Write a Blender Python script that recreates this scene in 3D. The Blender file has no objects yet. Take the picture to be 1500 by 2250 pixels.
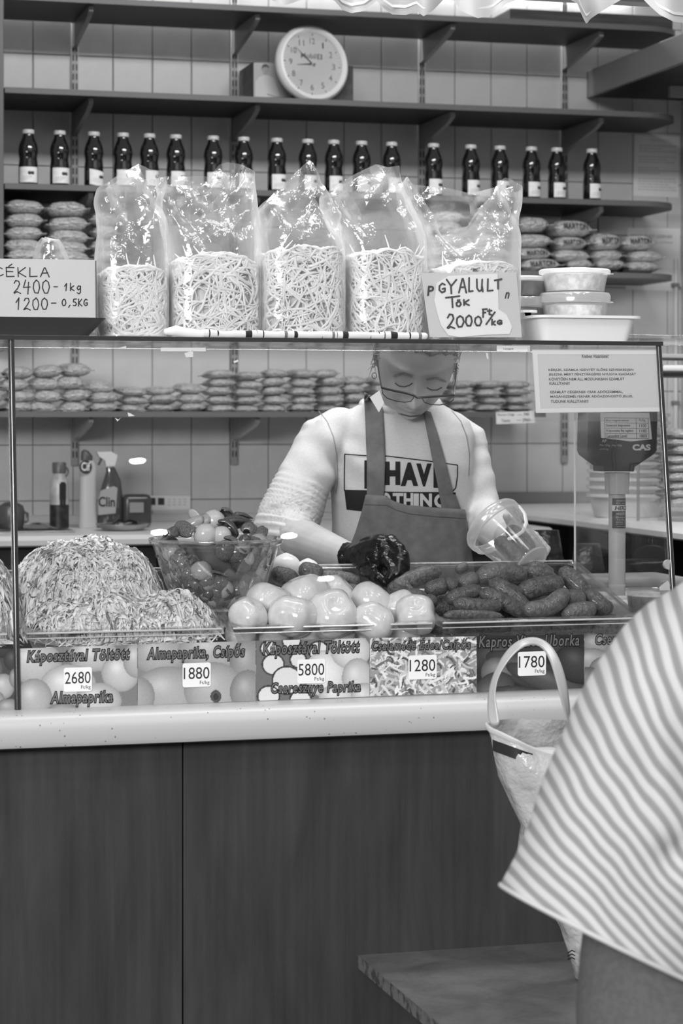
import bpy, bmesh, math, random
import numpy as np
from mathutils import Vector, Matrix, noise
from mathutils.bvhtree import BVHTree

random.seed(7)
R = random.Random(11)
scene = bpy.context.scene
col = scene.collection

# ------------------------------------------------------------------ camera
F, TH, CZ, HOR = 4900.0, math.radians(15.4), 1.54, 920.0
cam_d = bpy.data.cameras.new('camera')
cam = bpy.data.objects.new('camera', cam_d)
col.objects.link(cam)
cam.location = (0, 0, CZ)
cam.rotation_euler = (math.radians(90), 0, -TH)
cam_d.sensor_fit = 'VERTICAL'
cam_d.sensor_height = 36.0
cam_d.sensor_width = 24.0
cam_d.lens = F / 2250.0 * 36.0
cam_d.shift_y = -(1125.0 - HOR) / 2250.0
cam_d.clip_start = 0.05
cam_d.dof.use_dof = True
cam_d.dof.focus_distance = 5.0
cam_d.dof.aperture_fstop = 5.6
scene.camera = cam

# ------------------------------------------------------------------ world and light
world = bpy.data.worlds.new('world')
scene.world = world
world.use_nodes = True
world.node_tree.nodes['Background'].inputs[0].default_value = (1, 1, 1, 1)
world.node_tree.nodes['Background'].inputs[1].default_value = 0.32
scene.view_settings.view_transform = 'Standard'
scene.view_settings.look = 'None'
scene.view_settings.gamma = 1.0
scene.view_settings.exposure = 0.0
scene.view_settings.use_curve_mapping = False


def area(name, loc, target, size, energy, size_y=None):
    d = bpy.data.lights.new(name, 'AREA')
    d.energy = energy
    d.shape = 'RECTANGLE' if size_y else 'DISK'
    d.size = size
    if size_y:
        d.size_y = size_y
    o = bpy.data.objects.new(name, d)
    col.objects.link(o)
    o.location = loc
    o.rotation_euler = (Vector(target) - Vector(loc)).to_track_quat('-Z', 'Y').to_euler()
    return o


# hall lamps above the aisle in front of the stall
for i, (lx, ly) in enumerate([(-1.6, -0.6), (0.8, -0.9), (3.0, -0.7), (-0.8, 1.4), (1.6, 1.2), (3.6, 1.4)]):
    area('hall_lamp', (lx, ly, 5.4), (1.2 + 0.4 * (lx - 1.2), 5.0, 1.2), 0.6, 16)
# row of fill lights added before the stall front to brighten its inside
for lx in (0.3, 1.5, 2.7):
    area('stall_fill', (lx, 3.55, 3.25), (lx + 0.1, 6.4, 1.25), 0.5, 3)
# lamp over the vendor's aisle inside the stall
area('aisle_lamp', (1.7, 5.05, 3.55), (1.7, 5.9, 1.2), 2.0, 68, 0.35)
# large soft fill light, front left, added to brighten the vendor and case
area('front_left_fill', (-2.2, -1.5, 2.95), (1.3, 5.2, 1.3), 3.6, 490, 1.2)
# tube behind the top shelf washing down the tiles
area('wall_tube_lamp', (2.0, 7.878, 3.16), (2.0, 7.884, 1.0), 2.6, 9.0, 0.03)

# ------------------------------------------------------------------ pixel helpers


def ray(px, py):
    t = (px - 750.0) / F
    return Vector((math.sin(TH) + math.cos(TH) * t, math.cos(TH) - math.sin(TH) * t, (HOR - py) / F))


CAM = Vector((0, 0, CZ))


def P(px, py, Y):
    d = ray(px, py)
    return CAM + d * (Y / d.y)


def PZ(px, py, Z):
    d = ray(px, py)
    return CAM + d * ((Z - CZ) / d.z)


def Sc(px, Y):                       # pixels per metre at depth Y
    return F * ray(px, HOR).y / Y


def proj(p):
    fx, fy = math.sin(TH), math.cos(TH)
    w = p[0] * fx + p[1] * fy
    r = p[0] * fy - p[1] * fx
    return 750 + F * r / w, HOR - F * (p[2] - CZ) / w


# main planes of the stall
Y_WALL, Y_SHELF = 7.90, 7.46
Z_WT = 0.956                         # worktop top
Y_G0, Y_G1, Z_GT = 4.49, 4.60, 1.712  # slanted front glass: bottom / top depth, top height
Y_GB = 5.10                          # back edge of the glass top


def gY(z):
    return Y_G0 + (Y_G1 - Y_G0) * (z - Z_WT) / (Z_GT - Z_WT)


def PG(px, py, off=0.0):             # point on the slanted front glass
    Y = 4.55
    for _ in range(6):
        p = P(px, py, Y)
        Y = gY(p.z) + off
    return P(px, py, Y)


# small pendant lamps across the aisle that show as glints in the leaning front glass
_n = Vector((0, -(Z_GT - Z_WT), Y_G1 - Y_G0)).normalized()
for gx, gy_ in ((302, 998), (350, 1155), (635, 1163), (716, 1257)):
    p_ = PG(gx, gy_)
    d_ = ray(gx, gy_).normalized()
    r_ = d_ - 2 * d_.dot(_n) * _n
    q_ = p_ + r_ * ((-0.9 - p_.y) / r_.y)
    area('pendant_lamp', q_, q_ + Vector((0, 0.02, -1)), 0.07, 3)

# ------------------------------------------------------------------ materials
def g(v):
    v /= 255.0
    return v / 12.92 if v <= 0.04045 else ((v + 0.055) / 1.055) ** 2.4


MATS = {}


def mat(name, v, rough=0.5, spec=0.5, metal=0.0, bump=None, mix=None, coat=0.0, trans=0.0, sss=0.0, stretch=None):
    """v: sRGB grey. bump=(scale, strength, dist). mix=(scale, v2, lo, hi) noise-blended second grey."""
    if name in MATS:
        return MATS[name]
    m = bpy.data.materials.new(name)
    m.use_nodes = True
    nt = m.node_tree
    b = nt.nodes['Principled BSDF']
    c = g(v)
    b.inputs['Base Color'].default_value = (c, c, c, 1)
    b.inputs['Roughness'].default_value = rough
    b.inputs['Specular IOR Level'].default_value = spec
    b.inputs['Metallic'].default_value = metal
    b.inputs['Coat Weight'].default_value = coat
    b.inputs['Coat Roughness'].default_value = 0.08
    b.inputs['Transmission Weight'].default_value = trans
    if sss:
        b.inputs['Subsurface Weight'].default_value = sss
        b.inputs['Subsurface Radius'].default_value = (0.01, 0.01, 0.01)
        b.inputs['Subsurface Scale'].default_value = 0.6
    tc = nt.nodes.new('ShaderNodeTexCoord')
    src = tc.outputs['Object']
    if stretch:
        mp = nt.nodes.new('ShaderNodeMapping')
        mp.inputs['Scale'].default_value = stretch
        nt.links.new(src, mp.inputs[0])
        src = mp.outputs[0]
    if mix:
        n = nt.nodes.new('ShaderNodeTexNoise')
        n.inputs['Scale'].default_value = mix[0]
        n.inputs['Detail'].default_value = 5
        nt.links.new(src, n.inputs['Vector'])
        r = nt.nodes.new('ShaderNodeValToRGB')
        c2 = g(mix[1])
        r.color_ramp.elements[0].position = mix[2]
        r.color_ramp.elements[0].color = (c, c, c, 1)
        r.color_ramp.elements[1].position = mix[3]
        r.color_ramp.elements[1].color = (c2, c2, c2, 1)
        nt.links.new(n.outputs[0], r.inputs[0])
        nt.links.new(r.outputs[0], b.inputs['Base Color'])
    if bump:
        n = nt.nodes.new('ShaderNodeTexNoise')
        n.inputs['Scale'].default_value = bump[0]
        n.inputs['Detail'].default_value = 4
        nt.links.new(src, n.inputs['Vector'])
        bp = nt.nodes.new('ShaderNodeBump')
        bp.inputs['Strength'].default_value = bump[1]
        bp.inputs['Distance'].default_value = bump[2]
        nt.links.new(n.outputs[0], bp.inputs['Height'])
        nt.links.new(bp.outputs[0], b.inputs['Normal'])
    MATS[name] = m
    return m


def mat_attr(name, attr='tone', rough=0.6, spec=0.3, sss=0.0, coat=0.0):
    """grey taken from a mesh colour attribute (per-strip or printed tone)"""
    if name in MATS:
        return MATS[name]
    m = mat(name, 128, rough, spec, sss=sss, coat=coat)
    nt = m.node_tree
    a = nt.nodes.new('ShaderNodeAttribute')
    a.attribute_name = attr
    nt.links.new(a.outputs['Color'], nt.nodes['Principled BSDF'].inputs['Base Color'])
    return m


def mat_film(name, body=0.10, edge=0.5, tint=235, rough=0.12, bump=None, milky=0.4, gloss=1.0, blend=0.4):
    """thin clear plastic: see-through, with gloss and a little milky scatter that grows at grazing angles"""
    if name in MATS:
        return MATS[name]
    m = bpy.data.materials.new(name)
    m.use_nodes = True
    nt = m.node_tree
    for n in list(nt.nodes):
        nt.nodes.remove(n)
    out = nt.nodes.new('ShaderNodeOutputMaterial')
    tr = nt.nodes.new('ShaderNodeBsdfTransparent')
    tr.inputs[0].default_value = (0.97, 0.97, 0.97, 1)
    gl = nt.nodes.new('ShaderNodeBsdfGlossy')
    gl.inputs['Roughness'].default_value = rough
    gl.inputs['Color'].default_value = (gloss, gloss, gloss, 1)
    df = nt.nodes.new('ShaderNodeBsdfDiffuse')
    c = g(tint)
    df.inputs[0].default_value = (c, c, c, 1)
    tl = nt.nodes.new('ShaderNodeBsdfTranslucent')
    tl.inputs[0].default_value = (c, c, c, 1)
    md = nt.nodes.new('ShaderNodeMixShader')
    md.inputs[0].default_value = 0.5
    nt.links.new(df.outputs[0], md.inputs[1])
    nt.links.new(tl.outputs[0], md.inputs[2])
    mg = nt.nodes.new('ShaderNodeMixShader')
    mg.inputs[0].default_value = milky
    nt.links.new(gl.outputs[0], mg.inputs[1])
    nt.links.new(md.outputs[0], mg.inputs[2])
    lw = nt.nodes.new('ShaderNodeLayerWeight')
    lw.inputs[0].default_value = blend
    mr = nt.nodes.new('ShaderNodeMapRange')
    mr.inputs['To Min'].default_value = body
    mr.inputs['To Max'].default_value = edge
    nt.links.new(lw.outputs['Facing'], mr.inputs['Value'])
    ms = nt.nodes.new('ShaderNodeMixShader')
    nt.links.new(mr.outputs[0], ms.inputs[0])
    nt.links.new(tr.outputs[0], ms.inputs[1])
    nt.links.new(mg.outputs[0], ms.inputs[2])
    nt.links.new(ms.outputs[0], out.inputs[0])
    if bump:
        tc = nt.nodes.new('ShaderNodeTexCoord')
        n = nt.nodes.new('ShaderNodeTexNoise')
        n.inputs['Scale'].default_value = bump[0]
        n.inputs['Detail'].default_value = 3
        nt.links.new(tc.outputs['Object'], n.inputs['Vector'])
        bp = nt.nodes.new('ShaderNodeBump')
        bp.inputs['Strength'].default_value = bump[1]
        bp.inputs['Distance'].default_value = bump[2]
        nt.links.new(n.outputs[0], bp.inputs['Height'])
        nt.links.new(bp.outputs[0], gl.inputs['Normal'])
    MATS[name] = m
    return m


# ------------------------------------------------------------------ mesh building
class MB:
    def __init__(s):
        s.v, s.f, s.t = [], [], []

    def add(s, vs, fs, tone=None):
        o = len(s.v)
        s.v.extend([tuple(v) for v in vs])
        s.f.extend([tuple(i + o for i in f) for f in fs])
        if tone is not None:
            s.t.extend([tone] * len(vs))
        return s

    def box(s, a, b):
        x0, y0, z0 = a
        x1, y1, z1 = b
        return s.add([(x0, y0, z0), (x1, y0, z0), (x1, y1, z0), (x0, y1, z0), (x0, y0, z1), (x1, y0, z1), (x1, y1, z1), (x0, y1, z1)],
                     [(0, 3, 2, 1), (4, 5, 6, 7), (0, 1, 5, 4), (1, 2, 6, 5), (2, 3, 7, 6), (3, 0, 4, 7)])

    def rbox(s, a, b, r=0.004, n=2):
        """box with bevelled edges"""
        bm = bmesh.new()
        bmesh.ops.create_cube(bm, size=1)
        a, b = Vector(a), Vector(b)
        for v in bm.verts:
            v.co = Vector([(a[i] + b[i]) / 2 + v.co[i] * (b[i] - a[i]) for i in range(3)])
        bmesh.ops.bevel(bm, geom=bm.edges[:], offset=r, segments=n, affect='EDGES', profile=0.5)
        s.from_bm(bm)
        return s

    def from_bm(s, bm, M=None):
        bm.verts.ensure_lookup_table()
        bm.verts.index_update()
        s.add([(M @ v.co if M else v.co) for v in bm.verts], [[v.index for v in f.verts] for f in bm.faces])
        bm.free()

    def from_mesh(s, me, M=None):
        s.add([(M @ v.co if M else v.co) for v in me.vertices], [tuple(p.vertices) for p in me.polygons])

    def loft(s, rings, cap0=True, cap1=True, closed=True, tone=None):
        n = len(rings[0])
        vs = [p for r in rings for p in r]
        fs = []
        for i in range(len(rings) - 1):
            for j in range(n if closed else n - 1):
                k = (j + 1) % n
                fs.append((i * n + j, i * n + k, (i + 1) * n + k, (i + 1) * n + j))
        if cap0:
            fs.append(tuple(range(n - 1, -1, -1)))
        if cap1:
            fs.append(tuple((len(rings) - 1) * n + j for j in range(n)))
        return s.add(vs, fs, tone)

    def tube(s, pts, rad, n=10, caps=True, flat=1.0, tone=None, up=None, round_ends=False):
        pts = [Vector(p) for p in pts]
        if not hasattr(rad, '__len__'):
            rad = [rad] * len(pts)
        rad = list(rad)
        if round_ends:
            d0 = (pts[0] - pts[1]).normalized()
            d1 = (pts[-1] - pts[-2]).normalized()
            r0, r1 = rad[0], rad[-1]
            pts = [pts[0] + d0 * r0 * q for q in (0.97, 0.72, 0.38)] + pts + [pts[-1] + d1 * r1 * q for q in (0.38, 0.72, 0.97)]
            rad = [r0 * q for q in (0.24, 0.69, 0.92)] + rad + [r1 * q for q in (0.92, 0.69, 0.24)]
        rings = []
        t0 = (pts[1] - pts[0]).normalized()
        u = Vector(up) if up else (Vector((0, 0, 1)) if abs(t0.z) < 0.9 else Vector((1, 0, 0)))
        u = (u - t0 * u.dot(t0)).normalized()
        for i, p in enumerate(pts):
            t = (pts[min(i + 1, len(pts) - 1)] - pts[max(i - 1, 0)]).normalized()
            u = (u - t * u.dot(t))
            u = u.normalized() if u.length > 1e-6 else t.orthogonal().normalized()
            w = t.cross(u)
            rings.append([p + (u * math.cos(a) * flat + w * math.sin(a)) * rad[i] for a in [2 * math.pi * j / n for j in range(n)]])
        return s.loft(rings, caps, caps, tone=tone)

    def lathe(s, prof, n=32, c=(0, 0, 0), cap0=True, cap1=True):
        c = Vector(c)
        return s.loft([[c + Vector((r * math.cos(a), r * math.sin(a), z)) for a in [2 * math.pi * j / n for j in range(n)]] for r, z in prof], cap0, cap1)

    def prism(s, poly, d):
        """extrude a planar polygon (list of Vectors) along vector d"""
        n = len(poly)
        d = Vector(d)
        vs = [Vector(p) for p in poly] + [Vector(p) + d for p in poly]
        fs = [tuple(range(n - 1, -1, -1)), tuple(range(n, 2 * n))] + [(i, (i + 1) % n, n + (i + 1) % n, n + i) for i in range(n)]
        return s.add(vs, fs)

    def grid(s, rows, tone=None):
        n = len(rows[0])
        return s.add([p for r in rows for p in r], [(i * n + j, i * n + j + 1, (i + 1) * n + j + 1, (i + 1) * n + j) for i in range(len(rows) - 1) for j in range(n - 1)], tone)

    def ball(s, c, r, nu=16, nv=10, tone=None):
        c = Vector(c)
        r = Vector(r) if hasattr(r, '__len__') else Vector((r, r, r))
        rings = []
        for i in range(nv + 1):
            th = math.pi * (0.02 + 0.96 * i / nv)
            rings.append([c + Vector((r.x * math.sin(th) * math.cos(a), r.y * math.sin(th) * math.sin(a), -r.z * math.cos(th))) for a in [2 * math.pi * j / nu for j in range(nu)]])
        return s.loft(rings, tone=tone)

    def mesh(s, name, smooth=True, off=None):
        me = bpy.data.meshes.new(name)
        vs = s.v
        if off is not None:
            vs = [(v[0] - off[0], v[1] - off[1], v[2] - off[2]) for v in vs]
        me.from_pydata(vs, [], s.f)
        if s.t:
            at = me.attributes.new('tone', 'FLOAT_COLOR', 'POINT')
            arr = np.ones((len(s.v), 4), dtype=np.float32)
            tt = np.array(s.t[:len(s.v)], dtype=np.float32)
            arr[:, 0] = arr[:, 1] = arr[:, 2] = tt
            at.data.foreach_set('color', arr.ravel())
        bm = bmesh.new()
        bm.from_mesh(me)
        bmesh.ops.recalc_face_normals(bm, faces=bm.faces)
        bm.to_mesh(me)
        bm.free()
        if smooth:
            me.polygons.foreach_set('use_smooth', [True] * len(me.polygons))
            if smooth != 'full':
                try:
                    me.set_sharp_from_angle(angle=math.radians(38))
                except Exception:
                    pass
        me.update()
        return me


def obj(name, me, m=None, parent=None, kind=None, label=None, loc=None):
    if isinstance(me, MB):
        me = me.mesh(name)
    o = bpy.data.objects.new(name, me)
    col.objects.link(o)
    if m:
        if len(me.materials):
            me.materials[0] = m
        else:
            me.materials.append(m)
    if parent:
        o.parent = parent
    if kind:
        o['kind'] = kind
    if label:
        o['label'] = label
    if loc is not None:
        o.location = loc
    return o


def tag(o, label, cat, group=None, kind=None):
    o['label'] = label
    o['category'] = cat
    if group:
        o['group'] = group
    if kind:
        o['kind'] = kind
    return o


def thing(name, label, cat, loc=(0, 0, 0), group=None, rot=None):
    o = bpy.data.objects.new(name, None)
    o.empty_display_size = 0.05
    col.objects.link(o)
    o.location = loc
    if rot:
        o.rotation_euler = rot
    return tag(o, label, cat, group)


def part(root, name, mb, m, smooth=True, kind=None, label=None, sub=None):
    """mb in world coordinates; root is an unrotated Empty; sub = parent part (then still relative to the root)"""
    me = mb.mesh(name, smooth, off=root.location)
    return obj(name, me, m, sub or root, kind, label)


def copy_tree(o, parent=None):
    c = o.copy()
    col.objects.link(c)
    c.parent = parent
    for ch in [k for k in bpy.data.objects if k.parent == o]:
        copy_tree(ch, c)
    return c


def struct(name, mb, m, label=None, smooth=True):
    o = obj(name, mb.mesh(name, smooth) if isinstance(mb, MB) else mb, m)
    o['kind'] = 'structure'
    if label:
        o['label'] = label
    return o


def baked(me_or_mb, mods):
    """evaluate modifiers and return the resulting mesh"""
    me = me_or_mb.mesh('tmp') if isinstance(me_or_mb, MB) else me_or_mb
    o = bpy.data.objects.new('tmp', me)
    col.objects.link(o)
    for typ, kw in mods:
        md = o.modifiers.new(typ, typ)
        for k, v in kw.items():
            setattr(md, k, v)
    dg = bpy.context.evaluated_depsgraph_get()
    dg.update()
    r = bpy.data.meshes.new_from_object(o.evaluated_get(dg))
    bpy.data.objects.remove(o)
    return r


def fuse(mb, voxel=0.005, it=4, f=0.5):
    return baked(mb, [('REMESH', dict(mode='VOXEL', voxel_size=voxel)), ('SMOOTH', dict(factor=f, iterations=it))])


_TXT = {}


def text_raw(body, shear=0.0, offset=0.0, sp=1.0):
    """mesh of a line of text: numpy verts (n,2) and faces; normalised so cap height is known"""
    key = (body, shear, offset, sp)
    if key in _TXT:
        return _TXT[key]
    cu = bpy.data.curves.new('t', 'FONT')
    cu.body = body
    cu.size = 1.0
    cu.shear = shear
    cu.offset = offset
    cu.space_character = sp
    cu.resolution_u = 3
    cu.fill_mode = 'FRONT'
    o = bpy.data.objects.new('t', cu)
    col.objects.link(o)
    dg = bpy.context.evaluated_depsgraph_get()
    dg.update()
    me = bpy.data.meshes.new_from_object(o.evaluated_get(dg))
    bpy.data.objects.remove(o)
    v = np.array([w.co[:2] for w in me.vertices]) if len(me.vertices) else np.zeros((0, 2))
    f = [tuple(p.vertices) for p in me.polygons]
    _TXT[key] = (v, f)
    return v, f


def text_mb(mb, body, fn, box, shear=0.0, offset=0.0, ref=None, sp=1.0):
    """fit text into box (x0,y0,x1,y1) in 2D and map to 3D with fn(x,y). ref: text whose bounds define the fit"""
    v, f = text_raw(body, shear, offset, sp)
    rv, _ = text_raw(ref or body, shear, 0.0, sp)
    lo, hi = rv.min(0), rv.max(0)
    q = (v - lo) / np.maximum(hi - lo, 1e-6)
    x0, y0, x1, y1 = box
    mb.add([fn(x0 + a * (x1 - x0), y0 + b * (y1 - y0)) for a, b in q], f)
    return mb


def ribbon2d(mb, pts, w, fn, n=8):
    """flat pen stroke through 2D points, mapped with fn"""
    pts = [Vector(p) for p in pts]
    for i in range(len(pts) - 1):
        a, b = pts[i], pts[i + 1]
        d = b - a
        if d.length < 1e-9:
            continue
        nrm = Vector((-d.y, d.x)).normalized() * w / 2
        mb.add([fn(*(a + nrm)), fn(*(b + nrm)), fn(*(b - nrm)), fn(*(a - nrm))], [(0, 1, 2, 3)])
    for p in pts:
        mb.add([fn(p.x + math.cos(k * 2 * math.pi / n) * w / 2, p.y + math.sin(k * 2 * math.pi / n) * w / 2) for k in range(n)], [tuple(range(n))])
    return mb


def quad_fn(tl, tr, bl, br, lift=(0, 0, 0)):
    """bilinear map from unit square (0,0 = bottom left) to a quad in space"""
    tl, tr, bl, br, lift = Vector(tl), Vector(tr), Vector(bl), Vector(br), Vector(lift)
    return lambda x, y: (bl * (1 - x) + br * x) * (1 - y) + (tl * (1 - x) + tr * x) * y + lift


def nz(p, s=1.0, seed=0.0):
    return noise.noise(Vector(p) * s + Vector((seed, seed * 1.7, -seed)))
# ================================================================== THE SETTING
def mat_specks(name, v, v2, rough=0.35):
    m = mat(name, v, rough, 0.5)
    nt = m.node_tree
    tc = nt.nodes.new('ShaderNodeTexCoord')
    vo = nt.nodes.new('ShaderNodeTexVoronoi')
    vo.inputs['Scale'].default_value = 75
    nt.links.new(tc.outputs['Object'], vo.inputs['Vector'])
    r = nt.nodes.new('ShaderNodeValToRGB')
    r.color_ramp.elements[0].position = 0.09
    r.color_ramp.elements[0].color = (g(v2),) * 3 + (1,)
    r.color_ramp.elements[1].position = 0.17
    r.color_ramp.elements[1].color = (g(v),) * 3 + (1,)
    nt.links.new(vo.outputs['Distance'], r.inputs[0])
    n = nt.nodes.new('ShaderNodeTexNoise')
    n.inputs['Scale'].default_value = 30
    nt.links.new(tc.outputs['Object'], n.inputs['Vector'])
    rr = nt.nodes.new('ShaderNodeValToRGB')
    rr.color_ramp.elements[0].position = 0.5
    rr.color_ramp.elements[1].position = 0.56
    nt.links.new(n.outputs[0], rr.inputs[0])
    mx = nt.nodes.new('ShaderNodeMix')
    mx.data_type = 'RGBA'
    nt.links.new(rr.outputs[0], mx.inputs['Factor'])
    mx.inputs[6].default_value = (g(v),) * 3 + (1,)
    nt.links.new(r.outputs[0], mx.inputs[7])
    nt.links.new(mx.outputs[2], nt.nodes['Principled BSDF'].inputs['Base Color'])
    return m


def mat_wood(name, v, v2, rough=0.35):
    """dark laminate with soft vertical figure"""
    m = mat(name, v, rough, 0.4)
    nt = m.node_tree
    tc = nt.nodes.new('ShaderNodeTexCoord')
    mp = nt.nodes.new('ShaderNodeMapping')
    mp.inputs['Scale'].default_value = (9.0, 9.0, 1.7)
    nt.links.new(tc.outputs['Object'], mp.inputs[0])
    n = nt.nodes.new('ShaderNodeTexNoise')
    n.inputs['Scale'].default_value = 1.0
    n.inputs['Detail'].default_value = 6
    n.inputs['Roughness'].default_value = 0.62
    n.inputs['Distortion'].default_value = 0.6
    nt.links.new(mp.outputs[0], n.inputs['Vector'])
    mp2 = nt.nodes.new('ShaderNodeMapping')
    mp2.inputs['Scale'].default_value = (70.0, 70.0, 2.2)
    nt.links.new(tc.outputs['Object'], mp2.inputs[0])
    n2 = nt.nodes.new('ShaderNodeTexNoise')
    n2.inputs['Scale'].default_value = 1.0
    n2.inputs['Detail'].default_value = 4
    nt.links.new(mp2.outputs[0], n2.inputs['Vector'])
    ad = nt.nodes.new('ShaderNodeMath')
    ad.operation = 'MULTIPLY_ADD'
    ad.inputs[1].default_value = 0.35
    nt.links.new(n2.outputs[0], ad.inputs[0])
    nt.links.new(n.outputs[0], ad.inputs[2])
    r = nt.nodes.new('ShaderNodeValToRGB')
    r.color_ramp.elements[0].position = 0.48
    r.color_ramp.elements[0].color = (g(v),) * 3 + (1,)
    r.color_ramp.elements[1].position = 0.9
    r.color_ramp.elements[1].color = (g(v2),) * 3 + (1,)
    nt.links.new(ad.outputs[0], r.inputs[0])
    nt.links.new(r.outputs[0], nt.nodes['Principled BSDF'].inputs['Base Color'])
    return m


M_grout = mat('grout', 70, 0.9, 0.1)
M_tile = mat('glazed_tile', 202, 0.28, 0.4, mix=(9.0, 192, 0.35, 0.7), bump=(4.0, 0.15, 0.002))
M_floor = mat('market_floor', 96, 0.5, 0.3, mix=(3.0, 80, 0.3, 0.7))
M_shelf = mat('shelf_laminate', 38, 0.45, 0.35, mix=(6.0, 33, 0.3, 0.7), stretch=(1, 6, 6))
M_shelf_edge = mat('shelf_edge_band', 100, 0.4, 0.4)
M_steel = mat('painted_steel', 150, 0.35, 0.5)
M_dark = mat('dark_gap', 22, 0.6, 0.2)
M_worktop = mat_specks('speckled_worktop', 186, 104)
M_panel = mat_wood('counter_laminate', 52, 72)
M_cab = mat('dark_cabinet', 46, 0.5, 0.3)
M_white = mat('white_paint', 225, 0.5, 0.3)
M_glass = mat_film('window_glass', body=0.022, edge=0.6, rough=0.0, milky=0.05, gloss=0.9, blend=0.13)
M_glass_side = mat_film('side_glass', body=0.02, edge=0.22, rough=0.0, milky=0.05, gloss=0.8, blend=0.2)
M_glassedge = mat('glass_edge', 60, 0.1, 0.6)
M_chrome = mat('brushed_metal', 190, 0.25, 0.5, metal=0.9)
M_ink = mat('black_ink', 24, 0.6, 0.2)
M_paper = mat('white_paper', 226, 0.7, 0.2)

X_R = P(1496, 900, Y_WALL).x
X_L = P(8, 900, Y_SHELF).x

struct('floor', MB().box((-5.0, -2.1, -0.05), (8.0, 8.1, 0)), M_floor)
struct('floor_platform', MB().box((-0.6, 5.16, 0), (X_R, Y_WALL, 0.25)), mat('platform_floor', 80, 0.6, 0.3))
wall = struct('wall_back', MB().box((-0.6, Y_WALL, 0), (X_R + 0.1, Y_WALL + 0.12, 3.7)), M_grout)
struct('wall_right', MB().box((X_R, 5.2, 0), (X_R + 0.1, Y_WALL, 3.7)), mat('side_wall_paint', 190, 0.6, 0.3))

struct('wall_front', MB().box((-5.0, -2.1, 0), (8.0, -2.0, 3.6)), mat('opposite_stall', 62, 0.8, 0.1, mix=(1.5, 40, 0.4, 0.6)))
# wall tiles, one by one
TW = (P(1312, 900, Y_WALL).x - P(72, 900, Y_WALL).x) / 15.0
TX0 = P(72, 900, Y_WALL).x
TZ0 = P(72, 119, Y_WALL).z
TH_ = (TZ0 - P(72, 978, Y_WALL).z) / 7.0
gp = 0.0022


def tile_mesh(w, h, t=0.007, b=0.0025):
    mb = MB()
    w2, h2 = w / 2 - gp / 2, h / 2 - gp / 2
    mb.loft([[(-w2, 0, -h2), (w2, 0, -h2), (w2, 0, h2), (-w2, 0, h2)],
             [(-w2, -t + b, -h2), (w2, -t + b, -h2), (w2, -t + b, h2), (-w2, -t + b, h2)],
             [(-w2 + b, -t, -h2 + b), (w2 - b, -t, -h2 + b), (w2 - b, -t, h2 - b), (-w2 + b, -t, h2 - b)]], cap0=False)
    return mb.mesh('tile')


tme = tile_mesh(TW, TH_)
tme.materials.append(M_tile)
ncol = int((X_R - TX0) / TW)
for c in range(-6, ncol + 1):
    x0, x1 = TX0 + c * TW, TX0 + (c + 1) * TW
    m_ = tme
    if x1 > X_R:
        if X_R - x0 < 0.03:
            continue
        m_ = tile_mesh(X_R - x0, TH_)
        m_.materials.append(M_tile)
        x1 = X_R
    for r in range(-9, 3):
        o = bpy.data.objects.new('tile', m_)
        col.objects.link(o)
        o.parent = wall
        o.location = ((x0 + x1) / 2, Y_WALL, TZ0 + (r + 0.5) * TH_)
Y_T = Y_WALL - 0.007

# slotted uprights
UPX = [P(p, 900, Y_T).x for p in (163, 513, 924, 1237)]
for i, (x, lbl) in enumerate(zip(UPX, ['leftmost slotted steel upright on the tiled wall', 'slotted steel upright left of the wall clock', 'slotted steel upright right of the wall clock', 'rightmost slotted steel upright on the tiled wall'])):
    zb, zt = P(500, 1022, Y_T).z, P(500, 2, Y_T).z + 0.15
    t = thing('shelf_upright', lbl, 'shelf upright', (x, Y_T, zb), 'slotted shelf uprights')
    part(t, 'channel', MB().rbox((x - 0.013, Y_T - 0.016, zb), (x + 0.013, Y_T, zt), 0.003, 1), M_steel)
    sl = MB()
    z = zb + 0.03
    while z < zt - 0.02:
        for dx in (-0.006, 0.006):
            sl.box((x + dx - 0.0022, Y_T - 0.0166, z), (x + dx + 0.0022, Y_T - 0.015, z + 0.022))
        z += 0.0335
    part(t, 'slots', sl, M_dark, smooth=False, kind='stuff')


def shelf(label, xl, pxr, py_ref, px_ref, wall_gap=0.012, rr=0.16):
    zt = P(px_ref, py_ref, Y_SHELF).z
    th = 0.018
    xr = P(pxr, 900, Y_SHELF + 0.1).x
    yb = Y_T - wall_gap
    t = thing('wall_shelf', label, 'shelf', (xl, Y_SHELF, zt - th), 'dark wall shelves')
    poly = [(xl, yb), (xl, Y_SHELF), (xr - rr, Y_SHELF)]
    poly += [(xr - rr + rr * math.sin(a), Y_SHELF + rr - rr * math.cos(a)) for a in [math.pi / 2 * k / 10 for k in range(1, 11)]]
    poly += [(xr, yb)]
    part(t, 'board', MB().prism([Vector((a, b, zt - th)) for a, b in poly], (0, 0, th)), M_shelf)
    e = [(a, b - 0.0015) for a, b in poly[1:-1]] + [(xr + 0.0015, yb)]
    eb = MB()
    for k in range(len(e) - 1):
        a, b = e[k], e[k + 1]
        eb.add([(a[0], a[1], zt - th - 0.0006), (b[0], b[1], zt - th - 0.0006), (b[0], b[1], zt + 0.0006), (a[0], a[1], zt + 0.0006)], [(0, 1, 2, 3)])
    part(t, 'edge_band', eb, M_shelf_edge)
    for x in UPX:
        if x > xr - 0.1:
            continue
        pr = [Vector((x - 0.008, Y_T - 0.016, zt - th)), Vector((x - 0.008, Y_SHELF + 0.055, zt - th)), Vector((x - 0.008, Y_SHELF + 0.05, zt - th - 0.018)),
              Vector((x - 0.008, Y_SHELF + 0.10, zt - th - 0.034)), Vector((x - 0.008, Y_T - 0.016, zt - th - 0.085))]
        part(t, 'bracket', MB().prism(pr, (0.016, 0, 0)), M_steel)
    return zt


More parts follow.
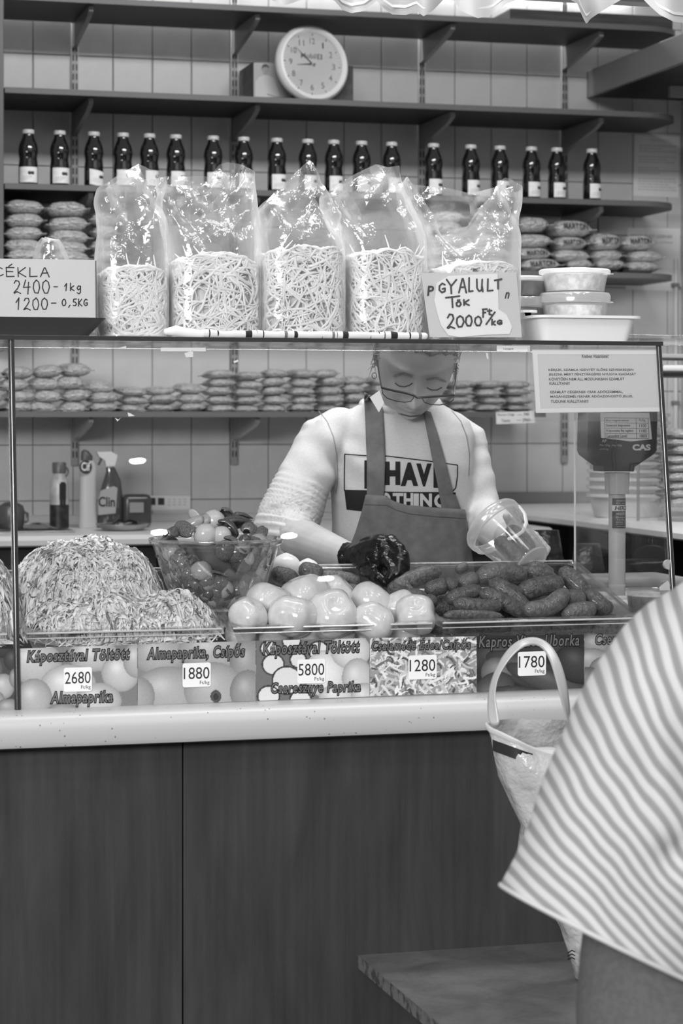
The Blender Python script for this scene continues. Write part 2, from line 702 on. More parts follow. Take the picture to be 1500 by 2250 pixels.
XS_L = X_L + 0.004
Z_S1 = shelf('topmost dark shelf, under the white valance', XS_L, 1489, 48, 1250, 0.045)
Z_S2 = shelf('dark shelf that carries the wall clock', XS_L, 1486, 240, 1250)
Z_S3 = shelf('dark shelf that carries the row of juice bottles', XS_L, 1482, 437, 1250)
Z_S4 = shelf('dark shelf below the bottles, half hidden behind clear bags', XS_L, 1482, 600, 1400)
Z_S5 = shelf('lowest dark shelf, seen through the glass case', P(-90, 900, Y_SHELF).x, 1186, 905, 1000, rr=0.05)

o = obj('shelf_side_panel', MB().rbox((X_L - 0.016, Y_SHELF - 0.004, Z_S4 - 0.3), (X_L, Y_T - 0.012, 3.3), 0.002, 1), M_shelf_edge)
tag(o, 'tall grey end panel at the left end of the shelves', 'panel')

# shelf coming forward along the right wall
a = P(1288, 213, Y_T)
b = P(1292, 157, Y_T)
t = thing('side_shelf', 'dark deep side shelf along the right wall with front fascia', 'shelf', (a.x, 6.9, a.z))
part(t, 'board', MB().box((a.x + 0.012, 5.5, a.z), (X_R - 0.002, Y_T - 0.002, a.z + 0.022)), M_shelf)
part(t, 'fascia', MB().rbox((a.x, 5.5, a.z - 0.006), (a.x + 0.016, Y_T, b.z), 0.003, 1), mat('side_fascia', 118, 0.4, 0.4))
part(t, 'bracket', MB().box((X_R - 0.2, 7.55, a.z - 0.04), (X_R, 7.57, a.z)), M_steel)

# ------------------------------------------------------------------ counter in front
XC0, XC1 = -0.7, 3.3
t = thing('counter', 'long market counter with pale speckled worktop and dark wood front', 'counter', (1.2, 4.46, 0))
prof = [(5.16, Z_WT), (4.47, Z_WT), (4.44, Z_WT - 0.002)]
for k in range(1, 8):
    an = math.pi / 2 * k / 7
    prof.append((4.44 - 0.036 * math.sin(an), Z_WT - 0.002 - 0.036 * (1 - math.cos(an))))
prof += [(4.404, Z_WT - 0.058), (4.408, Z_WT - 0.066), (4.418, Z_WT - 0.069), (5.16, Z_WT - 0.069)]
part(t, 'worktop', MB().loft([[Vector((XC0, y, z)) for y, z in prof], [Vector((XC1, y, z)) for y, z in prof]]), M_worktop)
xj = P(402, 1800, 4.46).x
for xa, xb in ((XC0, xj - 1.0), (xj - 1.0, xj), (xj, xj + 1.02), (xj + 1.02, XC1)):
    if xb > xa:
        part(t, 'front_panel', MB().rbox((xa + 0.0012, 4.46, 0.06), (xb - 0.0012, 4.478, Z_WT - 0.069), 0.0015, 1), M_panel)
part(t, 'carcass', MB().box((XC0, 4.479, 0.0), (XC1, 5.15, Z_WT - 0.07)), M_cab)
part(t, 'plinth', MB().box((XC0, 4.472, 0), (XC1, 4.4785, 0.06)), M_dark)

# bag ledge low on the counter front
zl = 0.425
q0 = PZ(787, 2100, zl)
q1 = PZ(965, 2250, zl)
dirx = (q1.x - q0.x) / (q1.y - q0.y)
yf = 3.84
t = thing('bag_ledge', 'low dark wooden bag ledge fixed to the counter front', 'ledge', (q0.x + 0.4, 4.2, zl - 0.028))
poly = [Vector((q0.x, 4.4595, zl)), Vector((q0.x + dirx * (yf - 4.4595), yf, zl)), Vector((3.0, yf, zl)), Vector((3.0, 4.4595, zl))]
part(t, 'board', MB().prism(poly, (0, 0, -0.026)), mat_wood('ledge_wood', 84, 112, 0.42))
e = MB()
for pa, pb in ((poly[0], poly[1]), (poly[1], poly[2])):
    d = Vector((-1, 0, 0)) if pa is poly[0] else Vector((0, -1, 0))
    e.prism([pa + d * 0.0008, pb + d * 0.0008, pb + d * 0.0008 - Vector((0, 0, 0.026)), pa + d * 0.0008 - Vector((0, 0, 0.026))], -d * 0.0012)
part(t, 'edge_band', e, mat('ledge_edge', 112, 0.5, 0.3, mix=(40, 70, 0.45, 0.6)))
for x in (q0.x + 0.25, q0.x + 1.0):
    part(t, 'bracket', MB().prism([Vector((x, 4.459, zl - 0.026)), Vector((x, 4.1, zl - 0.026)), Vector((x, 4.459, zl - 0.25))], (0.02, 0, 0)), M_cab)

# ------------------------------------------------------------------ glass display case
X_SIDE = P(1442, 755, Y_G1).x
XG_DIV = PG(30, 1080).x
t = thing('display_case', 'glass display case standing on the counter worktop', 'display case', (1.2, 4.8, Z_WT))


def pane(x0, x1, th=0.005):
    mb = MB()
    rows = [Vector((x0, Y_G0, Z_WT + 0.002)), Vector((x1, Y_G0, Z_WT + 0.002)), Vector((x1, Y_G1, Z_GT - 0.012)), Vector((x0, Y_G1, Z_GT - 0.012))]
    return mb.prism(rows, (0, th, 0))


part(t, 'front_pane', pane(XC0, XG_DIV - 0.006), M_glass, smooth=False)
part(t, 'front_pane', pane(XG_DIV + 0.006, X_SIDE - 0.002), M_glass, smooth=False)
part(t, 'top_pane', MB().rbox((XC0, Y_G1 - 0.012, Z_GT - 0.010), (X_SIDE + 0.01, Y_GB, Z_GT), 0.001, 1), M_glass, smooth=False)
part(t, 'top_edge', MB().box((XC0, Y_G1 - 0.0135, Z_GT - 0.010), (X_SIDE + 0.01, Y_G1 - 0.0122, Z_GT - 0.001)), M_glassedge)
sp = [Vector((X_SIDE, Y_G0 + 0.004, Z_WT + 0.002)), Vector((X_SIDE, Y_G1, Z_GT - 0.012)), Vector((X_SIDE, Y_GB, Z_GT - 0.012)), Vector((X_SIDE, Y_GB, Z_WT + 0.002))]
part(t, 'side_pane', MB().prism(sp, (0.005, 0, 0)), M_glass_side, smooth=False)
part(t, 'back_edge', MB().tube([(X_SIDE + 0.0025, Y_GB + 0.002, Z_WT), (X_SIDE + 0.0025, Y_GB + 0.002, Z_GT - 0.012)], 0.0028, 8), mat('pale_glass_edge', 210, 0.15, 0.6))
for x, r_, nm in ((XG_DIV, 0.0065, 'divider_post'), (X_SIDE + 0.003, 0.0065, 'corner_post')):
    part(t, nm, MB().tube([(x, Y_G0 - 0.002, Z_WT), (x, Y_G1 - 0.004, Z_GT - 0.01)], r_, 10), mat('dark_seal', 52, 0.15, 0.6))
pc = PG(1482, 1240)
part(t, 'clip_knob', MB().tube([pc + Vector((-0.016, -0.006, 0)), pc + Vector((-0.016, 0.004, 0))], 0.011, 14), mat('clear_knob', 170, 0.15, 0.6))

# scraps of tape left on the glass
M_tape = mat('old_tape', 200, 0.5, 0.3)
for i, (pts, lbl) in enumerate([
        ([(353, 764), (452, 764), (452, 772), (353, 772)], 'white paper strip taped under the glass top edge'),
        ([(405, 776), (424, 770), (424, 785), (408, 785)], 'tiny torn tape scrap under the white paper strip'),
        ([(812, 873), (833, 858), (843, 885), (832, 906)], 'torn pale tape scrap stuck in front of the vendor\'s cheek'),
        ([(252, 918), (258, 926), (266, 917), (260, 922)], 'tiny tape scrap stuck over the lowest shelf edge'),
        ([(280, 906), (286, 908), (296, 914), (282, 915)], 'small tape scrap over the lowest shelf above the cleaning bottles'),
        ([(262, 764), (277, 760), (277, 767)], 'pointed tape scrap at the left of the glass top edge'),
        ([(512, 794), (522, 790), (524, 794), (515, 798)], 'tape scrap stuck above the middle pasta bags'),
        ([(1067, 775), (1071, 776), (1073, 790), (1069, 788)], 'thin tape scrap right of the vendor\'s head')]):
    vs = [PG(x, y, -0.0012) for x, y in pts]
    o = obj('tape_scrap', MB().prism(vs, (0, -0.0006, 0)), M_tape)
    tag(o, lbl, 'tape')

# ------------------------------------------------------------------ back counter and side counter
zc = P(150, 1174, 7.1).z
t = thing('back_counter', 'pale rounded back worktop with sink below the tiled wall', 'counter', (1.6, 7.4, 0.25))
pr = [(Y_T - 0.004, zc), (7.12, zc), (7.10, zc - 0.004), (7.088, zc - 0.018), (7.09, zc - 0.034), (7.1, zc - 0.04), (Y_T - 0.004, zc - 0.04)]
XSC = 2.72
part(t, 'worktop', MB().loft([[Vector((-0.5, y, z)) for y, z in pr], [Vector((XSC - 0.025, y, z)) for y, z in pr]]), mat('back_worktop', 205, 0.35, 0.5))
for xa, xb in ((-0.5, 0.55), (0.55, 1.35), (1.35, 2.05), (2.05, XSC - 0.028)):
    part(t, 'cabinet_front', MB().rbox((xa + 0.003, 7.15, 0.32), (xb - 0.003, 7.17, zc - 0.045), 0.003, 1), M_cab)
part(t, 'carcass', MB().box((-0.5, 7.171, 0.25), (XSC - 0.028, Y_T - 0.003, zc - 0.041)), M_cab)
part(t, 'splash_strip', MB().rbox((-0.5, Y_T - 0.016, zc + 0.0), (2.69, Y_T - 0.004, zc + 0.028), 0.002, 1), mat('splash_pale', 168, 0.35, 0.5))
# steel sink let into the worktop
sx0, sx1 = P(-40, 1160, 7.4).x, P(148, 1160, 7.4).x
sk = part(t, 'sink', MB().rbox((sx0, 7.22, zc - 0.01), (sx1, 7.78, zc + 0.006), 0.004, 2), mat('sink_steel', 150, 0.25, 0.5, metal=0.9))
part(t, 'basin', MB().rbox((sx0 + 0.03, 7.26, zc - 0.009), (sx1 - 0.05, 7.70, zc + 0.0075), 0.02, 2), mat('basin_dark', 70, 0.2, 0.5, metal=0.6), sub=sk)

t = thing('side_counter', 'white rounded side worktop running along the right wall', 'counter', (3.1, 6.6, 0.25))
zs = 1.222
pr = [(X_R - 0.003, zs), (2.735, zs), (2.712, zs - 0.005), (2.70, zs - 0.02), (2.702, zs - 0.036), (2.712, zs - 0.042), (X_R - 0.003, zs - 0.042)]
part(t, 'worktop', MB().loft([[Vector((x, 5.25, z)) for x, z in pr], [Vector((x, Y_T - 0.004, z)) for x, z in pr]]), mat('side_worktop', 228, 0.3, 0.5))
part(t, 'carcass', MB().box((2.98, 5.3, 0.25), (X_R - 0.003, Y_T - 0.003, zs - 0.043)), mat('black_void', 16, 0.8, 0.1))
part(t, 'side_board', MB().box((2.75, 7.06, 0.25), (2.98, 7.08, zs - 0.043)), mat('black_board', 20, 0.8, 0.1))
part(t, 'splash_strip', MB().rbox((2.74, Y_T - 0.018, zs), (X_R - 0.004, Y_T - 0.004, zs + 0.042), 0.003, 1), mat('splash_grey', 130, 0.4, 0.4))

# board out of view above the valance, added to shade the back wall
struct('shade_board_1', MB().rbox((-0.7, 4.645, 2.475), (X_R, 4.70, 4.2), 0.004, 1), mat('shade_board_paint', 170, 0.5, 0.3), 'unseen white board added over the stall front to shade the wall')

# ------------------------------------------------------------------ scalloped valance at the top
edge = [(556, -14), (590, -2), (625, 12), (668, -2), (700, -14), (735, 2), (752, 22), (772, 29), (800, 24), (828, 2), (842, 18), (862, 32), (892, 33), (915, 24), (930, 36), (952, 22),
        (975, -2), (996, 2), (1012, 24), (1050, 40), (1082, 32), (1112, 8), (1180, -16), (1240, -8), (1268, 8), (1278, 34), (1288, 54), (1296, 42), (1322, 24), (1370, -4), (1410, -4), (1428, 14), (1448, 32), (1480, 48), (1520, 52), (1600, 30), (1700, 40)]
ex = np.array([e_[0] for e_ in edge], float)
ey = np.array([e_[1] for e_ in edge], float)
t = thing('valance', 'white scalloped fabric valance hanging across the top of the stall', 'valance', (1.9, 4.62, 2.3))
rows, hem = [], []
pxs = np.linspace(556, 1700, 300)
for k in range(9):
    row = []
    for p in pxs:
        yb = np.interp(p, ex, ey)
        py = yb + (-150 - yb) * k / 8.0
        Y = 4.62 + 0.022 * math.sin(p / 17.0) * (1 - k / 10) + 0.018 * math.sin(p / 41.0 + 1) + 0.012 * math.sin(k * 0.9 + p / 60)
        row.append(P(p, py, Y))
    rows.append(row)
M_val = mat('valance_fabric', 205, 0.8, 0.2)
nt = M_val.node_tree
part(t, 'cloth', MB().grid(rows), M_val)
hr = [[], []]
for p in pxs:
    yb = np.interp(p, ex, ey)
    Y = 4.62 + 0.022 * math.sin(p / 17.0) + 0.018 * math.sin(p / 41.0 + 1) - 0.004
    hr[0].append(P(p, yb - 16, Y))
    hr[1].append(P(p, yb - 22, Y))
part(t, 'stitched_ribbon', MB().grid(hr), mat('ribbon', 246, 0.6, 0.2))
part(t, 'curtain_rail', MB().tube([P(540, -150, 4.62), P(1710, -150, 4.62)], 0.012, 10), M_white)
# ================================================================== ON THE WALL SHELVES
def face_angle(x, y):                # rotation about z that turns local -Y to the camera
    return math.atan2(-x, y) * -1.0


# ---- juice bottles
M_juice = mat('dark_juice_glass', 26, 0.06, 0.6, coat=0.5)
M_cap = mat('pale_cap', 205, 0.4, 0.4)
M_label = mat('bottle_label', 242, 0.6, 0.2, mix=(60, 230, 0.5, 0.7))
H_B = 0.188
bp_ = [(0.0, 0.0), (0.0295, 0.0), (0.0325, 0.004), (0.0325, 0.066), (0.0312, 0.078), (0.0300, 0.088), (0.0308, 0.096), (0.0326, 0.106), (0.0330, 0.118), (0.0318, 0.130), (0.0280, 0.143), (0.0225, 0.155), (0.0188, 0.164), (0.0175, 0.170), (0.0175, 0.174)]
me_bottle = MB().lathe(bp_, 28).mesh('body')
me_cap = MB().lathe([(0.0, 0.1735), (0.0202, 0.1735), (0.0204, 0.176), (0.0204, 0.184), (0.0195, 0.187), (0.0, 0.188)], 28).mesh('cap')


def cyl_patch(r, a0, a1, z0, z1, n=14, skew=0.0):
    mb = MB()
    mb.grid([[Vector((r * math.sin(a), -r * math.cos(a), z + skew * (a - a0))) for a in [a0 + (a1 - a0) * j / n for j in range(n + 1)]] for z in (z0, z1)])
    return mb


def cyl_disc(mb, r, a, z, rad, n=12):
    mb.add([Vector((r * math.sin(a + rad / r * math.cos(t)), -r * math.cos(a + rad / r * math.cos(t)), z + rad * math.sin(t))) for t in [2 * math.pi * k / n for k in range(n)]], [tuple(range(n))])


b_px = [62, 131, 206, 270, 328, 386, 468, 535, 608, 676, 733, 794, 860, 952, 1034, 1098, 1167, 1223, 1300]
b_rot = [-4, 10, 28, 14, 30, 22, 12, 20, 14, 24, 16, 18, 20, 10, 16, 16, 14, 12, 16]
where = ['leftmost bottle, by the shelf end panel', 'second bottle from the left', 'third bottle from the left, with crooked label', 'fourth bottle from the left', 'fifth bottle from the left', 'sixth bottle from the left',
         'bottle behind the second clear bag, left one', 'bottle behind the second clear bag, right one', 'bottle left of the peaked third bag', 'bottle behind the peak of the third bag', 'bottle right of the peaked third bag',
         'bottle behind the fourth clear bag', 'bottle between the fourth bag and the upright', 'bottle right of the upright above the hand-written sign', 'bottle above the gap of the fifth bag', 'bottle behind the right peak of the fifth bag',
         'left one of the pair right of the bags', 'right one of the pair right of the bags', 'rightmost bottle on the shelf']
for i, (px, rz, wh) in enumerate(zip(b_px, b_rot, where)):
    Yb = Y_SHELF + 0.055
    x = P(px, 400, Yb).x
    root = thing('juice_bottle', 'dark juice, ' + wh, 'bottle', (x, Yb, Z_S3), 'dark juice bottles in a row', (0, 0, face_angle(x, Yb)))
    obj('body', me_bottle, M_juice, root)
    obj('cap', me_cap, M_cap, root)
    rr = math.radians(rz)
    sk = -0.006 if i == 2 else 0.0
    lb = obj('label', cyl_patch(0.0329, rr - 1.25, rr + 0.95, 0.008, 0.060, skew=sk).mesh('label'), M_label, root)
    pm = MB()
    zc_ = 0.040 + sk * 1.2
    for da in (-0.16, 0.16):
        cyl_disc(pm, 0.0332, rr + 0.12 + da, zc_, 0.0062)
    obj('fruit_print', pm.mesh('fruit_print'), M_ink, lb)
    lm = MB()
    for k, zz in enumerate((0.027, 0.022, 0.017)):
        lm.add([v for v in cyl_patch(0.0331, rr - 0.9, rr + 0.2 - 0.2 * k, zz, zz + 0.0012, 6, sk).v], cyl_patch(0.0331, 0, 1, 0, 1, 6).f)
    obj('small_print', lm.mesh('small_print'), mat('print_grey', 170, 0.7, 0.1), lb)

# ---- wall clock leaning on the second shelf
cc = P(685, 141, 7.60)
sC = Sc(685, 7.60)
rC = 87.5 / sC
t = thing('wall_clock', 'round white wall clock leaning on the second shelf', 'clock', (cc.x, 7.58, Z_S2 + 0.0), None)
t.rotation_euler = (math.radians(-6), 0, face_angle(cc.x, 7.6) * 0.75)
zc0 = rC + 0.002                     # local height of the centre


def lring(prof, n=64):               # lathe about local Y through the clock centre
    mb = MB()
    mb.loft([[Vector((r * math.cos(a), y, zc0 + r * math.sin(a))) for a in [2 * math.pi * j / n for j in range(n)]] for r, y in prof], True, True)
    return mb


obj('rim', lring([(0.001, 0.012), (rC - 0.004, 0.012), (rC, 0.0), (rC - 0.003, -0.014), (rC - 0.012, -0.024), (rC - 0.02, -0.025), (rC - 0.026, -0.016), (rC - 0.028, -0.004), (0.001, -0.004)]), mat('clock_rim', 248, 0.25, 0.5), t)
rD = rC - 0.0278
dial = obj('dial', lring([(0.0005, -0.0042), (rD, -0.0042), (rD, -0.0055), (0.0005, -0.0055)]), mat('clock_dial', 246, 0.5, 0.3), t)
obj('lens', lring([(rD, -0.0150), (0.0005, -0.0165), (0.0005, -0.0170), (rD, -0.0155)]), mat_film('clock_lens', 0.03, 0.6, rough=0.02, milky=0.05, blend=0.2), t)
num = MB()
fnd = lambda x, y: Vector((x, -0.0058, zc0 + y))
roll = math.radians(-3)
for h in range(1, 13):
    an = math.pi / 2 - h * math.pi / 6 + roll
    cx, cy = rD * 0.74 * math.cos(an), rD * 0.74 * math.sin(an)
    wdt = 0.020 if h > 9 else (0.012 if h != 1 else 0.006)
    text_mb(num, str(h), fnd, (cx - wdt / 2, cy - 0.0105, cx + wdt / 2, cy + 0.0105))
for k in range(60):
    an = math.pi / 2 - k * math.pi / 30 + roll
    r0, r1, w = (rD * 0.93, rD * 0.97, 0.004) if k % 5 == 0 else (rD * 0.94, rD * 0.97, 0.001)
    ribbon2d(num, [(r0 * math.cos(an), r0 * math.sin(an)), (r1 * math.cos(an), r1 * math.sin(an))], w, fnd, 4)
obj('numerals', num.mesh('numerals', False), mat('clock_ink', 60, 0.6, 0.2), dial)
lg = MB()
text_mb(lg, 'Mobil', fnd, (-0.042, 0.020, 0.016, 0.038), offset=0.012)
lg2 = MB().add([fnd(0.021, 0.019), fnd(0.040, 0.019), fnd(0.040, 0.038), fnd(0.021, 0.038)], [(0, 1, 2, 3)])
obj('logo_lettering', lg.mesh('logo_lettering', False), mat('logo_grey', 92, 0.6, 0.2), dial)
obj('logo_square', lg2.mesh('logo_square', False), mat('logo_dark', 70, 0.6, 0.2), dial)
lg3 = text_mb(MB(), '1', lambda x, y: fnd(x, y) + Vector((0, -0.0003, 0)), (0.027, 0.021, 0.034, 0.036), offset=0.02)
obj('logo_numeral', lg3.mesh('logo_numeral', False), mat('logo_white', 225, 0.6, 0.2), dial)
for nm, tip, w, yy in (('minute_hand', (-0.063, 0.057), 0.0055, -0.0085), ('hour_hand', (-0.062, -0.006), 0.007, -0.0075)):
    mb = MB()
    tp = Vector(tip)
    d = tp.normalized()
    nn = Vector((-d.y, d.x)) * w / 2
    pts = [-d * 0.012 + nn * 0.6, nn, tp + nn * 0.15, tp - nn * 0.15, -nn, -d * 0.012 - nn * 0.6]
    mb.prism([Vector((q.x, yy, zc0 + q.y)) for q in pts], (0, 0.0006, 0))
    obj(nm, mb.mesh(nm, False), mat('clock_hand', 40, 0.4, 0.4), t)
obj('hub', MB().tube([(0, -0.006, zc0), (0, -0.0095, zc0)], 0.004, 12).mesh('hub'), mat('clock_hub', 225, 0.3, 0.5), t)

# ---- carton behind the clock with a picture of a man in a pale shirt
Yc = 7.655
xa, xb = P(556, 170, Yc).x, P(776, 170, Yc).x
zt_ = P(556, 135, Yc).z
t = thing('carton', 'carton with a picture of a man in a pale shirt, behind the clock', 'box', ((xa + xb) / 2, Yc + 0.11, Z_S2))
part(t, 'body', MB().rbox((xa, Yc, Z_S2), (xb, Yc + 0.22, zt_), 0.002, 1), mat('carton_side', 66, 0.5, 0.3, mix=(14, 90, 0.45, 0.6)))
Q = lambda px, py, o=0.0008: P(px, py, Yc - o)
part(t, 'front_print', MB().add([Q(557, 137), Q(640, 139), Q(640, 214), Q(557, 213)], [(0, 1, 2, 3)]), mat('carton_front', 188, 0.5, 0.3))
part(t, 'side_print', MB().add([Vector((xa - 0.0006, Yc + 0.02, Z_S2 + 0.06)), Vector((xa - 0.0006, Yc + 0.2, Z_S2 + 0.06)), Vector((xa - 0.0006, Yc + 0.2, Z_S2 + 0.015)), Vector((xa - 0.0006, Yc + 0.02, Z_S2 + 0.015))], [(0, 1, 2, 3)]), mat('carton_print', 112, 0.6, 0.2))
mp_ = MB()
ell = lambda mb, cx, cy, rx, ry, o: mb.add([Q(cx + rx * math.cos(k * math.pi / 10), cy + ry * math.sin(k * math.pi / 10), o) for k in range(20)], [tuple(range(20))])
ell(mp_, 583, 153, 7.5, 11, 0.0012)
part(t, 'printed_face', mp_, mat('print_skin', 172, 0.6, 0.2))
mp_ = MB()
mp_.add([Q(*q, 0.0016) for q in [(575, 154), (575, 146), (579, 141), (586, 141), (591, 146), (591, 150), (586, 147), (578, 148)]], [tuple(range(8))])
mp_.add([Q(*q, 0.0016) for q in [(586, 206), (604, 211), (604, 212), (587, 208)]], [(0, 1, 2, 3)])
part(t, 'printed_hair', mp_, mat('print_hair', 96, 0.6, 0.2))
mp_ = MB().add([Q(*q, 0.0010) for q in [(580, 165), (590, 166), (602, 172), (608, 190), (614, 210), (600, 213), (566, 213), (561, 212), (561, 180), (568, 170)]], [tuple(range(10))])
part(t, 'printed_shirt', mp_, mat('print_shirt', 214, 0.6, 0.2))

# ---- long dark carton on the top shelf
o = obj('flat_carton', MB().rbox((P(1120, 30, 7.55).x, 7.55, Z_S1), (P(1478, 30, 7.55).x, 7.75, Z_S1 + 0.055), 0.003, 1), mat('flat_carton', 62, 0.5, 0.3, mix=(5, 80, 0.4, 0.6), stretch=(1, 1, 30)))
tag(o, 'long flat dark carton lying on the topmost shelf', 'box')

# ---- bags of dried pasta
def mat_pasta(name, v, v2, scale=90):
    m = mat(name, v, 0.42, 0.5, coat=0.6, bump=(7, 0.8, 0.10))
    nt = m.node_tree
    b = nt.nodes['Principled BSDF']
    b.inputs['Coat Roughness'].default_value = 0.14
    tc = nt.nodes.new('ShaderNodeTexCoord')
    oi = nt.nodes.new('ShaderNodeObjectInfo')
    ad = nt.nodes.new('ShaderNodeVectorMath')
    nt.links.new(tc.outputs['Object'], ad.inputs[0])
    nt.links.new(oi.outputs['Random'], ad.inputs[1])
    n = nt.nodes.new('ShaderNodeTexNoise')
    n.inputs['Scale'].default_value = scale
    n.inputs['Detail'].default_value = 4
    n.inputs['Distortion'].default_value = 1.5
    nt.links.new(ad.outputs[0], n.inputs['Vector'])
    r = nt.nodes.new('ShaderNodeValToRGB')
    r.color_ramp.elements[0].position = 0.36
    r.color_ramp.elements[0].color = (g(v2),) * 3 + (1,)
    r.color_ramp.elements[1].position = 0.56
    r.color_ramp.elements[1].color = (g(v),) * 3 + (1,)
    nt.links.new(n.outputs[0], r.inputs[0])
    nt.links.new(r.outputs[0], b.inputs['Base Color'])
    return m


M_pasta = mat_pasta('bagged_pasta', 246, 190, 16)
M_pasta2 = mat_pasta('bagged_pasta_fine', 248, 200, 11)


def pillow(seed, fin=0.14):
    """unit pillow bag: x in [-.5,.5], y in [-.5,.5], z in [0,1]"""
    rings = []
    n = 18
    xs = [-0.5, -0.47, -0.43] + [-0.43 + 0.86 * k / 12 for k in range(1, 12)] + [0.43, 0.47, 0.5]
    for x in xs:
        q = abs(x) / 0.43
        if q >= 1:
            hh, ww, cz_ = 0.06, 0.40 + 0.10 * (abs(x) - 0.43) / 0.07, 0.42 + 0.12 * nz((x, seed, 0), 3)
        else:
            hh = 0.5 * (1 - q ** 3.2) ** 0.55 + 0.05
            ww = 0.5 * (1 - 0.22 * q ** 3)
            cz_ = 0.5 - 0.05 * q ** 3
        ring = []
        for j in range(n):
            a = 2 * math.pi * j / n
            c, s_ = math.cos(a), math.sin(a)
            e_ = 0.72
            y = ww * math.copysign(abs(c) ** e_, c)
            z = cz_ + hh * math.copysign(abs(s_) ** e_, s_)
            d = 0.07 * nz((x * 5, y * 4, z * 2), 1.0, seed * 3.1) + 0.04 * nz((x * 13, y * 9, z * 4), 1.0, seed * 5.3)
            ring.append(Vector((x + 0.02 * nz((y * 6, z * 2, x), 1.0, seed), y * (1 + d), cz_ + (z - cz_) * (1 + 1.4 * d))))
        rings.append(ring)
    me = MB().loft(rings).mesh('pasta_bag', 'full')
    return me


PIL = [pillow(s + 1) for s in range(6)]
PIL2 = [pillow(s + 11) for s in range(4)]
for me in PIL:
    me.materials.append(M_pasta)
for me in PIL2:
    me.materials.append(M_pasta2)
M_brand = mat('bag_print_dark', 70, 0.4, 0.3)
cnt = [0]


def pasta(px, py, Y, wpx, hpx, label, group, fine=False, lettering=False, tilt=0.0, depth=0.17):
    s_ = Sc(px, Y)
    w, h = wpx / s_, hpx / s_
    c = P(px, py, Y)
    cnt[0] += 1
    me = (PIL2 if fine else PIL)[cnt[0] % (4 if fine else 6)]
    o = bpy.data.objects.new('pasta_bag', me)
    col.objects.link(o)
    flip = -1 if (cnt[0] // 6) % 2 else 1
    o.scale = (w * flip * 0.99, depth * (0.92 + 0.16 * R.random()), h * 0.95)
    o.rotation_euler = (math.radians(R.uniform(-3, 3)), math.radians(tilt + R.uniform(-2.5, 2.5)), math.radians(R.uniform(-7, 7)))
    o.location = (c.x, Y + depth * 0.5, c.z - h * 0.52)
    tag(o, label, 'pasta bag', group)
    if lettering:
        # brand lettering printed on the front bulge, in the bag's unit space
        mb = MB()
        fn = lambda x, y: Vector((x, -0.535 + 0.35 * max(0, y - 0.62) ** 1.2, y))
        text_mb(mb, 'MARTON', fn, (-0.27, 0.40, 0.27, 0.76), offset=0.02)
        q = obj('printed_lettering', mb.mesh('printed_lettering', False), M_brand, o)
        if flip < 0:
            q.scale.x = -1
    return o


# stack under the bottles, left
YP = Y_SHELF + 0.03
names = ['top', 'second', 'middle', 'fourth', 'bottom']
for k, py in enumerate((450, 480, 508, 535, 558)):
    pasta(57, py, YP, 97, 31, names[k] + ' pasta bag of the leftmost stack under the bottles', 'pasta bags under the bottles, left')
for k, py in enumerate((456, 489, 516, 541, 561)):
    pasta(154, py, YP, 102, 32, names[k] + ' pasta bag of the second stack under the bottles', 'pasta bags under the bottles, left')
for k, py in enumerate((478, 508, 536, 560)):
    pasta(236, py, YP + 0.02, 70, 30, 'pasta bag half hidden behind the first clear bag', 'pasta bags behind the first clear bag')
# stack under the bottles, behind the fifth bag
for k, py in enumerate((470, 498, 524, 551, 576)):
    pasta(985, py, YP + 0.02, 96, 30, 'pasta bag seen through the fifth clear bag', 'pasta bags seen through the fifth bag')
    pasta(1085, py + 1, YP + 0.02, 92, 30, 'pasta bag seen through the fifth clear bag', 'pasta bags seen through the fifth bag')
# right
rows = [('top', [(1177, 491, 82, 34, 0), (1264, 500, 104, 36, 1)]),
        ('second', [(1181, 527, 94, 30, 0), (1262, 533, 82, 30, 1), (1336, 529, 84, 38, 1), (1411, 532, 88, 34, 1)]),
        ('third', [(1178, 555, 90, 28, 1), (1264, 560, 98, 28, 0), (1343, 560, 82, 26, 0), (1426, 562, 92, 26, 0)]),
        ('bottom', [(1194, 583, 104, 30, 1), (1280, 583, 72, 26, 0), (1343, 583, 84, 26, 0), (1416, 586, 88, 26, 0)])]
pos = ['leftmost', 'second from left', 'third from left', 'rightmost']
for nm, lst in rows:
    for k, (px, py, w, h, l) in enumerate(lst):
        pasta(px, py - 2, YP, w, h, '%s pasta bag in the %s row right of the clear bags' % (pos[k] if len(lst) > 2 or k == 0 else 'rightmost', nm), 'pasta bags right of the clear bags', lettering=bool(l))

